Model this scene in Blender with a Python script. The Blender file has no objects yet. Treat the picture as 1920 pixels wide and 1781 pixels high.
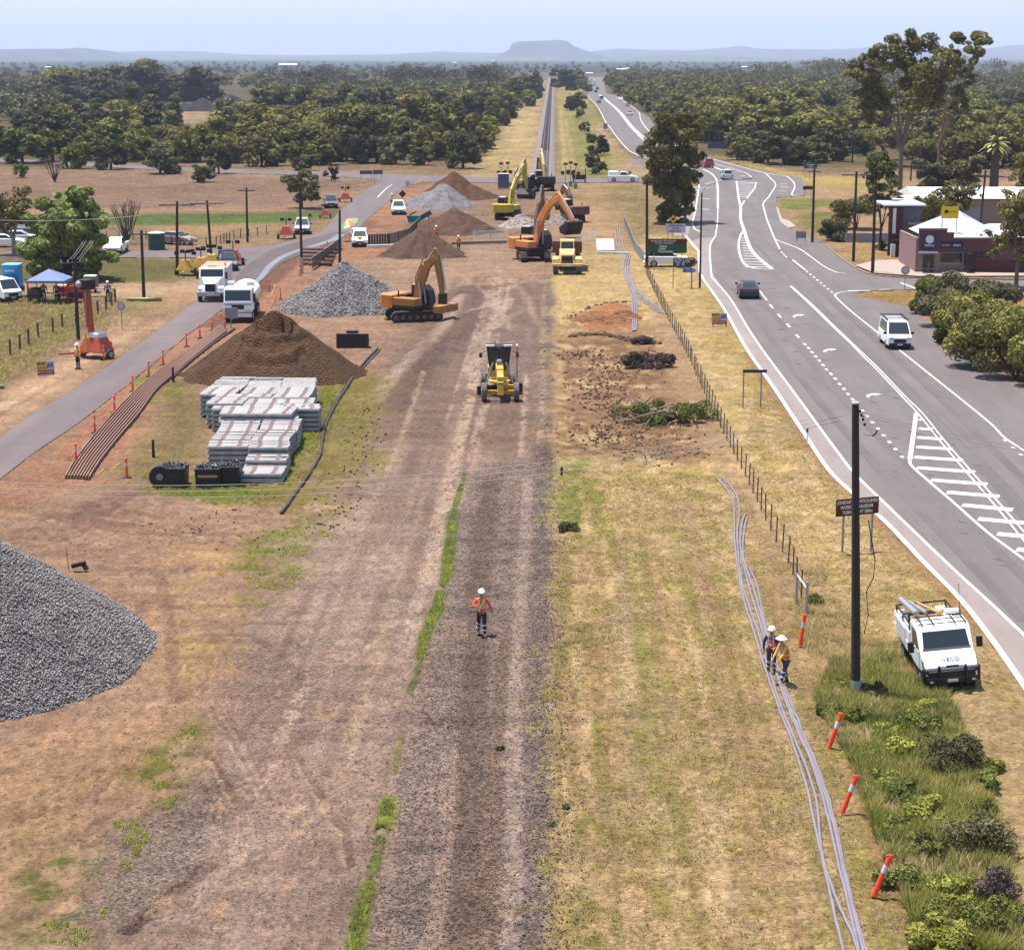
import bpy, bmesh, math, random
import numpy as np
from mathutils import Vector, Matrix
random.seed(7)
rng = np.random.default_rng(11)
scene = bpy.context.scene
COL = scene.collection
PI = math.pi
# ------------------------------------------------------------------ camera model (metres, +Y along the railway)
H = 21.5; FPX = 3500.0
TH = math.atan(785.5 / FPX); PSI = math.atan(78 * math.cos(TH) / FPX)
RV = Vector((math.cos(PSI), math.sin(PSI), 0)); HV = Vector((-math.sin(PSI), math.cos(PSI), 0))
FV = HV * math.cos(TH) + Vector((0, 0, -math.sin(TH))); UV = HV * math.sin(TH) + Vector((0, 0, math.cos(TH)))
CAMP = Vector((0, 0, H))
def W(px, py, z=0.0):
    """point of the plane at height z that the photograph shows at (px, py)"""
    d = FV * FPX + RV * (px - 960) + UV * (890.5 - py)
    return CAMP + d * ((z - H) / d.z)
def G(px, py):
    p = W(px, py, 0); return (p.x, p.y)
def ppm(p):
    return FPX / (Vector((p[0], p[1], 0)) - CAMP).dot(FV)
def HT(px, py, ytop):
    """height above ground of something standing at (px,py) that reaches up to row ytop"""
    d = W(px, py) - CAMP; a = d.dot(UV); b = d.dot(FV); k = 890.5 - ytop
    return (k * b - FPX * a) / (FPX * UV.z - k * FV.z)
# ------------------------------------------------------------------ tagging
def tag(o, label=None, cat=None, group=None, kind=None):
    if label: o['label'] = label
    if cat: o['category'] = cat
    if group: o['group'] = group
    if kind: o['kind'] = kind
    return o
def thing(name, label, cat, loc=(0, 0, 0), rz=0.0, group=None):
    o = bpy.data.objects.new(name, None); COL.objects.link(o)
    o.empty_display_size = .3
    o.location = loc if len(loc) == 3 else (loc[0], loc[1], 0); o.rotation_euler = (0, 0, rz)
    return tag(o, label, cat, group)
def kids(o): return [c for c in list(COL.objects) if c.parent == o]
def copy_tree(root, loc, rz=0.0, s=1.0, label=None, group=None, sub=None):
    r = root.copy(); COL.objects.link(r); r.location = loc if len(loc) == 3 else (loc[0], loc[1], 0)
    r.rotation_euler = (0, 0, rz); r.scale = s if isinstance(s, tuple) else (s, s, s)
    if label: r['label'] = label
    if group: r['group'] = group
    if sub is None: sub = [(c, kids(c)) for c in kids(root)]
    for ch, gs in sub:
        c = ch.copy(); COL.objects.link(c); c.parent = r
        for g in gs:
            d = g.copy(); COL.objects.link(d); d.parent = c
    return r
# ------------------------------------------------------------------ mesh building
class MB:
    def __init__(s): s.v = []; s.f = []; s.mi = []; s.cur = 0
    def m(s, i): s.cur = i; return s
    def add(s, vs, fs):
        n = len(s.v); s.v += [tuple(v) for v in vs]
        s.f += [tuple(n + i for i in f) for f in fs]; s.mi += [s.cur] * len(fs); return s
    def hexa(s, p):   # 4 bottom pts, 4 top pts
        return s.add(p, [(3, 2, 1, 0), (4, 5, 6, 7), (0, 1, 5, 4), (1, 2, 6, 5), (2, 3, 7, 6), (3, 0, 4, 7)])
    def box(s, x0, x1, y0, y1, z0, z1, tx=0, ty=0):
        return s.hexa([(x0, y0, z0), (x1, y0, z0), (x1, y1, z0), (x0, y1, z0),
                       (x0 + tx, y0 + ty, z1), (x1 - tx, y0 + ty, z1), (x1 - tx, y1 - ty, z1), (x0 + tx, y1 - ty, z1)])
    def beam(s, a, b, w, h, up=(0, 0, 1), w2=None, h2=None):
        a = Vector(a); b = Vector(b); d = (b - a).normalized(); u = Vector(up)
        r = d.cross(u)
        if r.length < 1e-4: r = d.cross(Vector((0, 1, 0)))
        r.normalize(); u = r.cross(d); w2 = w if w2 is None else w2; h2 = h if h2 is None else h2
        def q(c, w, h): return [c - r * w / 2 - u * h / 2, c + r * w / 2 - u * h / 2, c + r * w / 2 + u * h / 2, c - r * w / 2 + u * h / 2]
        return s.add(q(a, w, h) + q(b, w2, h2), [(0, 3, 2, 1), (4, 5, 6, 7), (0, 1, 5, 4), (1, 2, 6, 5), (2, 3, 7, 6), (3, 0, 4, 7)])
    def tube(s, pts, r, n=8):
        pts = [Vector(p) for p in pts]; k = len(pts)
        rs = r if isinstance(r, (list, tuple)) else [r] * k
        vs = []; fs = []; ref = Vector((0, 0, 1))
        for i, p in enumerate(pts):
            d = (pts[min(i + 1, k - 1)] - pts[max(i - 1, 0)]).normalized()
            a = d.cross(ref)
            if a.length < .05: a = d.cross(Vector((1, 0, 0)))
            a.normalize(); b = d.cross(a)
            for j in range(n):
                t = 2 * PI * j / n; vs.append(p + (a * math.cos(t) + b * math.sin(t)) * rs[i])
        for i in range(k - 1):
            for j in range(n):
                j2 = (j + 1) % n; fs.append((i * n + j, i * n + j2, (i + 1) * n + j2, (i + 1) * n + j))
        fs.append(tuple(range(n - 1, -1, -1))); fs.append(tuple((k - 1) * n + j for j in range(n)))
        return s.add(vs, fs)
    def prism(s, poly, x0, x1, axis='x'):
        """side profile polygon (a,b) extruded along an axis: x -> (x,a,b)  y -> (a,y,b)  z -> (a,b,z)"""
        def P(t, a, b): return {'x': (t, a, b), 'y': (a, t, b), 'z': (a, b, t)}[axis]
        n = len(poly)
        vs = [P(x0, *p) for p in poly] + [P(x1, *p) for p in poly]
        return s.add(vs, [tuple(range(n))[::-1], tuple(range(n, 2 * n))] + [(i, (i + 1) % n, n + (i + 1) % n, n + i) for i in range(n)])
    def ball(s, c, r, n=8, m=5):
        r = r if isinstance(r, (list, tuple)) else (r, r, r)
        vs = [(c[0], c[1], c[2] - r[2])]
        for i in range(1, m):
            t = -PI / 2 + PI * i / m
            for j in range(n):
                a = 2 * PI * j / n; vs.append((c[0] + r[0] * math.cos(t) * math.cos(a), c[1] + r[1] * math.cos(t) * math.sin(a), c[2] + r[2] * math.sin(t)))
        vs.append((c[0], c[1], c[2] + r[2])); fs = []
        for j in range(n):
            fs.append((0, 1 + (j + 1) % n, 1 + j)); e = len(vs) - 1; b = 1 + (m - 2) * n; fs.append((e, b + j, b + (j + 1) % n))
        for i in range(m - 2):
            for j in range(n):
                j2 = (j + 1) % n; a = 1 + i * n; fs.append((a + j, a + j2, a + n + j2, a + n + j))
        return s.add(vs, fs)
    def build(s, name, mats, parent=None, bevel=0, smooth=False, label=None):
        me = bpy.data.meshes.new(name); me.from_pydata(s.v, [], s.f)
        mats = mats if isinstance(mats, (list, tuple)) else [mats]
        for m_ in mats: me.materials.append(m_)
        if len(mats) > 1: me.polygons.foreach_set('material_index', s.mi)
        bm = bmesh.new(); bm.from_mesh(me); bmesh.ops.recalc_face_normals(bm, faces=bm.faces[:]); bm.to_mesh(me); bm.free()
        o = bpy.data.objects.new(name, me); COL.objects.link(o)
        if parent is not None: o.parent = parent
        if smooth: me.polygons.foreach_set('use_smooth', [True] * len(me.polygons))
        if bevel:
            b = o.modifiers.new('bevel', 'BEVEL'); b.width = bevel; b.segments = 2; b.limit_method = 'ANGLE'
        if label: o['label'] = label
        return o
def np_mesh(name, V, F, mat, parent=None, attrs=None, smooth=False):
    """V (n,3) float, F (m,k) int"""
    me = bpy.data.meshes.new(name); n, k = F.shape
    me.vertices.add(len(V)); me.vertices.foreach_set('co', V.astype(np.float32).ravel())
    me.loops.add(n * k); me.loops.foreach_set('vertex_index', F.astype(np.int32).ravel())
    me.polygons.add(n); me.polygons.foreach_set('loop_start', np.arange(0, n * k, k, dtype=np.int32))
    if smooth: me.polygons.foreach_set('use_smooth', np.ones(n, dtype=bool))
    for an, (ty, arr) in (attrs or {}).items():
        a = me.attributes.new(an, ty, 'POINT')
        a.data.foreach_set('color' if ty == 'FLOAT_COLOR' else 'value' if ty == 'FLOAT' else 'vector', arr.astype(np.float32).ravel())
    me.update(calc_edges=True); me.validate()
    me.materials.append(mat)
    o = bpy.data.objects.new(name, me); COL.objects.link(o)
    if parent is not None: o.parent = parent
    return o
# ------------------------------------------------------------------ numpy value noise
def _h(i, j, seed):
    n = (i.astype(np.int64) * 374761393 + j.astype(np.int64) * 668265263 + seed * 1442695041) & 0xffffffff
    n = ((n ^ (n >> 13)) * 1274126177) & 0xffffffff
    return ((n ^ (n >> 16)) & 0xffff) / 65535.0
def vn(x, y, seed=0):
    i = np.floor(x); j = np.floor(y); fx = x - i; fy = y - j
    fx = fx * fx * (3 - 2 * fx); fy = fy * fy * (3 - 2 * fy)
    a = _h(i, j, seed); b = _h(i + 1, j, seed); c = _h(i, j + 1, seed); d = _h(i + 1, j + 1, seed)
    return (a + (b - a) * fx) * (1 - fy) + (c + (d - c) * fx) * fy
def fbm(x, y, seed=0, o=4):
    s = 0; a = .5; t = 0
    for k in range(o):
        s = s + a * vn(x * 2 ** k, y * 2 ** k, seed + k * 17); t += a; a *= .5
    return s / t
def sst(a, b, x):
    t = np.clip((x - a) / (b - a), 0, 1); return t * t * (3 - 2 * t)
# ------------------------------------------------------------------ colours
EXPO = 2.85
def lin(v):
    v = v / 255.0; return v / 12.92 if v <= .04045 else ((v + .055) / 1.055) ** 2.4
def S(r, g, b, k=1.0):
    """albedo of something that looks (r,g,b) in full sun in the photograph"""
    return tuple(min(.9, lin(c) / EXPO * k) for c in (r, g, b))
def mat(name, col, rough=.6, metal=0.0, noise=0.0, nscale=3.0, bump=0.0, spec=.4, coord='Object', emit=None):
    m = bpy.data.materials.new(name); m.use_nodes = True; nt = m.node_tree; b = nt.nodes['Principled BSDF']
    b.inputs['Roughness'].default_value = rough; b.inputs['Metallic'].default_value = metal
    b.inputs['Specular IOR Level'].default_value = spec
    c = tuple(col) + (1,) if len(col) == 3 else col
    b.inputs['Base Color'].default_value = c
    if noise or bump:
        tc = nt.nodes.new('ShaderNodeTexCoord'); no = nt.nodes.new('ShaderNodeTexNoise')
        no.inputs['Scale'].default_value = nscale; no.inputs['Detail'].default_value = 6; no.inputs['Roughness'].default_value = .65
        nt.links.new(tc.outputs[coord], no.inputs['Vector'])
        if noise:
            mr = nt.nodes.new('ShaderNodeMapRange'); mr.inputs['From Min'].default_value = .25; mr.inputs['From Max'].default_value = .75
            mr.inputs['To Min'].default_value = 1 - noise; mr.inputs['To Max'].default_value = 1 + noise
            nt.links.new(no.outputs['Fac'], mr.inputs['Value'])
            mx = nt.nodes.new('ShaderNodeVectorMath'); mx.operation = 'SCALE'; mx.inputs[0].default_value = c[:3]
            nt.links.new(mr.outputs['Result'], mx.inputs['Scale']); nt.links.new(mx.outputs[0], b.inputs['Base Color'])
        if bump:
            bp = nt.nodes.new('ShaderNodeBump'); bp.inputs['Strength'].default_value = 1; bp.inputs['Distance'].default_value = bump
            nt.links.new(no.outputs['Fac'], bp.inputs['Height']); nt.links.new(bp.outputs['Normal'], b.inputs['Normal'])
    if emit:
        b.inputs['Emission Color'].default_value = tuple(emit) + (1,); b.inputs['Emission Strength'].default_value = 1.0
    return m
M = {}
M['white'] = mat('white_paint', (.78, .78, .78), .35, noise=.05, nscale=2)
M['offwhite'] = mat('dusty_white', (.62, .6, .57), .5, noise=.12, nscale=2)
M['black'] = mat('black_plastic', (.012, .012, .013), .5)
M['rubber'] = mat('tyre_rubber', (.022, .021, .02), .8, noise=.3, nscale=8)
M['dusty_rubber'] = mat('dusty_rubber', (.1, .085, .075), .9, noise=.4, nscale=6)
M['glass'] = mat('dark_glass', (.015, .022, .024), .08, spec=.8)
M['steel'] = mat('galvanised', (.34, .34, .35), .4, .5, noise=.15, nscale=6)
M['grey'] = mat('grey_paint', (.2, .21, .23), .5, noise=.08)
M['chrome'] = mat('chrome', (.5, .5, .5), .2, .9)
M['rim'] = mat('alloy', (.35, .35, .36), .35, .7)
M['lamp'] = mat('lamp_glass', (.5, .5, .5), .1, spec=.9)
M['redlamp'] = mat('red_lamp', (.4, .02, .02), .2)
M['amber'] = mat('amber_lamp', (.7, .2, .01), .3)
M['plate'] = mat('number_plate', (.6, .5, .5), .5)
M['orange'] = mat('hi_vis_orange', (.85, .1, .018), .7)
M['bollard'] = mat('bollard_orange', (.85, .06, .02), .5)
M['hvyellow'] = mat('hi_vis_yellow', (.62, .75, .05), .7)
M['yellowcloth'] = mat('yellow_cloth', (.75, .4, .03), .8)
M['tape'] = mat('reflective_tape', (.45, .5, .58), .4)
M['navy'] = mat('navy_cloth', (.012, .018, .04), .85, noise=.3, nscale=10)
M['greycloth'] = mat('charcoal_cloth', (.05, .055, .07), .85, noise=.2, nscale=10)
M['skin'] = mat('skin', (.38, .19, .12), .6)
M['boot'] = mat('boot_leather', (.03, .02, .015), .7)
M['helmet'] = mat('hard_hat', (.85, .85, .83), .3)
M['wood'] = mat('weathered_wood', (.085, .07, .06), .85, noise=.4, nscale=2.5, bump=.01)
M['darkwood'] = mat('tarred_wood', (.03, .024, .024), .8, noise=.3, nscale=3, bump=.01)
M['plank'] = mat('pale_timber', (.36, .22, .12), .7, noise=.2)
M['rust'] = mat('rusty_steel', (.13, .07, .05), .8, .2, noise=.35, nscale=2)
M['darksteel'] = mat('dark_worn_steel', (.028, .018, .016), .6, .3, noise=.3, nscale=3)
M['concrete'] = mat('concrete', (.42, .385, .36), .9, noise=.14, nscale=5, bump=.01)
M['catyellow'] = mat('machine_yellow', (.46, .27, .03), .55, noise=.35, nscale=2)
M['limeyellow'] = mat('machine_bright_yellow', (.42, .31, .02), .55, noise=.3, nscale=2)
M['morange'] = mat('machine_orange', (.5, .17, .035), .6, noise=.3, nscale=2)
M['ochre'] = mat('machine_ochre', (.28, .125, .025), .6, noise=.35, nscale=2)
M['dustyyellow'] = mat('dusty_yellow', (.6, .4, .13), .55, noise=.12, nscale=2)
M['rig'] = mat('rig_red_orange', (.34, .055, .025), .5, noise=.15, nscale=3)
M['pipe'] = mat('grey_pvc', (.17, .145, .165), .5, noise=.18, nscale=1.2)
M['blue'] = mat('portaloo_blue', (.01, .2, .42), .45)
M['marquee'] = mat('blue_canvas', (.13, .17, .32), .8, noise=.08)
M['red'] = mat('red_paint', (.5, .03, .025), .45)
# ================================================================== roads (outlines traced in the photograph, laid on the ground plane)
HW_L = [(1104, 145), (1104, 157), (1104, 175), (1100, 179), (1119, 200), (1134, 227), (1142, 238), (1154, 256), (1175, 280), (1188, 289), (1206, 296), (1255, 306), (1290, 318), (1308, 334), (1311, 347), (1298, 423), (1287, 444), (1310, 472), (1311, 510), (1316, 522), (1332, 543), (1360, 584), (1400, 655), (1447, 722), (1512, 820), (1554, 882), (1599, 926), (1664, 983), (1737, 1060), (1792, 1115), (1843, 1177), (1920, 1286), (2040, 1465)]
HW_R = [(1131, 145), (1133, 157), (1137, 175), (1153, 179), (1172, 190), (1196, 207), (1219, 222), (1230, 242), (1262, 268), (1327, 294), (1377, 308), (1434, 323), (1475, 329), (1502, 334), (1512, 346), (1509, 367), (1456, 371), (1454, 386), (1464, 418), (1482, 430), (1535, 452), (1552, 462), (1580, 487), (1615, 508), (1640, 516), (1720, 522), (2060, 527), (2060, 546), (1865, 543), (1717, 543), (1640, 545), (1601, 549), (1628, 562), (1703, 575), (1725, 592), (1758, 618), (1777, 640), (1817, 657), (1867, 695), (1920, 724), (2060, 800)]
LR = [(-160, 905), (0, 819), (62, 775), (133, 733), (208, 683), (267, 640), (308, 610), (360, 570), (400, 535), (438, 507), (464, 487), (430, 484), (300, 483), (130, 483), (-120, 484), (-120, 475), (130, 474), (300, 470), (430, 467), (508, 461), (560, 448), (600, 436), (618, 420), (633, 400), (658, 378), (673, 366), (693, 352), (714, 342), (706, 337), (640, 332), (480, 326), (362, 322), (225, 315), (120, 310), (-60, 302),
      (-60, 295), (120, 303), (225, 308), (362, 315), (480, 319), (640, 322), (760, 328), (850, 331), (940, 333), (1060, 334), (1200, 335), (1285, 335), (1285, 345), (1200, 343), (1060, 343), (900, 343), (800, 341), (767, 347), (742, 362), (723, 383), (693, 407), (672, 430), (630, 449), (600, 463), (567, 476), (530, 492), (484, 530), (435, 566), (385, 604), (354, 625), (312, 662), (235, 725), (146, 794), (62, 850), (0, 898), (-140, 990)]
WORLD_ROADS = [[G(*p) for p in HW_L + HW_R[::-1]], [G(*p) for p in LR]]
def poly_inside(X, Y, P):
    ins = np.zeros(X.shape, bool); n = len(P)
    for i in range(n):
        x0, y0 = P[i]; x1, y1 = P[(i + 1) % n]
        if y0 == y1: continue
        c = ((y0 > Y) != (y1 > Y)) & (X < (x1 - x0) * (Y - y0) / (y1 - y0) + x0); ins ^= c
    return ins
def seg_dist(X, Y, P, closed):
    d = np.full(X.shape, 1e9); n = len(P)
    for i in range(n if closed else n - 1):
        x0, y0 = P[i]; x1, y1 = P[(i + 1) % n]; dx = x1 - x0; dy = y1 - y0; L = dx * dx + dy * dy + 1e-9
        t = np.clip(((X - x0) * dx + (Y - y0) * dy) / L, 0, 1)
        d = np.minimum(d, np.hypot(X - x0 - t * dx, Y - y0 - t * dy))
    return d
# ------------------------------------------------------------------ ground sheet
ys_px = np.concatenate([np.arange(1840, 560, -2.3), np.arange(560, 240, -1.6), np.arange(240, 118, -2.0)])
Yr = []
for y in ys_px:
    Yr.append(W(1038, y).y)
Yr = np.array(sorted(set(Yr)))
Yr = np.concatenate([[-400, -150, -30, 20], Yr[Yr > 42], [6000, 9000, 16000, 30000]])
Yr = np.unique(Yr)
sc_ = np.concatenate([[-6, -3, -1.5, -.8, -.5], np.linspace(-.36, .31, 980), [.42, .6, 1, 2, 4, 7]])
gY = np.maximum(np.maximum(Yr, 45.0), np.where(Yr < 30, 90.0, 0))
Xg = sc_[None, :] * gY[:, None]; Yg = np.repeat(Yr[:, None], len(sc_), 1)
ny, nx = Xg.shape
X = Xg.ravel(); Y = Yg.ravel(); NV = len(X)
Rr = S(168, 136, 108)
col = np.empty((NV, 3)); col[:] = Rr
det = np.zeros((NV, 3))   # x gravel speckle, y grass streak, z earth clods
det[:, 2] = .5
Z = np.zeros(NV)
nA = fbm(X * .5, Y * .35, 3, 5); nB = fbm(X * 1.7, Y * 1.1, 9, 4); nC = fbm(X * .08, Y * .05, 21, 4); nF = fbm(X * 5, Y * 3, 31, 3)
def area(pts, rgb, soft=1.5, st=1.0, nz=1.2, d=None, world=False, wob=None, fine=False):
    P = pts if world else [G(*p) for p in pts]
    xs = [p[0] for p in P]; ysv = [p[1] for p in P]; mg = soft * 2 + nz + 1
    sel = np.where((X > min(xs) - mg) & (X < max(xs) + mg) & (Y > min(ysv) - mg) & (Y < max(ysv) + mg))[0]
    if not len(sel): return
    x = X[sel]; y = Y[sel]; ins = poly_inside(x, y, P); dd = seg_dist(x, y, P, True)
    sd = np.where(ins, dd, -dd) + (nB[sel] - .5) * 2 * nz + (nA[sel] - .5) * 2 * nz
    w = sst(-soft, soft, sd) * st
    if wob is not None: w = w * sst(wob[0], wob[1], nB[sel] * .55 + nF[sel] * .2 + nA[sel] * .25 if fine else nA[sel] * .6 + nB[sel] * .4)
    if rgb is not None: col[sel] = col[sel] * (1 - w[:, None]) + np.array(S(*rgb)) * w[:, None]
    if d is not None: det[sel] = det[sel] * (1 - w[:, None]) + np.array(d) * w[:, None]
def stroke(pts, width, rgb, st=1.0, soft=.5, nz=.3, d=None, h=0, world=False, wob=None):
    P = pts if world else [G(*p) for p in pts]
    xs = [p[0] for p in P]; ysv = [p[1] for p in P]; mg = width + nz * 2 + 1
    sel = np.where((X > min(xs) - mg) & (X < max(xs) + mg) & (Y > min(ysv) - mg) & (Y < max(ysv) + mg))[0]
    if not len(sel): return
    dd = seg_dist(X[sel], Y[sel], P, False) + (nB[sel] - .5) * 2 * nz
    w = (1 - sst(width / 2 * (1 - soft), width / 2 * (1 + soft), dd)) * st
    if h: Z[sel] += h * w
    if wob is not None: w = w * sst(wob[0], wob[1], nA[sel] * .5 + nF[sel] * .5)
    if rgb is not None: col[sel] = col[sel] * (1 - w[:, None]) + np.array(S(*rgb)) * w[:, None]
    if d is not None: det[sel] = det[sel] * (1 - w[:, None]) + np.array(d) * w[:, None]
GRV = (1, 0, .2); GRS = (0, 1, .2); DRT = (.25, 0, .8); SOFTD = (0, .1, .5)
# far country
area([(-3000, 318), (1012, 318), (1022, 140), (1022, 112), (-3000, 112)], (112, 100, 66), 20, nz=12, d=GRS)
area([(1042, 318), (6000, 330), (6000, 112), (1042, 112)], (120, 104, 70), 20, nz=12, d=GRS)
area([(265, 218), (330, 196), (420, 196), (455, 214), (400, 226), (330, 240), (275, 235)], (178, 148, 110), 12, nz=6)
area([(-900, 300), (150, 306), (640, 320), (860, 322), (860, 300), (640, 305), (0, 298), (-900, 290)], (150, 122, 92), 4, nz=3)
area([(-9000, 137), (9000, 137), (9000, 107.5), (-9000, 107.5)], (72, 80, 62), 60, .85, nz=40)
# rail reserve
area([(845, 335), (1012, 335), (1022, 152), (1010, 152), (958, 215), (905, 290)], (196, 168, 118), 3, nz=2, d=GRS)
area([(1042, 332), (1205, 332), (1190, 296), (1150, 262), (1135, 235), (1112, 200), (1098, 178), (1100, 152), (1042, 152)], (176, 158, 98), 3, nz=2, d=GRS)
area([(1090, 330), (1150, 330), (1140, 250), (1110, 215), (1085, 200), (1080, 300)], (132, 134, 66), 6, nz=5, d=GRS, wob=(.35, .6))
area([(1112, 240), (1132, 232), (1165, 285), (1150, 290)], (200, 164, 130), 2, nz=2)
stroke([(938, 330), (990, 200)], 1.2, (210, 182, 130), .6, nz=.4)
stroke([(950, 330), (996, 200)], 1.2, (205, 178, 120), .6, nz=.4)
stroke([(1062, 330), (1050, 200)], 1.2, (208, 180, 128), .6, nz=.4)
stroke([(1078, 330), (1056, 200)], 1.0, (204, 176, 120), .5, nz=.4)
area([(1200, 299), (1250, 304), (1292, 312), (1280, 336), (1160, 330), (1150, 300)], (186, 156, 120), 3, nz=2)
area([(1182, 292), (1215, 300), (1225, 318), (1190, 312)], (158, 142, 138), 2, nz=1)
# left paddock
area([(-900, 308), (0, 311), (420, 328), (600, 334), (702, 340), (655, 368), (616, 410), (560, 446), (440, 455), (0, 470), (-900, 480)], (158, 126, 104), 3, nz=2, d=SOFTD)
area([(-900, 350), (0, 352), (400, 345), (620, 345), (600, 380), (400, 390), (0, 388), (-900, 392)], (142, 112, 94), 10, .7, nz=4, wob=(.4, .62))
area([(-900, 392), (100, 392), (500, 388), (620, 378), (620, 386), (500, 398), (100, 404), (-900, 404)], (182, 144, 112), 3, .8)
area([(-900, 404), (215, 402), (420, 401), (560, 398), (640, 394), (640, 404), (560, 418), (420, 421), (215, 424), (-900, 428)], (104, 122, 56), 3, nz=2, d=GRS)
area([(-900, 428), (215, 424), (560, 420), (620, 410), (600, 430), (560, 446), (380, 452), (-900, 462)], (160, 138, 88), 4, .8, nz=3, d=GRS, wob=(.3, .6))
area([(300, 424), (470, 422), (540, 428), (400, 440), (300, 436)], (190, 150, 114), 3, .7)
area([(-700, 484), (300, 486), (460, 490), (432, 508), (380, 522), (300, 534), (150, 538), (-700, 540)], (126, 118, 66), 5, nz=4, d=GRS)
area([(-600, 530), (320, 530), (420, 520), (380, 560), (230, 560), (-600, 552)], (196, 162, 130), 2, nz=1)
area([(-600, 555), (130, 552), (232, 565), (232, 610), (150, 640), (0, 735), (-600, 1150)], (142, 118, 80), 3, nz=2, d=GRS)
area([(-600, 555), (130, 552), (232, 565), (232, 610), (150, 640), (0, 735), (-600, 1150)], (118, 112, 58), 3, .7, nz=2, d=GRS, wob=(.45, .6))
area([(150, 640), (260, 590), (300, 600), (200, 668), (60, 755), (0, 800), (-160, 890), (-160, 820), (0, 745)], (202, 164, 134), 1.2, nz=.8)
area([(240, 560), (400, 540), (300, 600), (200, 665), (150, 645)], (190, 152, 120), 2, nz=1)
area([(200, 560), (290, 556), (300, 585), (230, 605)], (150, 136, 80), 2, .6, nz=1, d=GRS)
stroke([(-100, 830), (60, 742), (200, 655), (300, 588)], .8, (176, 132, 104), .7, nz=.3)
stroke([(-60, 800), (120, 700), (250, 622)], .8, (214, 180, 150), .6, nz=.3)
# red dirt on the right side of the left road
area([(-300, 1180), (-100, 960), (0, 898), (62, 850), (146, 794), (235, 725), (312, 662), (385, 604), (484, 530), (567, 476), (630, 449), (693, 407), (742, 362), (800, 345), (860, 360), (820, 420), (700, 520), (560, 560), (450, 640), (330, 720), (240, 860), (140, 925), (80, 1010), (-300, 1400)], (182, 134, 106), 1.5, nz=1, d=DRT)
stroke([(560, 482), (520, 510), (470, 560), (400, 612)], 2.2, (128, 92, 76), .8, nz=.6)
stroke([(692, 415), (640, 450), (580, 480)], 3, (136, 100, 84), .6, nz=.6)
# corridor
area([(1040, 330), (1040, 900), (1037, 1800), (180, 1800), (300, 1560), (400, 1330), (440, 1180), (560, 1020), (640, 930), (680, 800), (700, 690), (720, 620), (760, 560), (800, 480), (840, 430), (900, 380), (920, 335)], (172, 143, 130), 1.2, nz=1, d=(.45, 0, .5))
area([(720, 480), (1038, 480), (1038, 800), (960, 860), (700, 820), (690, 720), (760, 600)], (140, 112, 96), 2, .85, nz=1.5, d=DRT)
area([(820, 350), (940, 345), (1040, 345), (1040, 440), (760, 470), (760, 440)], (160, 128, 104), 3, nz=2)
area([(600, 500), (860, 462), (1000, 455), (1035, 470), (1030, 520), (760, 560), (590, 620), (560, 560)], (180, 147, 124), 2, nz=1.5, d=DRT)
area([(540, 590), (760, 590), (740, 660), (700, 700), (560, 700), (600, 640)], (176, 140, 118), 2, nz=1, d=DRT)
area([(850, 560), (1040, 560), (1038, 770), (870, 780), (740, 760), (840, 640)], (150, 124, 114), 2, .75, nz=1.5)
stroke([(884, 540), (860, 620), (780, 700), (730, 765)], 2.6, (110, 88, 78), .75, nz=.7, h=.25)
stroke([(868, 560), (830, 620), (760, 690), (700, 760)], 1.4, (196, 166, 150), .7, nz=.4, h=.3)
stroke([(1036, 520), (1022, 640), (1030, 800), (1034, 900)], 1.4, (136, 116, 110), .6, nz=.4, d=GRV, h=.12)
stroke([(1020, 520), (1012, 600), (1016, 690)], .8, (118, 94, 84), .7, nz=.3)
for (a, b, c, d_) in ((870, 520, 960, 620), (910, 560, 1000, 520), (960, 560, 890, 640), (930, 500, 1010, 610), (870, 590, 960, 560), (905, 620, 985, 580), (880, 670, 960, 640)):
    stroke([(a, b), ((a + c) / 2 + 12, (b + d_) / 2 - 6), (c, d_)], .7, (196, 168, 148), .55, nz=.3)
# mixed dirt bottom-left
area([(-300, 1040), (0, 960), (140, 925), (300, 900), (520, 930), (600, 960), (520, 1060), (440, 1180), (400, 1300), (300, 1500), (150, 1800), (-300, 1800)], (182, 146, 122), 2, nz=1.5, d=DRT)
area([(60, 960), (250, 905), (330, 930), (250, 960), (150, 1000), (40, 1030)], (128, 98, 86), 2, .8, nz=1.2, wob=(.3, .6))
area([(0, 1000), (330, 960), (520, 1010), (420, 1070), (200, 1060)], (150, 114, 96), 2, .7, nz=1.5, wob=(.35, .6))
area([(300, 1080), (480, 1040), (470, 1150), (330, 1160)], (150, 114, 94), 2, .6, nz=1.5, wob=(.4, .6))
area([(300, 1010), (480, 1040), (450, 1130), (420, 1240), (360, 1300), (330, 1180)], (206, 164, 122), 1, .75, nz=.8, wob=(.3, .6))
area([(340, 1180), (450, 1180), (440, 1260), (340, 1270)], (206, 168, 106), 1, .7, nz=1, d=GRS, wob=(.35, .55))
area([(-50, 1420), (230, 1340), (380, 1330), (330, 1500), (180, 1640), (0, 1740), (-100, 1780)], (190, 150, 118), 1.5, .8, nz=1)
area([(0, 1520), (160, 1480), (200, 1600), (60, 1760), (0, 1781)], (164, 140, 100), 1, .8, nz=.8, d=GRS, wob=(.3, .6))
for k in range(26):   # tyre marks turning in from the side road
    y0 = 950 + k * 9
    j_ = random.uniform(-14, 14); j2_ = random.uniform(-60, 60)
    stroke([(-60, y0 + 20 + j_), (150 + j2_, y0 - 20 + k * 1.5 + j_), (320 + j2_, y0 + 6 - j_), (470 + j2_, y0 + 10 - k)], random.uniform(.15, .7), (128, 96, 82) if k % 2 else (200, 158, 130), .4, nz=.25, soft=.9, wob=(.42, .6))
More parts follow.
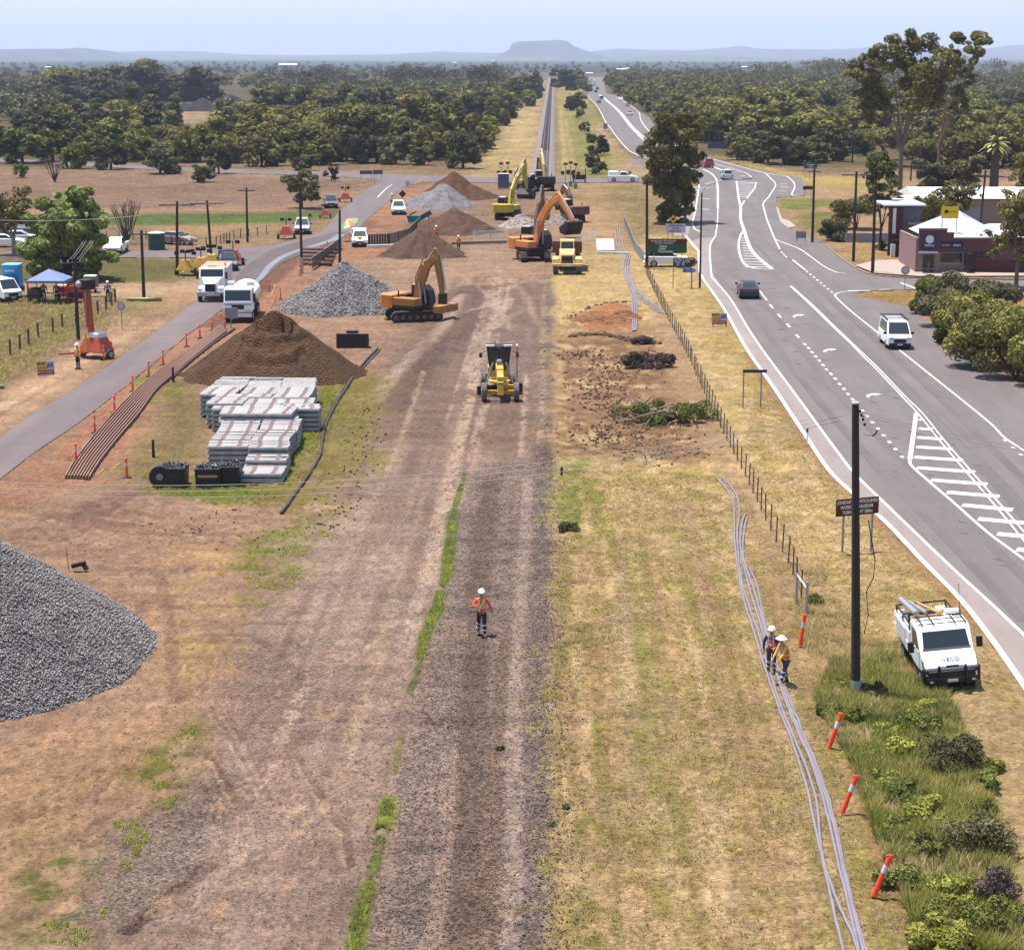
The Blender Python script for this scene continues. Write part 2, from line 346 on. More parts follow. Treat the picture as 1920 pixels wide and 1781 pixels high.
# green patches
area([(300, 720), (370, 700), (380, 800), (360, 880), (250, 900), (240, 860), (300, 800)], (150, 128, 86), 1, .9, nz=.8, d=GRS)
area([(230, 880), (560, 905), (620, 820), (600, 730), (700, 700), (720, 760), (640, 900), (560, 960), (300, 925)], (150, 134, 70), 1, .95, nz=1, d=GRS)
area([(520, 800), (610, 720), (640, 740), (580, 860), (530, 900)], (138, 146, 44), .8, .9, nz=.6, d=GRS)
area([(280, 890), (420, 905), (520, 925), (400, 940), (260, 915)], (118, 134, 50), .6, .9, nz=.5, d=GRS, wob=(.3, .55))
area([(240, 710), (300, 690), (370, 690), (350, 740), (280, 760)], (140, 138, 66), .8, .8, nz=.5, d=GRS, wob=(.4, .55))
area([(640, 740), (720, 720), (740, 800), (700, 900), (640, 960), (560, 1010), (540, 960), (620, 880)], (156, 138, 84), 1, .85, nz=1, d=GRS, wob=(.35, .6))
area([(470, 1000), (600, 980), (640, 1000), (560, 1090), (460, 1150), (440, 1100)], (136, 132, 64), 1, .8, nz=.8, d=GRS, wob=(.42, .6))
area([(170, 1500), (330, 1380), (380, 1340), (340, 1470), (200, 1580)], (134, 132, 56), .8, .8, nz=.7, d=GRS, wob=(.42, .58))
area([(60, 1640), (200, 1560), (260, 1620), (160, 1720), (60, 1781)], (116, 128, 50), .6, .8, nz=.6, d=GRS, wob=(.5, .6))
area([(200, 1560), (420, 1450), (460, 1540), (250, 1740), (130, 1781)], (144, 124, 116), 1, .85, nz=.8, d=GRV)
# ruts
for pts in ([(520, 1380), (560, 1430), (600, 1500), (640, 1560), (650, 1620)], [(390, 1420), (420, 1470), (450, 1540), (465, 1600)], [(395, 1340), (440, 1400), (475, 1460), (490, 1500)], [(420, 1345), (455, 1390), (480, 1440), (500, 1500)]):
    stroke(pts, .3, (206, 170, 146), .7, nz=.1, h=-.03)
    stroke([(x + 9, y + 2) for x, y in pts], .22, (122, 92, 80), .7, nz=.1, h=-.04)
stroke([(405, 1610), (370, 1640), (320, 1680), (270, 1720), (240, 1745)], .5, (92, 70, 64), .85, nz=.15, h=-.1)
stroke([(450, 1560), (430, 1640), (380, 1710), (330, 1781)], 1.2, (184, 150, 130), .5, nz=.3)
stroke([(600, 1180), (560, 1300), (520, 1440), (470, 1600), (420, 1760)], 2.5, (184, 154, 140), .6, nz=.5, d=(.5, 0, .3))
stroke([(380, 1190), (470, 1190), (530, 1230), (580, 1290), (570, 1340)], .35, (136, 108, 98), .6, nz=.1)
stroke([(300, 1080), (320, 1160), (330, 1300)], .5, (150, 112, 92), .6, nz=.2)
area([(560, 1000), (850, 900), (860, 960), (820, 1150), (760, 1330), (700, 1500), (690, 1560), (640, 1400), (560, 1200)], (186, 157, 142), 1.5, .7, nz=1, d=(.5, 0, .4))
area([(360, 1230), (560, 1200), (640, 1300), (560, 1420), (420, 1400)], (150, 122, 112), 1.5, .6, nz=1, d=(.7, 0, .4))
for k in range(46):
    xa = random.uniform(620, 1010); f_ = (xa - 620) / 390; y0_ = random.choice((520, 700, 900, 1100)); y1_ = y0_ + random.uniform(150, 520)
    q_ = lambda y: 1040 - (1040 - xa) * (y - 105) / 900
    stroke([(q_(y0_), y0_), (q_((y0_ + y1_) / 2) + random.uniform(-8, 8), (y0_ + y1_) / 2), (q_(y1_) + random.uniform(-14, 14), y1_)], random.uniform(.2, .9), random.choice(((212, 182, 164), (140, 114, 102), (132, 106, 94), (204, 172, 148))), .6, soft=.9, nz=.15, wob=(.35, .55))
for k in range(60):
    xa = random.uniform(-20, 620); ya = random.uniform(930, 1780); l_ = random.uniform(30, 110); a_ = random.uniform(-.15, .25) if ya < 1150 else random.uniform(-1.1, -.6)
    stroke([(xa, ya), (xa + l_ * math.cos(a_), ya + l_ * math.sin(a_) * .8)], random.uniform(.15, .6), random.choice(((216, 178, 150), (126, 94, 80), (136, 104, 88), (212, 170, 134))), .6, soft=.9, nz=.25, wob=(.35, .55))
# ballast strip
BAL = [(884, 885), (862, 960), (842, 1040), (826, 1150), (800, 1230), (775, 1330), (748, 1440), (742, 1560), (712, 1660), (684, 1810), (1036, 1810), (1038, 1300), (1040, 1000), (1040, 870), (960, 860)]
area(BAL, (156, 133, 123), .4, nz=.35, d=GRV)
stroke([(925, 900), (905, 1010), (892, 1200), (885, 1330), (876, 1500), (868, 1660), (860, 1800)], .95, (118, 96, 84), .75, nz=.22, d=GRV, h=-.06, wob=(.2, .5))
stroke([(955, 1180), (935, 1330), (925, 1500), (912, 1800)], .55, (134, 104, 84), .5, nz=.2, d=GRV, wob=(.3, .5))
stroke([(990, 900), (978, 1100), (965, 1300), (965, 1500), (962, 1700), (960, 1810)], .5, (190, 164, 152), .7, nz=.12, d=(.6, 0, .2), h=.02)
stroke([(845, 1400), (838, 1560), (822, 1700), (808, 1810)], .5, (184, 156, 140), .7, nz=.12, d=(.6, 0, .2), h=.02)
stroke([(860, 1220), (838, 1400), (800, 1600), (770, 1800)], .5, (150, 130, 124), .5, nz=.2, d=GRV)
stroke([(1020, 880), (1022, 1100), (1012, 1350), (1010, 1600), (1006, 1800)], .9, (140, 120, 116), .75, nz=.25, d=GRV, h=.06)
stroke([(1030, 830), (1030, 870)], 1.6, (126, 104, 98), .8, nz=.4, d=GRV, h=.15)
area([(850, 1005), (960, 980), (1000, 1040), (880, 1060)], (126, 104, 96), .8, .6, nz=.5, wob=(.4, .6))
GREEN_STRIP = [(872, 888), (862, 920), (850, 960), (846, 1000), (842, 1040), (838, 1075), (826, 1110), (818, 1150), (795, 1200), (788, 1240), (768, 1300), (752, 1380), (738, 1450), (728, 1500), (724, 1550), (706, 1600), (692, 1660), (676, 1720), (664, 1790)]
for (a, b, w_, c_) in ((0, 3, .25, (122, 136, 80)), (2, 6, .6, (114, 132, 76)), (6, 9, .55, (118, 132, 72)), (9, 11, .3, (126, 130, 76)), (11, 13, .2, (160, 150, 90)), (13, 15, .6, (150, 156, 66)), (15, 17, .25, (138, 140, 72)), (16, 19, .5, (136, 146, 62))):
    stroke(GREEN_STRIP[a:b], w_, c_, .95, soft=.6, nz=.12, d=GRS, h=.04, wob=(.1, .3))
# right verge (mown dry grass)
VR = [(1041, 470), (1180, 470), (1205, 440), (1292, 440), (1310, 480), (1312, 520), (1360, 590), (1400, 660), (1512, 826), (1599, 932), (1737, 1066), (1843, 1180), (2060, 1500), (2060, 1830), (1038, 1830), (1040, 1000), (1040, 860)]
area(VR, (222, 188, 134), .5, nz=.3, d=GRS)
area([(1040, 340), (1290, 346), (1300, 400), (1290, 445), (1180, 475), (1040, 475)], (180, 148, 108), 3, nz=2, d=DRT)
area([(1140, 350), (1210, 348), (1240, 420), (1190, 460), (1150, 400)], (132, 122, 66), 3, .8, nz=2, d=GRS, wob=(.35, .6))
area([(1080, 400), (1140, 380), (1180, 470), (1100, 480)], (196, 156, 120), 2, .8, nz=2, wob=(.3, .6))
area(VR, (170, 154, 84), 1, .6, nz=1, wob=(.49, .6), fine=True)
area(VR, (236, 198, 150), 1, .8, nz=1, wob=(.5, .4), fine=True)
area([(1042, 860), (1110, 860), (1130, 960), (1090, 1010), (1042, 960)], (150, 158, 70), .8, .85, nz=.6, wob=(.3, .5))
area([(1046, 1000), (1160, 980), (1200, 1250), (1180, 1500), (1200, 1781), (1040, 1781)], (152, 142, 74), 1, .55, nz=.5, wob=(.48, .58), fine=True)
area([(1560, 1240), (1660, 1200), (1760, 1290), (1840, 1430), (1890, 1620), (1920, 1781), (2000, 1830), (1700, 1830), (1640, 1600), (1600, 1440), (1530, 1330)], (132, 132, 62), .5, .95, nz=.4)
area([(1700, 1290), (1810, 1300), (1920, 1340), (2060, 1600), (2060, 1830), (1930, 1781), (1880, 1560), (1830, 1400)], (206, 174, 130), .6, .9, nz=.4, d=GRS)
area([(1400, 1050), (1500, 1030), (1600, 1220), (1540, 1330), (1470, 1180)], (172, 134, 98), .8, .7, nz=.6, d=DRT, wob=(.35, .55))
area([(1046, 610), (1230, 610), (1270, 700), (1330, 800), (1300, 870), (1046, 855)], (160, 120, 92), 1, .85, nz=.8, d=DRT, wob=(.25, .5))
area([(1046, 640), (1200, 640), (1280, 820), (1060, 850)], (116, 88, 70), 1, .6, nz=.8, d=DRT, wob=(.45, .6), fine=True)
area([(1075, 590), (1150, 563), (1195, 575), (1200, 610), (1100, 625)], (184, 124, 82), .6, .95, nz=.5, d=DRT)
area([(1160, 780), (1290, 800), (1330, 860), (1180, 870)], (142, 108, 80), 1, .6, nz=.8, wob=(.4, .55))
area([(1220, 560), (1290, 640), (1340, 760), (1400, 900), (1500, 1100), (1470, 1110), (1380, 950), (1300, 780), (1230, 640)], (180, 146, 116), .6, .8, nz=.4, d=DRT, wob=(.2, .45))
for (p, w_, s_) in (([(1290, 950), (1310, 1040), (1320, 1120), (1345, 1250), (1380, 1400)], .7, .6), ([(1160, 990), (1165, 1080), (1180, 1200), (1200, 1350)], .4, .8), ([(1150, 1150), (1160, 1300), (1190, 1450), (1180, 1560)], .7, .55), ([(1330, 1480), (1345, 1600), (1390, 1781)], .9, .5), ([(1140, 1500), (1180, 1781)], .6, .4), ([(1470, 1400), (1510, 1560), (1560, 1700)], .7, .5)):
    stroke(p, w_, (216, 182, 146), s_, nz=.25, wob=(.2, .45))
area([(1080, 480), (1170, 480), (1200, 540), (1060, 560), (1045, 500)], (206, 174, 122), 1, .6, nz=.6)
area([(1260, 470), (1310, 520), (1420, 700), (1560, 900), (1500, 880), (1380, 700), (1280, 560)], (186, 158, 92), 1, .6, nz=.8, wob=(.35, .55))
stroke([(1400, 664), (1512, 830), (1599, 936), (1737, 1070), (1843, 1184)], .8, (176, 122, 80), .6, nz=.3, wob=(.3, .55))
stroke([(1640, 1600), (1700, 1700), (1740, 1781)], .6, (206, 158, 120), .7, nz=.3, wob=(.2, .5))
stroke([(1530, 1330), (1600, 1440), (1640, 1600)], .5, (200, 160, 118), .7, nz=.2)
for k in range(110):
    xa = random.uniform(1045, 1640); q_ = lambda y: 1038 + (xa - 1038) * (y - 105) / 1500
    y0_ = random.uniform(900, 1600); y1_ = y0_ + random.uniform(80, 450)
    if q_(y0_) > 1040 + (y0_ - 430) * .93: continue
    stroke([(q_(y0_), y0_), (q_((y0_ + y1_) / 2) + random.uniform(-6, 6), (y0_ + y1_) / 2), (q_(y1_), y1_)], random.uniform(.12, .5), random.choice(((240, 204, 158), (232, 190, 144), (160, 150, 80), (176, 150, 92), (200, 158, 120))), .65, soft=.9, nz=.2, wob=(.38, .55), d=GRS)
stroke([(1838, 1190), (1850, 1240), (1870, 1310)], 4.2, None, 1, soft=.9, nz=0, h=.24)
# right of highway
area([(1340, 292), (1500, 326), (1600, 340), (3000, 345), (3000, 512), (1640, 512), (1545, 455), (1470, 420), (1460, 372), (1530, 345)], (188, 152, 116), 3, nz=1.5, d=SOFTD)
area([(1345, 295), (1440, 318), (1540, 330), (1640, 335), (1640, 360), (1520, 350)], (194, 170, 100), 3, .9, nz=1.5, d=GRS)
area([(1460, 374), (1560, 374), (1580, 384), (1500, 394), (1465, 390)], (132, 142, 62), 1, .9, nz=.6, d=GRS)
area([(1485, 408), (1530, 396), (1580, 400), (1550, 440), (1510, 430)], (140, 134, 70), 1.2, .9, nz=1, d=GRS)
area([(1580, 460), (1690, 440), (1690, 505), (1610, 500)], (186, 152, 96), 2, .8, nz=1, d=GRS)
area([(1601, 550), (1640, 547), (1720, 545), (2200, 547), (2200, 600), (1800, 620), (1700, 574)], (178, 142, 84), .8, nz=.4, d=GRS)
area([(1720, 590), (2200, 600), (2200, 860), (1920, 722), (1830, 665), (1760, 620)], (190, 146, 116), 1, nz=.6, d=DRT)
# global breakup
nG = fbm(X * .3 + 40, Y * 1.3, 61, 5); nH = fbm(X * 11, Y * 7, 71, 2); nJ = fbm(X * .06 + 7, Y * .1, 81, 5)
lum = (1 + .5 * (nJ - .5) * sst(150, 260, Y) + .45 * (nA - .5) + .3 * (nC - .5) + .7 * (nF - .5) + .55 * (nG - .5) + .4 * (nH - .5))[:, None] * np.array([1.0, 1.0, .92])
col *= lum
warm = (nB - .5)[:, None] * np.array([.10, 0, -.12]); col *= (1 + warm)
# relief, kept off the roads
onroad = np.zeros(NV, bool); near = np.zeros(NV)
for P in WORLD_ROADS:
    ins = poly_inside(X, Y, P); onroad |= ins
    s_ = np.where((Y < 420) & (np.abs(X) < 130))[0]
    d_ = seg_dist(X[s_], Y[s_], P, True); nn = np.zeros(NV); nn[s_] = 1 - np.clip(d_ / 1.2, 0, 1); near = np.maximum(near, nn)
grassy = det[:, 1]
rough_ = .05 + .05 * grassy
Z += ((nF - .5) * .9 + (nB - .5) * .9) * rough_ * 1.4 + (fbm(X * 3, Y * 2.2, 77, 3) - .5) * .10 * grassy
Z *= (1 - near); Z[onroad] = -.08
Z[(Y > 600) | (np.abs(X) > 200)] = 0
Z[onroad & (Y <= 3000)] = -.08
idx = np.arange(ny * nx).reshape(ny, nx)
F = np.stack([idx[:-1, :-1], idx[:-1, 1:], idx[1:, 1:], idx[1:, :-1]], -1).reshape(-1, 4)
# ground material
gm = bpy.data.materials.new('ground_earth_and_grass'); gm.use_nodes = True; nt = gm.node_tree; N = nt.nodes; L = nt.links
bs = N['Principled BSDF']; bs.inputs['Roughness'].default_value = .95; bs.inputs['Specular IOR Level'].default_value = .1
def nd(t, **kw):
    n = N.new(t)
    for k, v in kw.items():
        if k in n.inputs.keys(): n.inputs[k].default_value = v
        else: setattr(n, k, v)
    return n
ac = nd('ShaderNodeAttribute', attribute_name='Col'); ad = nd('ShaderNodeAttribute', attribute_name='det')
tc = nd('ShaderNodeTexCoord'); sep = nd('ShaderNodeSeparateXYZ'); L.new(ad.outputs['Vector'], sep.inputs[0])
v1 = nd('ShaderNodeTexVoronoi', Scale=13.0); L.new(tc.outputs['Object'], v1.inputs['Vector'])
v2 = nd('ShaderNodeTexNoise', Scale=7.0, Detail=5.0, Roughness=.75); L.new(tc.outputs['Object'], v2.inputs['Vector'])
mp = nd('ShaderNodeMapping'); mp.inputs['Scale'].default_value = (3.0, 9.0, 4.0); mp.inputs['Rotation'].default_value = (0, 0, .5); L.new(tc.outputs['Object'], mp.inputs['Vector'])
v3 = nd('ShaderNodeTexNoise', Scale=1.0, Detail=7.0, Roughness=.8, Distortion=1.2); L.new(mp.outputs[0], v3.inputs['Vector'])
def mth(op, a, b=None, c=None):
    n = N.new('ShaderNodeMath'); n.operation = op
    for i, v in enumerate((a, b, c)):
        if v is None: continue
        if isinstance(v, (int, float)): n.inputs[i].default_value = v
        else: L.new(v, n.inputs[i])
    return n.outputs[0]
sepv = nd('ShaderNodeSeparateColor'); L.new(v1.outputs['Color'], sepv.inputs[0])
g1 = mth('MULTIPLY', mth('SUBTRACT', sepv.outputs[0], .5), mth('MULTIPLY', sep.outputs[0], 1.15))
g2 = mth('MULTIPLY', mth('SUBTRACT', v3.outputs['Fac'], .5), mth('MULTIPLY', sep.outputs[1], 3.6))
g3 = mth('MULTIPLY', mth('SUBTRACT', v2.outputs['Fac'], .5), mth('ADD', mth('MULTIPLY', sep.outputs[2], 1.2), .9))
tot = mth('ADD', mth('ADD', g1, g2), mth('ADD', g3, 1.0)); tot = mth('MAXIMUM', tot, .25)
sc = N.new('ShaderNodeVectorMath'); sc.operation = 'SCALE'; L.new(ac.outputs['Color'], sc.inputs[0]); L.new(tot, sc.inputs['Scale'])
L.new(sc.outputs[0], bs.inputs['Base Color'])
hb = mth('ADD', mth('MULTIPLY', mth('SUBTRACT', 1.0, v1.outputs['Distance']), mth('MULTIPLY', sep.outputs[0], .05)), mth('ADD', mth('MULTIPLY', v3.outputs['Fac'], mth('MULTIPLY', sep.outputs[1], .07)), mth('MULTIPLY', v2.outputs['Fac'], .05)))
bp = nd('ShaderNodeBump'); bp.inputs['Distance'].default_value = 1.0; bp.inputs['Strength'].default_value = 1.0; L.new(hb, bp.inputs['Height']); L.new(bp.outputs[0], bs.inputs['Normal'])
def flip(F): return F
ground = np_mesh('ground', np.stack([X, Y, Z], 1), F, gm, attrs={'Col': ('FLOAT_COLOR', np.concatenate([col, np.ones((NV, 1))], 1)), 'det': ('FLOAT_VECTOR', det)}, smooth=True)
tag(ground, kind='structure', label='dry grass, red dirt and gravel ground of the railway corridor')
def gz(x, y):
    j = int(np.clip(np.searchsorted(Yr, y), 1, ny - 1)); g = gY[j]; i = int(np.clip(np.searchsorted(sc_, x / g), 1, nx - 1))
    return float(Z.reshape(ny, nx)[j, i])
# ------------------------------------------------------------------ asphalt
def asphalt(name, base, patch, spec_wet=False):
    m = bpy.data.materials.new(name); m.use_nodes = True; nt = m.node_tree; N = nt.nodes; L = nt.links; b = N['Principled BSDF']
    b.inputs['Roughness'].default_value = .85; b.inputs['Specular IOR Level'].default_value = .25
    tc = N.new('ShaderNodeTexCoord'); mp = N.new('ShaderNodeMapping'); mp.inputs['Scale'].default_value = (.5, .06, 1); L.new(tc.outputs['Object'], mp.inputs['Vector'])
    n1 = N.new('ShaderNodeTexNoise'); n1.inputs['Scale'].default_value = 1; n1.inputs['Detail'].default_value = 5; n1.inputs['Roughness'].default_value = .6; L.new(mp.outputs[0], n1.inputs['Vector'])
    n2 = N.new('ShaderNodeTexNoise'); n2.inputs['Scale'].default_value = 14; n2.inputs['Detail'].default_value = 4; L.new(tc.outputs['Object'], n2.inputs['Vector'])
    n3 = N.new('ShaderNodeTexNoise'); n3.inputs['Scale'].default_value = .25; n3.inputs['Detail'].default_value = 6; n3.inputs['Roughness'].default_value = .7; L.new(tc.outputs['Object'], n3.inputs['Vector'])
    mr = N.new('ShaderNodeMapRange'); mr.inputs['From Min'].default_value = .35; mr.inputs['From Max'].default_value = .65; L.new(n1.outputs['Fac'], mr.inputs['Value'])
    mx = N.new('ShaderNodeMix'); mx.data_type = 'RGBA'; mx.inputs[6].default_value = (*base, 1); mx.inputs[7].default_value = (*patch, 1); L.new(mr.outputs[0], mx.inputs[0])
    a1 = N.new('ShaderNodeMath'); a1.operation = 'ADD'; L.new(n2.outputs['Fac'], a1.inputs[0]); L.new(n3.outputs['Fac'], a1.inputs[1])
    r2 = N.new('ShaderNodeMapRange'); r2.inputs['From Min'].default_value = .6; r2.inputs['From Max'].default_value = 1.4; r2.inputs['To Min'].default_value = .82; r2.inputs['To Max'].default_value = 1.18; L.new(a1.outputs[0], r2.inputs['Value'])
    sc = N.new('ShaderNodeVectorMath'); sc.operation = 'SCALE'; L.new(mx.outputs[2], sc.inputs[0]); L.new(r2.outputs[0], sc.inputs['Scale']); L.new(sc.outputs[0], b.inputs['Base Color'])
    bp = N.new('ShaderNodeBump'); bp.inputs['Distance'].default_value = .01; L.new(n2.outputs['Fac'], bp.inputs['Height']); L.new(bp.outputs[0], b.inputs['Normal'])
    return m
A1 = asphalt('highway_asphalt', S(160, 149, 145), S(144, 134, 131))
A2 = asphalt('side_road_asphalt', S(160, 143, 140), S(142, 128, 128))
SH = asphalt('pink_shoulder_seal', S(202, 186, 178), S(186, 170, 163))
TYRE_SHADOW = asphalt('worn_track_and_shadow', S(138, 127, 127), S(152, 141, 138))
r9 = random.Random(8)
from mathutils.geometry import tessellate_polygon
def sheet(name, polys, z, m, kind='structure', label=None, parent=None):
    vs = []; fs = []
    for iq, P in enumerate(polys):
        P = [Vector((p[0], p[1], z + .0004 * (iq % 23))) for p in P]; n = len(vs); vs += [tuple(p) for p in P]
        for t in tessellate_polygon([P]):
            a, b, c = t; cr = (P[b] - P[a]).cross(P[c] - P[a]).z
            fs.append((n + a, n + b, n + c) if cr > 0 else (n + a, n + c, n + b))
    me = bpy.data.meshes.new(name); me.from_pydata(vs, [], fs); me.materials.append(m)
    o = bpy.data.objects.new(name, me); COL.objects.link(o)
    if parent: o.parent = parent
    return tag(o, label, kind=kind)
sheet('highway', [WORLD_ROADS[0]], .02, A1, label='two way highway with painted turn lanes')
sheet('side_road', [WORLD_ROADS[1]], .012, A2, label='grey side road and the level crossing road')
def pl(pts): return [Vector(G(*p)).to_2d() if len(p) == 2 else p for p in pts]
def smooth_pl(P, k=4):
    out = []
    n = len(P)
    for i in range(n - 1):
        p0 = P[max(i - 1, 0)]; p1 = P[i]; p2 = P[i + 1]; p3 = P[min(i + 2, n - 1)]
        for j in range(k):
            t = j / k; out.append(.5 * ((2 * p1) + (p2 - p0) * t + (2 * p0 - 5 * p1 + 4 * p2 - p3) * t * t + (3 * p1 - p0 - 3 * p2 + p3) * t ** 3))
    out.append(P[-1]); return out
def ribbon(pts, w, w2=None, smooth=True):
    P = [Vector(G(*p)) for p in pts]
    if smooth and len(P) > 2: P = smooth_pl(P)
    w2 = w if w2 is None else w2; quads = []; Ls = []; Rs = []
    n = len(P)
    for i in range(n):
        d = (P[min(i + 1, n - 1)] - P[max(i - 1, 0)]); d.normalize(); nn = Vector((-d.y, d.x)); ww = w + (w2 - w) * i / (n - 1)
        Ls.append(P[i] + nn * ww / 2); Rs.append(P[i] - nn * ww / 2)
    return [[Ls[i], Rs[i], Rs[i + 1], Ls[i + 1]] for i in range(n - 1)]
PAINT = mat('road_paint', (.5, .48, .46), .8, noise=.3, nscale=1.5)
lines = []
EDGE_OUT = HW_L[14:]
lines += ribbon([(1311, 347), (1308, 368), (1304, 395), (1298, 420), (1302, 430), (1312, 435)], .2, smooth=False)
lines += ribbon([(1286, 443), (1298, 458), (1310, 472), (1311, 490), (1312, 512)], .28, smooth=False)
lines += ribbon([(1315, 516), (1320, 527), (1332, 543), (1360, 584), (1400, 655), (1447, 722), (1512, 820), (1554, 882), (1599, 926), (1664, 983), (1737, 1060), (1792, 1115), (1843, 1177), (1920, 1286), (2000, 1408)], .24)
lines += ribbon([(1340, 445), (1331, 464), (1334, 515), (1338, 524), (1369, 560), (1400, 612), (1432, 660), (1492, 741), (1560, 834), (1599, 885), (1647, 933), (1779, 1060), (1843, 1119), (1920, 1191), (2000, 1270)], .16)
lines += ribbon([(1345, 345), (1346, 360), (1346, 392)], .3, smooth=False)
lines += ribbon([(1346, 394), (1345, 420), (1341, 446)], .14, smooth=False)
lines += ribbon([(1318, 318), (1332, 325), (1342, 335), (1345, 345)], .28)
lines += ribbon([(1322, 346), (1335, 342), (1352, 340), (1400, 336)], .16)
for y_ in (353, 373, 393, 415): lines += ribbon([(1313, y_), (1331, y_ + .6)], .55, smooth=False)
lines += ribbon([(1381, 340), (1385, 372), (1388, 385), (1389, 398), (1388, 408), (1391, 420), (1395, 432), (1400, 448), (1408, 468), (1424, 486), (1448, 505)], .3, .42)
lines += ribbon([(1393, 434), (1387, 446), (1385, 462), (1388, 480), (1396, 496), (1412, 503), (1430, 505.5), (1448, 505.5)], .24)
for i, y_ in enumerate(range(446, 504, 5)):
    t = (y_ - 446) / 58; xl = 1392 + 6 * t ** 2; xr = 1394 + 50 * t ** 1.3
    lines += ribbon([(xl, y_), (xr, y_ + .8)], .5 if y_ < 470 else .42, smooth=False)
lines += ribbon([(1381, 341), (1418, 344)], .5, smooth=False)
lines += ribbon([(1418, 343), (1415, 354), (1400, 373)], .2, smooth=False)
lines += ribbon([(1396, 377), (1389, 388)], .25, smooth=False)
for i, y_ in enumerate(np.arange(344.5, 372, 3.6)):
    xl = 1382 + (y_ - 344) * .2; xr = 1417 - max(0, (y_ - 352)) * .95
    lines += ribbon([(xl, y_), (xr, y_ + .5)], .55, smooth=False)
lines += ribbon([(1434, 325), (1445, 335), (1454, 345), (1452, 353), (1441, 370), (1431, 382), (1433, 394), (1438, 412), (1447, 435), (1453, 449), (1462, 468)], .18)
lines += ribbon([(1452, 449), (1480, 460), (1500, 468), (1520, 482), (1545, 500), (1568, 511), (1585, 513)], .16)
for k in range(3): lines += ribbon([(1465 + k * 4, 473 + k * 4), (1467 + k * 4, 475.5 + k * 4)], .16, smooth=False)
lines += ribbon([(1486, 488), (1510, 507)], .2, smooth=False)
for k in range(9):
    x_ = 1512 + k * 6.6; y_ = 509 + k * 5.2 + k * k * .04; lines += ribbon([(x_, y_), (x_ + 2, y_ + 2.2)], .2, smooth=False)
lines += ribbon([(1600, 546), (1580, 548), (1566, 553), (1571, 562), (1600, 588), (1630, 612), (1690, 660), (1740, 700), (1800, 748), (1856, 794), (1884, 822), (1920, 846), (1990, 892)], .15)
lines += ribbon([(1590, 546), (1632, 545.5)], .35, smooth=False); lines += ribbon([(1648, 544), (1670, 543.4)], .2, smooth=False)
lines += ribbon([(1689, 531), (1718, 542)], .3, smooth=False)
lines += ribbon([(1880, 536), (1912, 543)], .6, smooth=False)
for k in range(5): lines += ribbon([(1882 + k * 15, 825 + k * 13.5), (1886 + k * 15, 828 + k * 13.5)], .18, smooth=False)
# double barrier line
lines += ribbon([(1481, 537), (1520, 573), (1560, 612), (1600, 650), (1620, 671), (1640, 690), (1690, 743), (1720, 775), (1760, 825), (1800, 872), (1850, 930), (1916, 1010), (1980, 1090)], .1)
lines += ribbon([(1484, 537), (1524, 573), (1564, 612), (1604, 650), (1626, 671), (1646, 690), (1696, 743), (1729, 775), (1769, 825), (1810, 872), (1861, 930), (1930, 1010), (1990, 1082)], .1)
# chevron island
lines += ribbon([(1718, 775), (1712, 820), (1706, 862), (1711, 876), (1740, 902), (1790, 945), (1850, 998), (1920, 1050), (1990, 1105)], .16)
lines += ribbon([(1718, 775), (1712, 820), (1706, 862)], .26, smooth=False)
CH = [(1724, 787, 1730, 787.5), (1722, 804, 1748, 806), (1720, 821, 1767, 824.5), (1718, 839, 1785, 843), (1714, 858, 1805, 864), (1719, 878, 1828, 886), (1746, 901, 1851, 909), (1775, 924, 1874, 932), (1804, 948, 1899, 957), (1834, 974, 1935, 983), (1870, 1002, 1965, 1011), (1906, 1031, 1990, 1040)]
for (a, b, c, d) in CH: lines += ribbon([(a, b), (c, d)], .72, smooth=False)
# right-turn lane dots, dashes and arrows
for (x_, y_) in [(1446, 575), (1461.5, 593), (1478, 611), (1495, 631)]: lines += ribbon([(x_ - 2.4, y_ - 3), (x_ + 2.8, y_ + 3.4)], .2, smooth=False)
lines += ribbon([(1423, 545), (1438, 564)], .16, smooth=False)
for (x_, y_) in [(1509, 646.6), (1516, 653.8), (1522.4, 661.5), (1529, 669.3), (1536, 677), (1543, 685.3), (1550, 693.8), (1558, 702.2), (1566, 711), (1574, 721), (1582, 730), (1590, 739.6), (1598.5, 749.7), (1607, 760), (1617, 771), (1626, 781.5), (1635.5, 793), (1646, 804.8), (1656.5, 817.5), (1667.5, 830), (1679, 843.4), (1691, 857.7)]:
    lines += ribbon([(x_ - 1.2, y_ - 1.8), (x_ + 1.6, y_ + 1.8)], .2, smooth=False)
for (x_, y_, s_) in ((1495, 593, .9), (1553, 658, 1), (1635, 742, 1.15)):
    a = lambda u, v: Vector(G(x_ + u * s_, y_ + v * s_))
    lines += [[a(-7, -2), a(-4, 4.5), a(-10, 2)], [a(-8, 0), a(-5, 1.5), a(4, -1), a(4, -3), a(-3, -2.5)], [a(4, -3.2), a(16, -2.2), a(5, .5)]]
for (x_, y_) in ((1462, 345), (1463, 351), (1461, 359)): lines += ribbon([(x_, y_), (x_ + 14, y_)], .5, smooth=False)
lines += ribbon([(1475, 331), (1487, 341), (1490, 352), (1485, 364), (1492, 368), (1530, 371)], .2)
lines += ribbon([(1327, 296.5), (1377, 310), (1434, 325), (1475, 331)], .22)
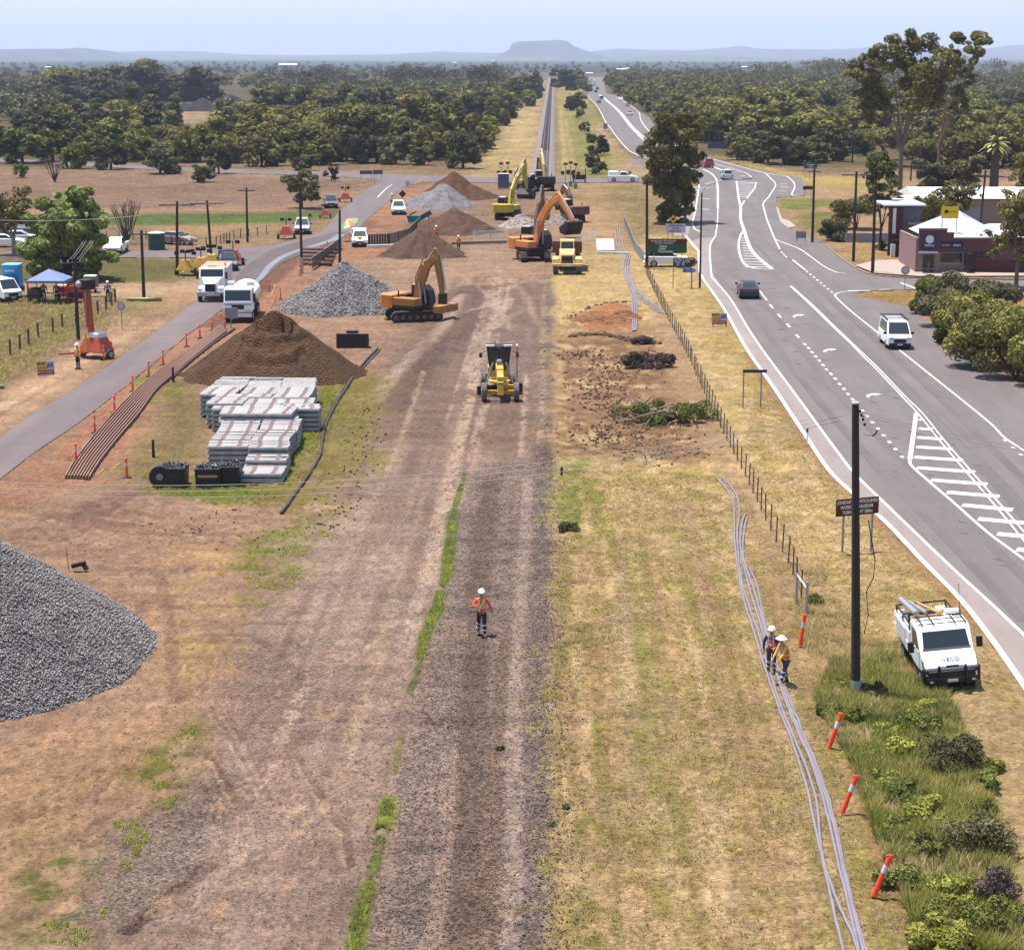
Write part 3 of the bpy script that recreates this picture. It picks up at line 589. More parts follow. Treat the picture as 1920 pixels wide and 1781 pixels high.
# far part
lines += ribbon([(1101, 180), (1120, 201), (1135, 228), (1143, 239), (1156, 257), (1176, 280), (1190, 289), (1208, 296), (1255, 306)], .25)
lines += ribbon([(1152, 180), (1171, 191), (1196, 209), (1202, 227), (1223, 252), (1262, 272), (1327, 296)], .25)
lines += ribbon([(1123, 178), (1156, 206), (1182, 238), (1209, 264), (1240, 282), (1300, 300), (1360, 322), (1372, 328)], .45)
lines += ribbon([(1125, 178), (1159, 206), (1186, 238), (1214, 264)], .45)
lines += ribbon([(1340, 308), (1372, 316), (1400, 326), (1409, 333)], .16)
for (x_, y_) in ((1345, 312), (1360, 317), (1378, 323), (1388, 330)): lines += ribbon([(x_, y_), (x_ + 9, y_ + .6)], .4, smooth=False)
lines += ribbon([(708, 371), (722, 356), (735, 347)], .16)
sheet('road_marking', lines, .032, PAINT, label='white painted lane lines, arrows and chevrons of the highway')
stn = []
for k in range(60):
    f_ = r9.random(); x_ = 1400 + 480 * f_ + r9.uniform(-40, 130) * (.4 + f_); y_ = 560 + 500 * f_; l_ = r9.uniform(2, 9); stn.append([Vector(G(x_, y_)), Vector(G(x_ + l_ * 1.6, y_ + l_ * .15)), Vector(G(x_ + l_ * 2.2, y_ + l_ * .4)), Vector(G(x_ + l_ * .5, y_ + l_ * .3))])
sheet('road_stain', stn, .0285, asphalt('dark_stain', S(122, 110, 112), S(140, 128, 128)), label='small dark stains and patches on the highway asphalt')
# pinkish shoulder, worn wheel tracks and a painted shadow line
sh = [(1341, 446), (1332, 465), (1335, 512), (1369, 560), (1432, 660), (1492, 741), (1560, 834), (1599, 885), (1647, 933), (1779, 1060), (1843, 1119), (1920, 1191), (2010, 1280), (2010, 1420), (1920, 1286), (1843, 1177), (1792, 1115), (1737, 1060), (1664, 983), (1599, 926), (1554, 882), (1512, 820), (1447, 722), (1400, 655), (1360, 584), (1332, 543), (1316, 522), (1312, 500), (1310, 472), (1296, 452), (1312, 447)]
sheet('road_shoulder', [[G(*p) for p in sh]], .024, SH, label='pinkish sealed shoulder beside the highway')
trk_shadow = []
trk_shadow += ribbon([(1408, 452), (1450, 492), (1520, 556), (1600, 628), (1680, 704), (1760, 780), (1840, 862), (1920, 948), (2000, 1040)], .35)
trk_shadow += ribbon([(1432, 452), (1480, 486), (1560, 560), (1650, 640)], .25)
trk_shadow += ribbon([(1290, 352), (1400, 366), (1480, 370)], .3)  # thin cast shadow across the highway, painted as a dark strip
for off in (-.85, .85):
    for pts_ in ([(1385, 535), (1440, 600), (1500, 680), (1580, 775), (1660, 860), (1760, 960), (1860, 1060), (1960, 1165)], [(1520, 545), (1600, 620), (1690, 700), (1780, 790), (1870, 880), (1960, 975)]):
        for q_ in ribbon(pts_, .55): trk_shadow.append([Vector((v.x + off, v.y)) for v in q_])
sheet('wheel_track_and_shadow', trk_shadow, .026, TYRE_SHADOW, label='darker worn wheel tracks, seams and a painted shadow line on the highway')
sheet('bay_shoulder', [[G(*p) for p in [(1290, 350), (1308, 350), (1297, 420), (1290, 442), (1262, 442), (1280, 400)]]], .016, SH, label='dusty parking bay beside the highway')
sheet('footpath', [[G(*p) for p in [(1604, 500), (1640, 490), (1690, 489), (1740, 512), (2060, 516), (2060, 519), (1722, 520), (1640, 514)]]], .13, mat('pale_paving', S(232, 206, 190), .9, noise=.08, nscale=1), label='pale paved footpath in front of the corner shop')
sheet('concrete_apron', [[G(*p) for p in [(1455, 389), (1463, 417), (1478, 428), (1493, 425), (1480, 415), (1466, 410), (1459, 390)]]], .05, mat('apron', S(228, 204, 188), .9, noise=.08), label='pale concrete gutter apron by the highway curve')
kb = MB()
kp = smooth_pl([Vector(G(*p)) for p in [(1552, 463), (1580, 488), (1615, 509), (1640, 516.5), (1722, 522.5), (2060, 527.5)]], 3)
for a, b in zip(kp[:-1], kp[1:]): kb.beam((a.x, a.y, .06), (b.x, b.y, .06), .18, .15)
tag(kb.build('kerb', mat('kerb_concrete', S(190, 166, 140), .9, noise=.2, nscale=2)), 'concrete kerb along the side street by the shop', kind='structure')
# wet streak on the left road
wet = bpy.data.materials.new('wet_film'); wet.use_nodes = True; wb = wet.node_tree.nodes['Principled BSDF']; wb.inputs['Base Color'].default_value = (.12, .115, .125, 1); wb.inputs['Roughness'].default_value = .42; wb.inputs['Specular IOR Level'].default_value = .8
wn = wet.node_tree.nodes.new('ShaderNodeTexNoise'); wn.inputs['Scale'].default_value = .9; wr = wet.node_tree.nodes.new('ShaderNodeMapRange'); wr.inputs['From Min'].default_value = .42; wr.inputs['From Max'].default_value = .6; wr.inputs['To Min'].default_value = .3; wr.inputs['To Max'].default_value = .95; wet.node_tree.links.new(wn.outputs['Fac'], wr.inputs['Value']); wet.node_tree.links.new(wr.outputs[0], wb.inputs['Roughness'])
sheet('puddle', ribbon([(466, 541), (490, 520), (505, 500), (530, 482), (566, 468), (620, 452), (640, 440)], 0.5, 1.1), .018, wet, kind='structure', label='wet shiny streak of water on the side road')
sheet('damp_patch', [[G(*p) for p in [(440, 520), (470, 492), (510, 468), (560, 453), (625, 436), (655, 434), (628, 450), (566, 475), (530, 492), (490, 524), (462, 545), (448, 540)]]], .0145, asphalt('damp_asphalt', S(122, 106, 104), S(136, 120, 120)), label='darker damp asphalt on the side road')
# ------------------------------------------------------------------ railway track in the distance
rt = thing('railway_track', 'single railway track on grey ballast running away past the level crossing', 'railway track', (0, 0, 0))
rt['kind'] = 'structure'
bm_ = MB(); y0 = W(1020, 345).y; y1 = W(1030, 146).y
bm_.hexa([(-4.1, y0, 0), (.3, y0, 0), (.6, y1, 0), (-5.2, y1, 0), (-3.3, y0, .3), (-.4, y0, .3), (-.4, y1, .3), (-3.4, y1, .3)])
BALM = mat('rail_ballast', S(168, 152, 152), .95, noise=.25, nscale=1.2)
bm_.build('ballast', BALM, rt)
for x_ in (-2.4, -1.33):
    MB().box(x_ - .04, x_ + .04, y0 + 8, y1, .38, .5).build('rail', mat('rail_steel', (.3, .27, .25), .35, .7, noise=.1), rt)
sl = MB()
ks = int((y1 - y0) / 1.0)
for k in range(ks):
    if k < 100: MB().box(-2.9, -.85, y0 + 8 + k * 1.0, y0 + 8.25 + k * 1.0, .25, .38).build('sleeper', M['darkwood'] if k % 3 else M['concrete'], rt)
    else: sl.box(-2.9, -.85, y0 + 8 + k, y0 + 8.25 + k, .25, .38)
tag(sl.build('sleeper_run', M['wood'], rt), kind='stuff')
# ================================================================== helpers for vehicles
def text_mesh(s, size, m, parent, loc, rot=(PI / 2, 0, 0), sx=1.0, name='lettering', depth=.004, bold=False):
    cu = bpy.data.curves.new(name, 'FONT'); cu.body = s; cu.size = size; cu.align_x = 'CENTER'; cu.align_y = 'CENTER'; cu.extrude = depth
    if bold: cu.offset = size * .02
    t = bpy.data.objects.new(name + '_tmp', cu); COL.objects.link(t)
    dg = bpy.context.evaluated_depsgraph_get(); me = bpy.data.meshes.new_from_object(t.evaluated_get(dg)); bpy.data.objects.remove(t)
    me.materials.clear(); me.materials.append(m)
    o = bpy.data.objects.new(name, me); COL.objects.link(o); o.parent = parent; o.location = loc; o.rotation_euler = rot; o.scale = (sx, 1, 1); return o
def hd(a, b):
    """heading that looks from pixel a to pixel b on the ground"""
    p = G(*a); q = G(*b); return math.atan2(-(q[0] - p[0]), q[1] - p[1])
def pane(par, name, q, m, inset=.07, off=.012):
    q = [Vector(p) for p in q]; c = sum(q, Vector()) / 4; n = (q[1] - q[0]).cross(q[3] - q[0]).normalized()
    return_q = [p + (c - p) * inset * 2 for p in q]
    mb = MB(); mb.hexa([p - n * .01 for p in return_q] + [p + n * off for p in return_q]); return mb.build(name, m, par)
def wheel(par, x, y, r=.34, w=.22, dusty=False):
    o = MB().tube([(x - w / 2, y, r), (x - w * .42, y, r), (x + w * .42, y, r), (x + w / 2, y, r)], [r * .9, r, r, r * .9], 18).build('wheel', M['dusty_rubber' if dusty else 'rubber'], par)
    s = 1 if x > 0 else -1
    MB().tube([(x + s * w * .3, y, r), (x + s * w * .53, y, r)], r * .58, 12).build('rim', M['rim'], o); return o
CARK = {
 'sedan': dict(w=.9, low=[(-2.3, .3), (-2.33, .72), (-2.2, 1.0), (-1.2, 1.05), (.9, 1.0), (2.0, .86), (2.28, .66), (2.3, .3)], g=(-1.95, 1.05, 1.0, .8), r=(-1.15, .3, 1.47, .6), wy=(-1.35, 1.4), wr=.33),
 'suv': dict(w=.95, low=[(-2.35, .42), (-2.38, .85), (-2.3, 1.15), (1.0, 1.12), (2.1, 1.0), (2.38, .8), (2.4, .42)], g=(-2.3, 1.15, 1.12, .88), r=(-2.0, .4, 1.8, .7), wy=(-1.4, 1.45), wr=.39),
 'van': dict(w=.9, low=[(-2.3, .35), (-2.35, 1.1), (1.9, 1.15), (2.3, .95), (2.36, .35)], g=(-2.32, 1.95, 1.1, .88), r=(-2.25, 1.1, 1.98, .76), wy=(-1.35, 1.25), wr=.34),
 'ute': dict(w=.92, low=[(-2.6, .45), (-2.62, 1.12), (1.15, 1.12), (2.3, 1.02), (2.6, .8), (2.62, .45)], g=(-.75, 1.25, 1.12, .85), r=(-.5, .5, 1.75, .68), wy=(-1.6, 1.65), wr=.4),
}
def car(name, label, cat, loc, rz, paint, kind='sedan', group=None, canopy=None, rack=False, dark_low=False, light=False):
    k = CARK[kind]; w = k['w']; t = thing(name, label, cat, loc, rz, group)
    MB().prism(k['low'], -w, w, 'x').build('body', paint, t, bevel=.06)
    y0, y1, z0, h0 = k['g']; r0, r1, z1, h1 = k['r']
    P = [(-h0, y0, z0), (h0, y0, z0), (h0, y1, z0), (-h0, y1, z0), (-h1, r0, z1), (h1, r0, z1), (h1, r1, z1), (-h1, r1, z1)]
    MB().hexa(P).build('cabin', paint, t, bevel=.05)
    pane(t, 'windscreen', [P[2], P[3], P[7], P[6]], M['glass'], .05)
    pane(t, 'rear_window', [P[0], P[1], P[5], P[4]], M['glass'], .09)
    pane(t, 'side_window', [P[1], P[2], P[6], P[5]], M['glass'], .08); pane(t, 'side_window', [P[3], P[0], P[4], P[7]], M['glass'], .08)
    for y in k['wy']:
        for x in (-1, 1): wheel(t, x * (w - .1), y, k['wr'])
    if light: return t
    fy = k['low'][-1][0]; ry = k['low'][0][0]; fz = k['low'][-2][1]
    for x in (-1, 1):
        MB().box(x * w * .72 - .17, x * w * .72 + .17, fy - .12, fy + .02, fz - .13, fz + .03).build('headlight', M['lamp'], t, bevel=.02)
        MB().box(x * w * .84 - .1, x * w * .84 + .1, ry - .06, ry + .03, .72, 1.0).build('tail_light', M['redlamp'], t, bevel=.02)
        MB().box(x * (w + .12) - .11, x * (w + .12) + .11, y1 - .35, y1 - .22, z0 + .02, z0 + .2).build('mirror', M['black'], t, bevel=.02)
    MB().box(-w * .9, w * .9, fy - .05, fy + .06, .3, .52).build('front_bumper', M['black'] if kind in ('ute', 'suv', 'van') else paint, t, bevel=.03)
    MB().box(-w * .9, w * .9, ry - .07, ry + .05, .32, .56).build('rear_bumper', M['black'] if kind == 'ute' else paint, t, bevel=.03)
    MB().box(-w * .5, w * .5, fy - .02, fy + .035, .56, fz - .12).build('grille', M['black'], t)
    MB().box(-.2, .2, fy + .06, fy + .075, .38, .48).build('number_plate', M['plate'], t)
    if kind == 'ute':
        MB().box(-w + .12, w - .12, -2.5, -.85, 1.1, 1.13).build('tray_floor', M['black'], t)
        if canopy: MB().box(-w + .06, w - .06, -2.58, -.8, 1.13, 1.82, .1, .06).build('canopy', canopy, t, bevel=.04)
    if rack:
        r = MB()
        for yy in np.linspace(r0 + .1, r1 - .3, 5): r.box(-h1, h1, yy, yy + .06, z1 + .12, z1 + .17)
        for x in (-1, 1): r.box(x * h1 - .03, x * h1 + .03, r0, r1, z1 + .1, z1 + .2)
        r.build('roof_rack', M['black'], t)
    return t
def paint(name, c, rough=.3): return mat(name, c, rough, noise=.04, nscale=1.5, spec=.6)
PW = M['white']; PB = paint('black_car_paint', (.008, .008, .011), .4); PS = paint('silver_car_paint', (.4, .42, .45)); PR = paint('dark_red_car_paint', (.3, .01, .025))
PBL = paint('blue_car_paint', (.02, .1, .22)); PD = paint('charcoal_car_paint', (.04, .045, .055)); PG = paint('grey_car_paint', (.28, .3, .33))
HR = 0.0
# cars on the highway
car('black_car', 'black car driving away in the left lane past the turn arrows', 'car', G(1402, 556), hd((1402, 556), (1384, 520)), PB, 'sedan')
car('van', 'white van with black roof rack driving towards the camera on the highway', 'van', G(1677, 648), hd((1677, 648), (1712, 680)), PW, 'van', rack=True)
car('silver_car', 'silver car driving away on the highway bend above the chevron island', 'car', G(1363, 337), hd((1363, 337), (1340, 320)), PS, 'suv')
car('red_car', 'dark red car driving away on the highway beside the big roadside tree', 'car', G(1326, 314), hd((1326, 314), (1300, 306)), PR, 'suv')
car('blue_car', 'blue car on the highway just left of the big roadside tree', 'car', G(1201, 285), hd((1201, 285), (1188, 272)), PBL, 'sedan')
for i, (px, py, pm, kd, lb, tow) in enumerate([(1181, 217, PG, 'suv', 'grey car coming towards the camera, nearest on the far right lane', 1), (1177, 200, PD, 'sedan', 'dark car behind the nearest oncoming grey car on the far highway', 1), (1164, 188, PW, 'sedan', 'white car at the head of the right lane on the far highway', 1), (1123, 194, PD, 'sedan', 'dark car, the nearer of the two dark cars going away on the far highway', 0), (1128, 187, PB, 'suv', 'black car, the farther of the two dark cars going away on the far highway', 0), (1117, 175, PD, 'suv', 'small dark car in the far dip of the highway, the nearer one', 0), (1120, 169, PB, 'suv', 'small dark car in the far dip of the highway, the farther one', 0)]):
    car('distant_car', lb, 'car', G(px, py), hd((1177, 200), (1190, 215)) if tow else hd((1140, 210), (1120, 190)), pm, kd, 'cars on the far straight of the highway', light=True)
def far_truck(px, py, lb, pm):
    t = thing('distant_truck', lb, 'truck', G(px, py), 0, 'trucks on the far straight of the highway')
    MB().box(-1.2, 1.2, -7, 1.5, 1.1, 4.0).build('trailer', pm, t); MB().box(-1.15, 1.15, 2, 4.2, .6, 3.4, .1, .1).build('cab', M['white'], t)
    for y in (-6, -4.8, 2.6):
        for x in (-1, 1): wheel(t, x, y, .5, .3)
far_truck(1114, 161, 'white truck at the far end of the highway, the nearer one', M['white']); far_truck(1108, 156, 'white truck at the far end of the highway, the farther one', M['offwhite'])
# work vehicles
car('utility_truck', 'white canopied ute standing on the level crossing road', 'ute', G(1168, 341), -PI / 2, PW, 'ute', canopy=PW)
car('dual_cab', 'white dual cab ute parked beside the far grey ballast heap', 'ute', G(747, 401), hd((747, 401), (752, 420)), PW, 'suv')
uc = car('traffic_ute', 'white ute with yellow chevron bonnet parked at the shade cloth fence under the umbrella', 'ute', G(675, 460), hd((675, 460), (674, 480)), PW, 'ute', canopy=PW)
MB().box(-.22, .22, 1.3, 2.45, 1.1, 1.13).build('bonnet_stripe', M['limeyellow'], uc)
car('dark_ute', 'black ute parked among the lamp trailers beside the left road', 'ute', G(427, 504), hd((427, 504), (440, 530)), PB, 'ute', canopy=PB)
car('four_wheel_drive', 'grey and white four wheel drive parked on the verge with red signal trailer', 'car', G(567, 437), hd((567, 437), (566, 450)), PG, 'suv')
car('grey_wagon', 'dark grey wagon with white roof on the left verge, farthest up the road', 'car', G(620, 389), hd((620, 389), (625, 400)), PD, 'suv')
car('pickup', 'white pickup parked beside the big round green tree', 'ute', G(219, 474), hd((219, 474), (195, 486)), PW, 'ute')
car('rusty_car', 'cream and rust old car wreck lying in the left paddock yard', 'car', G(332, 458), hd((332, 458), (370, 460)), paint('faded_cream', S(214, 190, 170), .6), 'sedan')
car('shaded_car', 'white car parked under the tree at the left edge, nearest the trunk', 'car', G(12, 463), -PI / 2, PW, 'sedan'); car('parked_car', 'white car behind the left edge tree', 'car', G(38, 456), -PI / 2 + .2, M['offwhite'], 'sedan')
car('white_van', 'white van at the left edge beside the blue portable toilet', 'van', G(4, 562), hd((0, 562), (60, 575)), PW, 'van')
car('car_behind_sign', 'white four wheel drive with red bonnet parked behind the green direction sign', 'car', G(1250, 500), PI / 2 + PI, PW, 'suv')
# ------------------------------------------------------------------ near utility truck
def near_truck():
    px = (1768, 1266); t = thing('utility_truck', 'white crane truck with black bull bar parked on the grass verge near the camera', 'truck', tuple(Vector((*G(1784, 1306), 0)) - 2.65 * Vector((.0, -1, 0))), PI + .02); t.rotation_euler[1] = .1; t.scale = (.88, .8, .83)
    w = 1.05
    cab = [(.55, .95), (.5, 2.55), (.75, 2.72), (1.75, 2.7), (2.0, 2.6), (2.55, 1.85), (3.15, 1.5), (3.27, 1.3), (3.3, .95)]
    MB().prism(cab, -w, w, 'x').build('cab', PW, t, bevel=.08)
    MB().hexa([(-w + .14, 2.54, 1.90), (w - .14, 2.54, 1.90), (w - .14, 2.5, 1.86), (-w + .14, 2.5, 1.86), (-w + .2, 2.1, 2.52), (w - .2, 2.1, 2.52), (w - .2, 2.0, 2.5), (-w + .2, 2.0, 2.5)]).build('windscreen', M['glass'], t)
    for s in (-1, 1):
        x = s * (w + .006)
        MB().prism([(1.0, 1.8), (1.0, 2.5), (1.85, 2.5), (2.3, 1.82)], x - .012, x + .012, 'x').build('side_window', M['glass'], t)
        MB().box(x - .005, x + .02, 1.0, 2.35, 1.0, 1.78).build('door', PW, t, bevel=.01)
        a = MB(); a.box(s * (w + .1) - .05, s * (w + .3), 2.2, 2.26, 1.9, 1.95); a.box(s * (w + .3) - .12, s * (w + .3) + .12, 2.16, 2.3, 1.72, 2.18); a.build('mirror', M['black'], t, bevel=.03)
        MB().hexa([(s * .5, 3.33, 1.2), (s * 1.06, 3.3, 1.24), (s * 1.06, 2.9, 1.24), (s * .5, 2.9, 1.2), (s * .62, 3.21, 1.4), (s * 1.06, 3.06, 1.56), (s * 1.06, 2.8, 1.56), (s * .62, 2.9, 1.4)]).build('headlight', mat('dark_headlight', (.08, .09, .1), .1, spec=.9), t)
        MB().box(s * .98 - .04, s * .98 + .04, 2.6, 2.72, 1.72, 1.78).build('indicator', M['amber'], t)
    MB().box(-.92, .92, 3.2, 3.42, .62, 1.18).build('bumper', M['black'], t, bevel=.05)
    b = MB()
    for s in (-1, 1): b.beam((s * .55, 3.45, .6), (s * .5, 3.5, 1.42), .09, .09); b.beam((s * 1.05, 3.3, .65), (s * 1.08, 3.25, 1.28), .09, .09)
    b.beam((-.52, 3.5, 1.4), (.52, 3.5, 1.4), .08, .08); b.beam((-1.07, 3.32, 1.15), (1.07, 3.32, 1.15), .09, .12); b.beam((-1.0, 3.42, .85), (1.0, 3.42, .85), .12, .1)
    b.build('bull_bar', M['black'], t)
    MB().hexa([(-.95, 3.3, 1.05), (.95, 3.3, 1.05), (.95, 3.0, 1.05), (-.95, 3.0, 1.05), (-.5, 3.24, 1.36), (.5, 3.24, 1.36), (.5, 3.0, 1.36), (-.5, 3.0, 1.36)]).build('grille', M['black'], t); MB().hexa([(-.95, 2.6, 1.86), (.95, 2.6, 1.86), (.95, 2.5, 1.86), (-.95, 2.5, 1.86), (-.93, 2.53, 1.92), (.93, 2.53, 1.92), (.93, 2.4, 1.92), (-.93, 2.4, 1.92)]).build('wiper_cowl', M['black'], t)
    for s in (-1, 1):
        MB().box(s * .36 - .12, s * .36 + .12, 3.5, 3.58, 1.36, 1.46).build('driving_lamp', M['lamp'], t, bevel=.02)
        MB().tube([(s * .82, 3.4, .78), (s * .82, 3.47, .78)], .08, 10).build('fog_lamp', M['lamp'], t)
    MB().box(-.2, .2, 3.48, 3.5, .72, .84).build('number_plate', M['plate'], t)
    text_mesh('IVECO', .26, mat('blue_lettering', (.02, .06, .25), .5), t, (0, 3.08, 1.565), (math.radians(31), 0, PI), 1.0, bold=True)
    # service body
    MB().box(-1.08, 1.08, -3.0, .42, 1.0, 1.5).build('service_body', PW, t, bevel=.04)
    for s in (-1, 1):
        q = MB(); q.box(s * .85 - .22, s * .85 + .22, -2.95, .4, 1.5, 2.05); q.build('side_locker', PW, t, bevel=.04)
        for y in (-2.1, -1.0): MB().box(s * 1.08 - .012, s * 1.08 + .012, y - .5, y + .5, 1.15, 1.95).build('locker_door', M['offwhite'], t, bevel=.01)
    MB().box(-.62, .62, -2.9, .38, 1.5, 1.56).build('tray', M['grey'], t)
    r = MB()
    for y in (-2.6, -1.2, .2): r.box(-1.05, 1.05, y, y + .06, 2.35, 2.41); r.box(-1.05, -.99, y, y + .06, 2.0, 2.4); r.box(.99, 1.05, y, y + .06, 2.0, 2.4)
    for x in (-1.02, 1.02): r.box(x - .03, x + .03, -2.6, .26, 2.35, 2.41); r.box(x - .03, x + .03, .2, .34, 2.35, 2.8)
    r.box(-1.05, 1.05, .28, .34, 2.74, 2.8)
    for x in (-.9, -.5, .35, .8): r.box(x - .02, x + .02, .3, 2.0, 2.76, 2.8)
    for y in (.7, 1.2, 1.8): r.box(-.95, .95, y, y + .04, 2.74, 2.78)
    r.build('roof_rack', M['darksteel'], t)
    MB().tube([(.78, -2.9, 2.52), (.82, .9, 2.98)], .12, 10).build('conduit_tube', M['steel'], t); MB().tube([(.5, -2.5, 2.5), (.4, .6, 2.9)], .07, 8).build('conduit_tube', M['steel'], t)
    MB().tube([(.2, -2.2, 2.5), (-.2, .4, 2.75)], .06, 8).build('ladder_pole', M['plank'], t)
    MB().box(-.9, -.3, .55, .85, 2.82, 2.98).build('light_bar', M['white'], t, bevel=.03); MB().box(-.25, .0, .55, .85, 2.82, 2.96).build('beacon', M['amber'], t, bevel=.04)
    MB().tube([(-.98, .5, 2.6), (-1.0, .45, 4.0)], .012, 4).build('aerial', M['black'], t)
    c = MB(); c.box(-.9, .9, -3.0, 3.1, .6, .95); c.build('chassis', M['black'], t)
    for y in (-1.5, 2.2):
        for s in (-1, 1): wheel(t, s * .88, y, .5, .34)
    for s in (-1, 1): MB().box(s * .9 - .2, s * .9 + .2, -2.1, -.9, 1.02, 1.08).build('mudguard', M['black'], t)
near_truck()
# ------------------------------------------------------------------ bonneted tipper and water truck
def bonnet_truck():
    px = (404, 556); t = thing('tipper_truck', 'white bonneted tipper truck, the farther of the two oncoming white trucks', 'truck', G(*px), hd(px, (385, 580)))
    w = 1.12
    MB().prism([(1.2, 1.0), (1.2, 2.85), (2.3, 2.9), (2.65, 2.05), (2.65, 1.0)], -w, w, 'x').build('cab', PW, t, bevel=.06)
    MB().hexa([(-w + .1, 2.63, 2.1), (w - .1, 2.63, 2.1), (w - .1, 2.6, 2.08), (-w + .1, 2.6, 2.08), (-w + .12, 2.40, 2.75), (w - .12, 2.40, 2.75), (w - .12, 2.3, 2.75), (-w + .12, 2.3, 2.75)]).build('windscreen', M['glass'], t)
    MB().hexa([(-.62, 2.6, .95), (.62, 2.6, .95), (.55, 4.2, .95), (-.55, 4.2, .95), (-.9, 2.6, 2.05), (.9, 2.6, 2.05), (.5, 4.15, 1.72), (-.5, 4.15, 1.72)]).build('bonnet', PW, t, bevel=.08)
    MB().box(-.46, .46, 4.14, 4.24, .95, 1.62).build('grille', M['darksteel'], t, bevel=.03)
    for s in (-1, 1):
        MB().hexa([(s * .5, 3.0, .9), (s * 1.2, 3.0, .9), (s * 1.2, 4.05, .9), (s * .5, 4.1, .9), (s * .6, 3.1, 1.4), (s * 1.15, 3.1, 1.35), (s * 1.1, 3.9, 1.3), (s * .6, 3.95, 1.38)]).build('fender', PW, t, bevel=.08)
        MB().box(s * .95 - .17, s * .95 + .17, 4.05, 4.12, 1.0, 1.2).build('headlight', M['lamp'], t); MB().box(s * 1.3 - .1, s * 1.3 + .1, 2.45, 2.55, 1.9, 2.5).build('mirror', M['black'], t)
        for y in (3.5, -1.6, -2.9): wheel(t, s * 1.0, y, .5, .35)
        MB().tube([(s * 1.08, 1.05, 1.0), (s * 1.08, 1.05, 3.2)], .07, 8).build('exhaust_stack', M['chrome'], t)
    MB().box(-1.2, 1.2, 4.15, 4.35, .55, .95).build('bumper', M['steel'], t, bevel=.04); MB().box(-.3, .3, 4.35, 4.37, .68, .82).build('number_plate', M['plate'], t)
    MB().prism([(-4.4, 1.1), (-4.6, 2.7), (.9, 2.75), (.9, 1.1)], -1.2, 1.2, 'x').build('tipper_body', M['offwhite'], t, bevel=.04)
    MB().box(-1.1, 1.1, -4.3, .8, 2.7, 2.78).build('load_cover', mat('canvas', (.3, .22, .17), .9), t)
    MB().box(-.4, .4, 1.5, 1.8, 2.9, 3.02).build('beacon_bar', M['amber'], t); MB().box(-.8, .8, -4.3, 2.6, .6, 1.0).build('chassis', M['black'], t)
def cab_truck():
    px = (455, 596); t = thing('water_truck', 'white flat fronted water truck, the nearer of the two oncoming white trucks', 'truck', G(*px), hd(px, (436, 620)))
    w = 1.15
    MB().prism([(1.3, .9), (1.3, 2.85), (2.9, 2.85), (3.25, 1.75), (3.3, .9)], -w, w, 'x').build('cab', PW, t, bevel=.07)
    MB().hexa([(-w + .08, 3.23, 1.85), (w - .08, 3.23, 1.85), (w - .08, 3.1, 1.85), (-w + .08, 3.1, 1.85), (-w + .1, 2.97, 2.68), (w - .1, 2.97, 2.68), (w - .1, 2.9, 2.68), (-w + .1, 2.9, 2.68)]).build('windscreen', M['glass'], t)
    MB().box(-.5, .5, 3.28, 3.33, 1.15, 1.5).build('grille', M['black'], t); MB().box(-w, w, 3.28, 3.4, .5, .85).build('bumper', M['offwhite'], t, bevel=.04)
    MB().box(-w + .05, w - .05, 3.29, 3.32, 1.52, 1.62).build('front_trim', M['grey'], t)
    for s in (-1, 1):
        MB().box(s * .85 - .2, s * .85 + .2, 3.28, 3.35, .95, 1.15).build('headlight', M['lamp'], t); MB().box(s * 1.35 - .1, s * 1.35 + .1, 2.9, 3.0, 1.7, 2.4).build('mirror', M['black'], t)
        x = s * (w + .005); MB().prism([(1.8, 1.8), (1.8, 2.6), (2.85, 2.6), (3.05, 1.85)], x - .012, x + .012, 'x').build('side_window', M['glass'], t)
        for y in (2.3, -1.4, -2.6): wheel(t, s * .98, y, .5, .35)
    prof = [(math.cos(a) * 1.15, 1.95 + math.sin(a) * .85) for a in np.linspace(0, 2 * PI, 20, endpoint=False)]
    MB().prism(prof, -4.2, 1.0, 'y').build('water_tank', M['white'], t, smooth=False)
    MB().box(-.9, .9, -4.2, 3, .6, 1.1).build('chassis', M['black'], t)
    for s in (-1, 1): MB().box(s * .8 - .28, s * .8 + .28, .4, .95, 2.75, 3.15).build('tank_hatch', M['offwhite'], t, bevel=.04)
    MB().box(1.1, 1.3, -4.1, .9, 1.0, 1.2).build('side_rail', M['steel'], t)
bonnet_truck(); cab_truck()
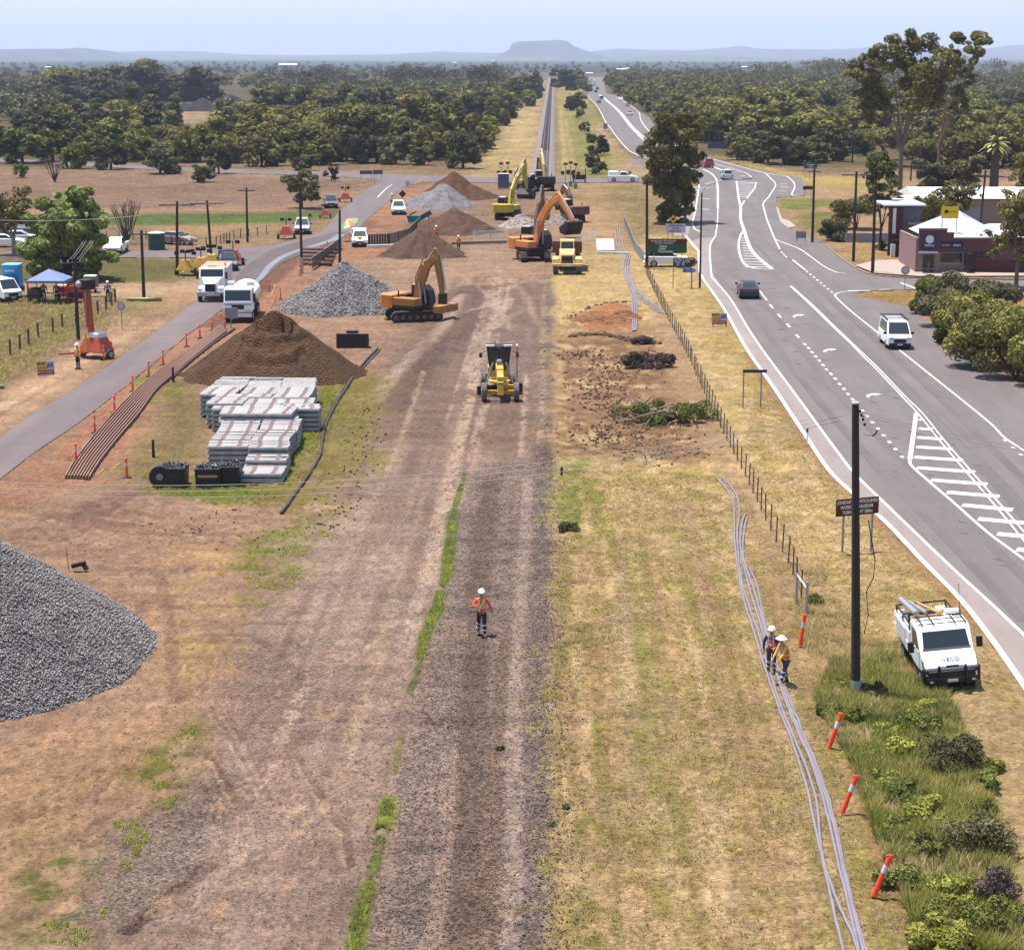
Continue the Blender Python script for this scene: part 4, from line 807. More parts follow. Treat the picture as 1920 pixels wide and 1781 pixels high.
# ------------------------------------------------------------------ excavators
def excavator(label, px, rzT, rzU, pm, J, sc=1.0, wide=1.0, bucket='std', cwm=None, group='excavators at work'):
    t = thing('excavator', label, 'excavator', G(*px), 0, group); t.scale = (sc, sc, sc)
    ct, st = math.cos(rzT), math.sin(rzT)
    und = MB()
    for s in (-1, 1):
        prof = [(-2.1, .15), (-2.2, .45), (-2.0, .78), (-1.7, .88), (1.7, .88), (2.0, .78), (2.2, .45), (2.1, .15), (1.8, 0), (-1.8, 0)]
        o = MB().prism(prof, s * 1.15 - .28, s * 1.15 + .28, 'x').build('track', M['darksteel'], t); o.rotation_euler.z = rzT
        g = MB()
        for k in range(7): g.tube([(s * 1.15 + s * .26, -1.8 + k * .6, .42), (s * 1.15 + s * .31, -1.8 + k * .6, .42)], .2, 8)
        g.build('road_wheels', M['dusty_rubber'], o)
        g = MB()
        for k in range(15): g.box(s * 1.15 - .3, s * 1.15 + .3, -1.85 + k * .26, -1.75 + k * .26, .86, .92)
        g.build('track_shoes', M['dusty_rubber'], o)
    und.box(-.95, .95, -.9, .9, .4, .95); u = und.build('undercarriage', M['darksteel'], t); u.rotation_euler.z = rzT
    U = bpy.data.objects.new('upper_body', None); COL.objects.link(U); U.parent = t; U.rotation_euler = (0, 0, rzU)
    pts2 = [(-1.35, -2.35), (-.9, -2.75), (.9, -2.75), (1.35, -2.35), (1.4, -1.2), (-1.4, -1.2)]
    MB().prism(pts2, 1.05, 2.15, 'z').build('counterweight', cwm or pm, U, bevel=.08)
    MB().box(-1.38, 1.38, -1.22, 1.1, 1.05, 1.3).build('deck', M['darksteel'], U)
    MB().box(.35, 1.38, -1.2, 1.05, 1.3, 1.95).build('engine_cover', pm, U, bevel=.06)
    MB().box(-1.3, .3, -1.2, -.6, 1.3, 2.1).build('engine_hood', M['darksteel'], U, bevel=.06)
    c = MB().prism([(-.5, 1.3), (-.5, 2.85), (.7, 2.9), (1.15, 2.5), (1.3, 1.9), (1.3, 1.3)], -1.36, -.4, 'x').build('cab', M['black'], U, bevel=.04)
    for x in (-1.37, -.39): MB().prism([(-.35, 1.9), (-.35, 2.75), (.65, 2.78), (1.02, 2.45), (1.15, 1.9)], x - .01, x + .01, 'x').build('window', M['glass'], c)
    MB().box(-1.3, -.46, -.4, .6, 2.88, 2.95).build('cab_roof', M['offwhite'], c)
    MB().tube([(.9, -.9, 1.95), (.9, -.9, 2.5)], .07, 8).build('exhaust', M['darksteel'], U)
    f, k1, k2, tip, se, bk = [Vector((0, *j)) for j in J]
    b = MB(); b.beam(f, k1, .42, .5, up=(1, 0, 0), w2=.75 if False else None); 
    b = MB()
    def seg(mb, a, c_, h1, h2, wd):
        mb.beam(a, c_, h1, wd, up=(1, 0, 0), w2=h2, h2=wd)
    seg(b, f, k1, .5, .85, .42); seg(b, k1, k2, .85, .75, .42); seg(b, k2, tip, .75, .4, .42); b.build('boom', pm, U, bevel=.03)
    a = MB(); d = (tip - se).normalized(); seg(a, tip + d * .7, tip, .35, .6, .34); seg(a, tip, se, .6, .3, .34); a.build('stick', pm, U, bevel=.03)
    for s in (-1, 1): MB().tube([(s * .33, f.y + .7, f.z - .2), (s * .33, k1.y, k1.z)], .08, 8).build('hydraulic_cylinder', M['steel'], U)
    cy = MB().tube([k1.lerp(k2, .7) + Vector((0, 0, .5)), tip + d * .7 + Vector((0, 0, .05))], .09, 8); cy.build('hydraulic_cylinder', M['steel'], U); cy = MB().tube([tip + d * .1 + Vector((0, .35, .1)), se + d * .5 + Vector((0, .4, 0))], .07, 8)
    cy.build('hydraulic_cylinder', M['steel'], U)
    hs = MB(); hs.tube([f + Vector((.15, 0, .5)), k1 + Vector((.15, -.45, .3)), k2 + Vector((.15, -.2, .55))], .04, 5); hs.build('hydraulic_hose', M['black'], U)
    if bucket == 'blade':
        q = MB(); q.box(-1.35, 1.35, bk.y - .3, bk.y + .5, bk.z - .1, bk.z + .55); q.build('tilt_bucket', pm, U, bevel=.1)
        q = MB(); q.box(-.3, .3, se.y - .25, se.y + .25, bk.z + .4, se.z + .2); q.build('hitch', M['darksteel'], U)
    else:
        w = .6 * wide
        prof = [(se.y - .1, se.z + .1), (se.y + .35, se.z), (bk.y + .6, bk.z + .35), (bk.y + .25, bk.z - .25), (bk.y - .45, bk.z - .1), (bk.y - .65, bk.z + .45), (se.y - .35, se.z - .2)]
        MB().prism(prof, -w, w, 'x').build('bucket', M['darksteel'], U, bevel=.04)
    return t
# A: long reach tool folded down beside the second ballast heap
excavator('orange excavator with bent arm and tilt bucket beside the middle grey ballast heap', (776, 600), math.radians(-74), math.radians(-120), M['ochre'], [(0.3, 1.6), (.75, 3.3), (1.3, 4.6), (2.35, 5.35), (2.9, 2.2), (3.1, 1.0)], 1.0, bucket='blade', cwm=M['morange'])
excavator('yellow excavator seen from behind with raised arm, left of the level crossing machines', (953, 411), math.radians(-10), math.radians(-24), M['limeyellow'], [(.3, 1.7), (1.2, 3.6), (2.6, 5.2), (5.3, 7.1), (5.9, 3.6), (5.8, 2.5)], 1.0, 2.0)
excavator('large orange excavator reaching its long arm over the yellow dump truck', (1000, 488), math.radians(8), math.radians(-143), M['morange'], [(.4, 1.8), (1.2, 4.0), (2.6, 5.6), (4.3, 6.3), (6.4, 4.2), (6.0, 3.2)], 1.1, 1.6)
excavator('orange excavator with upright arm standing behind the large orange excavator', (1001, 474), math.radians(0), math.radians(-20), M['rust'], [(.4, 1.8), (1.0, 3.6), (1.6, 5.0), (2.6, 6.6), (3.0, 4.4), (3.0, 3.6)], 1.0)
excavator('yellow excavator with pale roof just before the crossing road, left of the pair', (988, 359), math.radians(10), math.radians(150), M['catyellow'], [(.3, 1.7), (.9, 3.0), (2.2, 3.7), (3.6, 3.5), (4.4, 1.6), (4.1, .9)], .95)
excavator('yellow and black excavator with dark counterweight just before the crossing road, right of the pair', (1021, 357), math.radians(0), math.radians(8), M['catyellow'], [(.4, 1.8), (1.2, 3.4), (2.6, 4.8), (4.0, 5.2), (5.2, 2.6), (5.0, 1.6)], 1.1, cwm=M['black'])
excavator('dusty brown excavator standing on the right behind the yellow dump truck', (1074, 415), math.radians(5), math.radians(25), M['rust'], [(.4, 1.8), (1.0, 3.0), (2.0, 3.9), (3.2, 4.0), (4.2, 2.4), (4.0, 1.4)], 1.0)
# small compact machine on the far track
# ------------------------------------------------------------------ articulated dump truck
def dump_truck():
    px = (1063, 508); t = thing('dump_truck', 'dusty yellow dump truck facing the camera on the work corridor', 'dump truck', G(*px), PI)
    y = M['dustyyellow']
    MB().hexa([(-.85, 2.0, 1.4), (.85, 2.0, 1.4), (.7, 3.6, 1.3), (-.7, 3.6, 1.3), (-.8, 2.0, 2.5), (.8, 2.0, 2.5), (.62, 3.55, 2.05), (-.62, 3.55, 2.05)]).build('bonnet', y, t, bevel=.06)
    MB().prism([(.5, 1.5), (.5, 3.3), (1.9, 3.3), (2.15, 2.4), (2.15, 1.5)], -.72, .72, 'x').build('cab', y, t, bevel=.05)
    MB().hexa([(-.6, 2.14, 2.5), (.6, 2.14, 2.5), (.6, 2.0, 2.5), (-.6, 2.0, 2.5), (-.6, 1.95, 3.15), (.6, 1.95, 3.15), (.6, 1.85, 3.15), (-.6, 1.85, 3.15)]).build('windscreen', M['glass'], t)
    MB().box(-.55, .55, 3.52, 3.62, 1.35, 1.85).build('grille', M['darksteel'], t)
    for s in (-1, 1):
        MB().hexa([(s * .8, 2.1, 1.3), (s * 1.5, 2.1, 1.3), (s * 1.5, 3.5, 1.0), (s * .8, 3.5, 1.0), (s * .8, 2.2, 1.75), (s * 1.5, 2.2, 1.75), (s * 1.45, 3.45, 1.55), (s * .8, 3.45, 1.6)]).build('fender', y, t, bevel=.05)
        MB().box(s * 1.05 - .15, s * 1.05 + .15, 3.46, 3.52, 1.1, 1.4).build('headlight', M['lamp'], t)
        MB().box(s * 1.45 - .04, s * 1.45 + .04, 1.9, 2.0, 2.2, 3.0).build('mirror', M['darksteel'], t)
        for yy in (2.7, -1.6, -3.2): wheel(t, s * 1.15, yy, .75, .55, True)
    MB().box(-1.5, 1.5, 3.45, 3.75, .85, 1.15).build('bumper', y, t, bevel=.05); MB().box(-.5, .5, 3.75, 3.77, .9, 1.0).build('number_plate', M['offwhite'], t)
    b = MB(); b.hexa([(-1.1, -4.4, 1.6), (1.1, -4.4, 1.6), (1.1, .3, 1.5), (-1.1, .3, 1.5), (-1.5, -4.7, 3.0), (1.5, -4.7, 3.0), (1.5, .45, 2.95), (-1.5, .45, 2.95)]); b.build('dump_body', M['rust'], t, bevel=.05)
    MB().box(-1.5, 1.5, .35, .5, 1.9, 3.05).build('headboard', M['rust'], t); MB().box(-.6, .6, -4.2, 3.3, .8, 1.4).build('chassis', M['darksteel'], t)
dump_truck()
# ------------------------------------------------------------------ grader
def grader():
    px = (938, 752); t = thing('grader', 'yellow road grader facing the camera in the middle of the work corridor', 'grader', G(*px), PI + .06); y = M['catyellow']; t.scale = (.95, .95, .93)
    f = MB(); f.beam((0, -2.4, 2.0), (0, -.3, 1.95), .5, .5); f.beam((0, -.3, 1.95), (0, .55, 1.2), .46, .5); f.beam((0, .5, 1.25), (0, .62, .5), .42, .42, up=(0, 1, 0)); f.build('main_frame', y, t, bevel=.05)
    MB().hexa([(-.26, .28, 1.55), (.26, .28, 1.55), (.22, .62, 1.4), (-.22, .62, 1.4), (-.24, .2, 1.85), (.24, .2, 1.85), (.2, .6, 1.78), (-.2, .6, 1.78)]).build('nose_block', M['limeyellow'], t, bevel=.03)
    MB().beam((-1.0, 0, .6), (1.0, 0, .62), .22, .3).build('front_axle', y, t, bevel=.03)
    for s in (-1, 1):
        o = wheel(t, s * 1.08, 0, .64, .36, True)
        for yy in (-4.6, -6.1): wheel(t, s * 1.0, yy, .64, .38, True)
        MB().beam((s * .95, -5.4, .9), (s * .2, -5.0, 1.0), .3, .3).build('tandem_case', y, t)
        MB().tube([(s * .45, -1.6, 2.4), (s * .95, -1.5, .8)], .06, 8).build('lift_cylinder', M['steel'], t)
        g = MB(); g.box(s * .62 - .3, s * .62 + .3, -2.95, -2.8, 3.3, 3.44); 
        for k in range(3): g.box(s * .62 - .28 + k * .2, s * .62 - .14 + k * .2, -2.8, -2.74, 3.32, 3.42)
        g.build('roof_lamps', M['offwhite'], t)
        MB().box(s * 1.25 - .1, s * 1.25 + .1, -2.6, -2.5, 2.6, 2.95).build('mirror', M['black'], t); MB().beam((s * .9, -2.7, 3.0), (s * 1.25, -2.55, 2.9), .04, .04).build('mirror_arm', M['darksteel'], t)
    c = MB().hexa([(-.62, -4.0, 1.5), (.62, -4.0, 1.5), (.62, -2.7, 1.5), (-.62, -2.7, 1.5), (-.85, -4.1, 3.3), (.85, -4.1, 3.3), (.85, -2.75, 3.3), (-.85, -2.75, 3.3)]).build('cab', M['black'], t, bevel=.05)
    MB().hexa([(-.5, -2.7, 1.7), (.5, -2.7, 1.7), (.5, -2.66, 1.7), (-.5, -2.66, 1.7), (-.72, -2.74, 3.15), (.72, -2.74, 3.15), (.72, -2.7, 3.15), (-.72, -2.7, 3.15)]).build('windscreen', M['glass'], c)
    MB().box(-.86, .86, -4.15, -2.76, 3.3, 3.36).build('cab_roof', M['darksteel'], c, bevel=.03)
    MB().box(-.12, .12, -2.9, -2.75, 3.12, 3.3).build('beacon', M['amber'], c); MB().box(-.78, .78, -4.1, -2.68, 1.25, 1.9, .03, .02).build('cab_base', y, t, bevel=.03); MB().box(-.05, .05, -2.7, -2.62, 1.9, 3.2).build('window_pillar', M['darksteel'], c)
    MB().box(-.2, .2, -2.2, -1.6, 2.3, 2.55, .04, .04).build('saddle', M['grey'], t, bevel=.04)
    MB().box(-.55, .55, -6.9, -4.1, 1.2, 2.4, .04, .1).build('engine_hood', y, t, bevel=.06)
    b = MB(); b.beam((-1.6, -2.9, .42), (1.5, -1.7, .42), .16, .62); b.build('blade', M['darksteel'], t)
    MB().tube([(0, -2.3, .95), (0, -2.3, 1.05)], .75, 18).build('turntable', y, t); MB().beam((0, -.2, .7), (0, -2.2, 1.0), .3, .2).build('drawbar', y, t)
    MB().beam((-.95, -.55, .85), (-.25, -.5, .95), .3, .3).build('step_bracket', y, t)
    MB().tube([(-1.18, -1.3, 1.0), (-1.18, -1.3, 3.6)], .035, 6).build('gps_mast', M['rust'], t); MB().ball((-1.18, -1.3, 3.65), .09, 8, 4).build('gps_receiver', M['white'], t)
grader()
# ------------------------------------------------------------------ lamp and signal trailers
def trailer(label, px, col, cat='trailer', h=1.4, kind='light', group=None, rz=0.0, s=1.0):
    t = thing('light_trailer' if kind != 'board' else 'sign_trailer', label, cat, G(*px), rz, group); t.scale = (s, s, s)
    MB().hexa([(-.75, -.7, .45), (.75, -.7, .45), (.75, .7, .45), (-.75, .7, .45), (-.32, -.45, 1.35), (.32, -.45, 1.35), (.32, .45, 1.35), (-.32, .45, 1.35)]).build('housing', col, t, bevel=.05)
    for x in (-.85, .85): wheel(t, x, 0, .32, .2)
    MB().beam((0, -.7, .45), (0, -1.9, .4), .1, .1).build('drawbar', col, t)
    for x in (-.8, .8): MB().beam((x, .6, .5), (x * 1.1, .75, .02), .06, .06).build('outrigger', col, t)
    if kind == 'light':
        MB().tube([(0, 0, 1.3), (0, 0, 2.1)], .05, 6).build('mast', M['darksteel'], t)
        for x in ((-.4, .4) if col is M['rig'] else (-.75, -.25, .25, .75)):
            MB().box(x - .2, x + .2, -.12, .05, 2.0 - .3 * abs(x), 2.3 - .3 * abs(x)).build('floodlight', M['darksteel'], t, bevel=.03)
    return t
trailer('red signal trailer on the left verge beside the grey and white four wheel drive', (537, 448), M['rig'], s=1.15)
trailer('small red trailer in front of the dark grey wagon on the left verge', (610, 409), M['rig'], s=.85)
trailer('red trailer below the yellow warning sign on the left verge', (648, 379), M['rig'], s=1.05)
trailer('red trailer with raised twin floodlights beside the black ute', (438, 497), M['rig'], s=1.2)
for (x, y, lb) in ((349, 516, 'yellow lamp trailer nearest the leaning pole by the left road'), (378, 511, 'yellow lamp trailer, second from the leaning pole by the left road'), (398, 505, 'yellow and black lamp trailer right behind the bonneted truck')):
    trailer(lb, (x, y), M['catyellow'], group='yellow lamp trailers by the left road', s=1.15)
def rig():
    t = thing('drilling_trailer', 'tall red orange boom trailer standing on the left verge beside a worker', 'boom trailer', G(181, 671), -.5); r = M['rig']
    MB().hexa([(-1.15, -.8, .5), (1.15, -.8, .5), (1.15, .8, .5), (-1.15, .8, .5), (-.6, -.5, 1.55), (.7, -.5, 1.55), (.7, .5, 1.55), (-.6, .5, 1.55)]).build('housing', r, t, bevel=.06)
    MB().box(-.25, .7, -.5, .5, 1.5, 1.9).build('tank', M['offwhite'], t, bevel=.1)
    for x in (-1.3, 1.3): wheel(t, x, 0, .36, .24)
    MB().beam((0, -.8, .5), (-1.6, -2.2, .45), .12, .12).build('drawbar', r, t)
    MB().box(-.2, -.1, -.86, -.8, .7, 1.9).build('yellow_strip', M['limeyellow'], t)
    m = MB(); m.beam((-.35, 0, 1.2), (-.55, 0, 5.0), .32, .36); m.build('lower_boom', r, t, bevel=.02)
    m = MB(); m.beam((-.75, .1, 2.2), (-1.0, .1, 5.3), .18, .2); m.build('upper_boom', r, t)
    m = MB(); m.beam((-.55, -.2, 4.9), (-.6, -.2, 2.8), .07, .07); m.build('ram', M['steel'], t)
    MB().box(-1.15, -.15, -.45, .45, 5.0, 5.7).build('basket', M['darksteel'], t, bevel=.05); MB().ball((-.95, -.4, 5.35), .3, 8, 5).build('hose_reel', M['steel'], t)
rig()
# blue portable toilet
def loo():
    t = thing('portable_toilet', 'bright blue portable toilet on a stand at the left edge', 'portable toilet', G(26, 556)); s = 1.0
    MB().box(-.75, .75, -.7, .7, .9, 2.9).build('cabin', M['blue'], t, bevel=.06); MB().box(-.8, .8, -.75, .75, 2.9, 3.02, .05, .05).build('roof', mat('pale_blue', (.15, .4, .6), .5), t, bevel=.04)
    MB().box(-.8, .8, -.9, .9, .45, .9).build('skid', M['darksteel'], t)
    for x in (-.6, .6): wheel(t, x, 0, .35, .2)
    MB().box(-.5, .35, -.715, -.7, 2.35, 2.5).build('label_panel', M['steel'], t); MB().box(-.45, .45, -.72, -.705, 1.0, 2.2).build('door', mat('blue_door', (.01, .17, .38), .5), t)
loo()
def gazebo():
    t = thing('gazebo', 'blue peaked gazebo shading workers beside the left paddock', 'gazebo', G(95, 566))
    v = [(-1.7, -1.6, 2.05), (1.7, -1.6, 2.05), (1.7, 1.6, 2.05), (-1.7, 1.6, 2.05), (0, 0, 2.95), (-1.7, -1.6, 1.85), (1.7, -1.6, 1.85), (1.7, 1.6, 1.85), (-1.7, 1.6, 1.85)]
    mb = MB(); mb.add(v, [(0, 1, 4), (1, 2, 4), (2, 3, 4), (3, 0, 4), (5, 6, 1, 0), (6, 7, 2, 1), (7, 8, 3, 2), (8, 5, 0, 3)]); mb.build('canopy', M['marquee'], t)
    for x in (-1.6, 1.6):
        for y in (-1.5, 1.5): MB().box(x - .03, x + .03, y - .03, y + .03, 0, 2.05).build('leg', M['darksteel'], t)
gazebo()
def table(label, px, m, sz, name, cat, z0=0.0):
    t = thing(name, label, cat, G(*px)); a, b, h = sz
    MB().box(-a, a, -b, b, h - .06, h).build('tabletop', m, t)
    for x in (-a + .05, a - .05):
        for y in (-b + .05, b - .05): MB().box(x - .03, x + .03, y - .03, y + .03, 0, h - .06).build('leg', M['darksteel'], t)
table('folding table under the blue gazebo', (96, 566), M['offwhite'], (.7, .4, .8), 'folding_table', 'table')
table('long grey trestle bench right of the red generator', (190, 556), M['steel'], (1.2, .3, .8), 'trestle_bench', 'bench')
def gen(label, px, m, a, b, h, name, cat, m2=None):
    t = thing(name, label, cat, G(*px)); MB().box(-a, a, -b, b, .3, h).build('body', m, t, bevel=.05)
    MB().box(-a * .8, a * .8, -b - .015, -b, .45, h * .6).build('vent_panel', m2 or M['darksteel'], t); MB().box(-a * .9, a * .9, -b * .8, b * .8, h, h + .08).build('lid', m2 or M['darksteel'], t)
    for x in (-a * .7, a * .7): wheel(t, x, 0, .28, .16)
gen('red generator box under the power lines right of the blue gazebo', (146, 566), M['red'], .9, .6, 1.5, 'generator', 'generator')
gen('brown crate bin left under the blue gazebo edge', (66, 566), M['wood'], .55, .5, 1.2, 'crate_bin', 'bin')
gen('orange red barrel shaped plastic water barrier beside the gazebo', (119, 561), M['bollard'], .5, .35, 1.2, 'water_barrier', 'barrier', M['offwhite'])
gen('lilac grey square tank behind the trestle bench', (171, 548), mat('lilac_grey', S(160, 140, 140), .6), .6, .6, 1.5, 'square_tank', 'tank', M['offwhite'])
wt = thing('water_tank', 'dark green round water tank beside the old car wreck', 'water tank', G(294, 468)); MB().tube([(0, 0, 0), (0, 0, 1.9)], .95, 20).build('tank_wall', mat('tank_green', (.02, .06, .045), .6), wt); MB().tube([(0, 0, 1.9), (0, 0, 2.05)], [.97, .3], 20).build('lid', M['offwhite'], wt)
# ================================================================== people
def skin_obj(name, V, E, R, m, parent, sub=1):
    me = bpy.data.meshes.new(name); me.from_pydata([tuple(v) for v in V], E, []); me.materials.append(m)
    o = bpy.data.objects.new(name, me); COL.objects.link(o); o.parent = parent
    sk = o.modifiers.new('skin', 'SKIN'); 
    if not me.skin_vertices: bpy.context.view_layer.objects.active = o
    sv = me.skin_vertices[0].data
    for i, r in enumerate(R):
        r = r if isinstance(r, tuple) else (r, r); sv[i].radius = r
        sv[i].use_root = (i == 0)
    sk.use_smooth_shade = True
    ss = o.modifiers.new('sub', 'SUBSURF'); ss.levels = sub; ss.render_levels = sub
    return o
def person(label, px, rz, s=1.0, lean=0.0, legL=(0, 0), legR=(0, 0), armL=None, armR=None, vest='orange', sleeve='orange', trousers='navy', hat='helmet', brim=False, group=None, harness=False, loc=None, hands=True):
    """local +Y is the way the person faces; arm = (elbow xyz, hand xyz) offsets from the shoulder"""
    P = loc if loc else G(*px); t = thing('person', label, 'person', (P[0], P[1], gz(*P)), rz, group); t.scale = (s, s, s)
    hip = Vector((0, 0, .95)); ch = Vector((0, lean * .55, 1.28)); sh = Vector((0, lean * .85, 1.46)); nk = Vector((0, lean * 1.0 + .01, 1.55)); hdv = Vector((0, lean * 1.15 + .03, 1.68))
    armL = armL or ((-.08, .02, -.28), (-.1, .1, -.54)); armR = armR or ((.08, .02, -.28), (.1, .1, -.54))
    V = [hip, Vector((0, lean * .25, 1.1)), ch, sh, nk, hdv - Vector((0, 0, .06)), hdv, hdv + Vector((0, 0, .08))]; E = [(i, i + 1) for i in range(7)]
    R = [(.12, .08), (.12, .08), (.14, .09), (.11, .08), .055, .075, .095, .08]
    def limb(pts, rs, root):
        k = len(V); prev = root
        for p, r in zip(pts, rs): V.append(Vector(p)); R.append(r); E.append((prev, len(V) - 1)); prev = len(V) - 1
        return k
    legs = []
    for s_, (fx, lift) in ((-1, legL), (1, legR)):
        kx = fx * .5 + (.04 if fx > 0 else .02)
        pts = [(s_ * .1, 0, .88), (s_ * .11, kx, .5 + lift * .5), (s_ * .12, fx, .1 + lift), (s_ * .13, fx + .17, .04 + lift)]
        legs.append((limb(pts, [.095, .062, .045, .04], 0), pts))
    arms = []
    for s_, (e, h) in ((-1, armL), (1, armR)):
        a = sh + Vector((s_ * .19, 0, -.02)); pe = sh + Vector((s_ * .2, 0, 0)) + Vector(e); ph = sh + Vector((s_ * .2, 0, 0)) + Vector(h)
        dirv = (ph - pe).normalized(); palm = ph + dirv * .08
        pts = [a, pe, ph, palm]; arms.append((limb(pts, [.062, .042, .03, (.036, .018)], 3), pts))
        if hands:
            k0 = len(V) - 1; sidev = dirv.cross(Vector((0, 1, 0))); sidev = sidev.normalized() if sidev.length > .1 else Vector((1, 0, 0)); cur = sidev.cross(dirv)
            for q, ln in enumerate((.075, .085, .08, .062)):
                b = palm + sidev * (q - 1.5) * .02; limb([b + dirv * ln * .5, b + dirv * ln * .85 + cur * .025], [.009, .007], k0)
            th = ph + dirv * .03 + sidev * -.03; limb([th + sidev * -.02 + dirv * .02, th + sidev * -.025 + dirv * .055], [.011, .008], k0 - 1)
    body = skin_obj('body', V, E, R, M['skin'], t)
    f = MB(); f.hexa([hdv + Vector(v) for v in ((-.012, .085, -.03), (.012, .085, -.03), (.01, .12, -.02), (-.01, .12, -.02), (-.008, .085, .02), (.008, .085, .02), (.006, .1, .02), (-.006, .1, .02))])
    for s_ in (-1, 1): f.ball(hdv + Vector((s_ * .092, 0, -.01)), (.012, .025, .032), 6, 4)
    f.build('nose_and_ears', M['skin'], body)
    e = MB()
    for s_ in (-1, 1): e.ball(hdv + Vector((s_ * .033, .088, .012)), .011, 6, 4)
    e.box(-.025 + hdv.x, .025, hdv.y + .084, hdv.y + .092, hdv.z - .055, hdv.z - .048); e.build('eyes_and_mouth', M['boot'], body)
    # shirt
    SV = [hip - Vector((0, 0, .1)), V[1], ch, sh]; SE = [(0, 1), (1, 2), (2, 3)]; SR = [(.18, .14), (.17, .13), (.175, .125), (.145, .105)]
    for k, pts in arms:
        n = len(SV); SV += [Vector(pts[0]), Vector(pts[1]), Vector(pts[1]).lerp(Vector(pts[2]), .85)]; SE += [(3, n), (n, n + 1), (n + 1, n + 2)]; SR += [.074, .053, .04]
    skin_obj('shirt', SV, SE, SR, M[sleeve], t)
    if vest and vest != sleeve: skin_obj('vest', [SV[0] + Vector((0, 0, .06)), SV[1], SV[2], SV[3] - Vector((0, 0, .03))], [(0, 1), (1, 2), (2, 3)], [(.19, .15), (.185, .145), (.195, .145), (.16, .12)], M[vest], t)
    TV = [hip + Vector((0, 0, .04))]; TE = []; TR = [(.165, .125)]
    for k, pts in legs:
        n = len(TV); TV += [Vector(pts[0]), Vector(pts[1]), Vector(pts[2]) + Vector((0, 0, .02))]; TE += [(0, n), (n, n + 1), (n + 1, n + 2)]; TR += [.108, .08, .065]
    skin_obj('trousers', TV, TE, TR, M[trousers], t)
    tp = MB()
    for k, pts in legs:
        a, b, c = [Vector(p) for p in pts[:3]]
        for q in ((a.lerp(b, .9) if False else b.lerp(c, .1)), b.lerp(c, .55)):
            tp.tube([q - (c - b).normalized() * .025, q + (c - b).normalized() * .025], .088 if q is not None else .08, 10)
    tp.build('reflective_band', M['tape'], t)
    vb = MB()
    yb = ch.y
    prof = [(math.cos(a) * .2, yb + math.sin(a) * .15) for a in np.linspace(0, 2 * PI, 14, endpoint=False)]
    vb.prism(prof, 1.12, 1.17, 'z')
    for s_ in (-1, 1):
        for yy in (-1, 1): vb.beam((s_ * .09, yb + yy * .145, 1.16), (s_ * .1, sh.y + yy * .115, 1.49), .05, .012, up=(0, 1, 0))
    vb.build('reflective_band', M['tape'], t)
    for k, pts in legs:
        c, d = Vector(pts[2]), Vector(pts[3]); MB().hexa([(c.x - .05, c.y - .08, c.z - .1), (c.x + .05, c.y - .08, c.z - .1), (c.x + .05, c.y + .22, c.z - .1), (c.x - .05, c.y + .22, c.z - .1), (c.x - .05, c.y - .07, c.z + .04), (c.x + .05, c.y - .07, c.z + .04), (c.x + .04, c.y + .2, c.z - .03), (c.x - .04, c.y + .2, c.z - .03)]).build('boot', M['boot'], t, bevel=.02)
    h = MB(); h.ball(hdv + Vector((0, -.01, .075)), (.125, .15, .115), 14, 8); h.tube([hdv + Vector((0, 0, .06)), hdv + Vector((0, 0, .072))], .21 if brim else .145, 16)
    if not brim: h.box(-.08, .08, hdv.y + .1, hdv.y + .2, hdv.z + .055, hdv.z + .07)
    h.build('hard_hat', M[hat], t, smooth=True)
    if harness:
        s1 = MB(); s1.beam((-.1, sh.y + .14, 1.5), (.1, ch.y + .17, 1.02), .05, .02, up=(0, 1, 0)); s1.build('lanyard', M['hvyellow'], t)
    return t
person('worker in orange shirt and white hard hat walking towards the camera along the gravel bed', (903, 1190), PI + .05, 1.0, .0, legL=(.22, 0), legR=(-.16, .03), armR=((.14, .06, -.26), (-.05, .22, -.22)), armL=((-.12, -.06, -.28), (-.2, -.12, -.52)), sleeve='orange', vest='orange', harness=True)
person('worker in orange vest standing behind on the grey pipes, left of the pair', (1446, 1262), PI - .35, .98, .1, legL=(.05, 0), legR=(-.05, 0), sleeve='navy', vest='orange', trousers='greycloth', armL=((-.06, .12, -.26), (.02, .28, -.34)), armR=((.08, .05, -.3), (.05, .12, -.55)))
person('worker with yellow sleeves and broad brim hat bending over the pipes, right of the pair', (1473, 1281), PI / 2 + .5, .96, .2, legL=(.28, .04), legR=(-.12, 0), sleeve='yellowcloth', vest='orange', trousers='greycloth', armL=((-.03, .14, -.26), (.02, .34, -.5)), armR=((.05, .1, -.28), (.02, .28, -.52)), brim=True)
person('worker in yellow shirt standing by the red boom trailer on the left verge', (147, 692), PI - .6, 1.0, sleeve='yellowcloth', vest='orange', armR=((.1, .1, -.26), (.3, .3, -.2)))
person('worker in orange standing by the dark earth heap in front of the white fence', (860, 472), PI, 1.0, sleeve='orange', vest='orange')
person('worker with white helmet half hidden behind the brown earth heap', None, PI, 1.0, sleeve='orange', vest='orange', loc=(W(818, 452).x, W(818, 452).y))
person('worker in bright yellow beside the white dual cab at the far ballast heap', (735, 388), PI, 1.05, sleeve='hvyellow', vest='hvyellow')
person('worker in dark clothes standing left under the blue gazebo', (83, 566), 0, 1, sleeve='navy', vest='navy', hands=False); person('worker in dark clothes standing right under the blue gazebo', (107, 566), 0, 1, sleeve='navy', vest='navy', hands=False)
person('worker in dark clothes by the trestle bench', (203, 566), 0, 1, sleeve='navy', vest='navy', hands=False)
person('worker holding the red, green and yellow umbrella beside the white ute', (662, 458), PI, 1, sleeve='hvyellow', vest='hvyellow', hands=False)
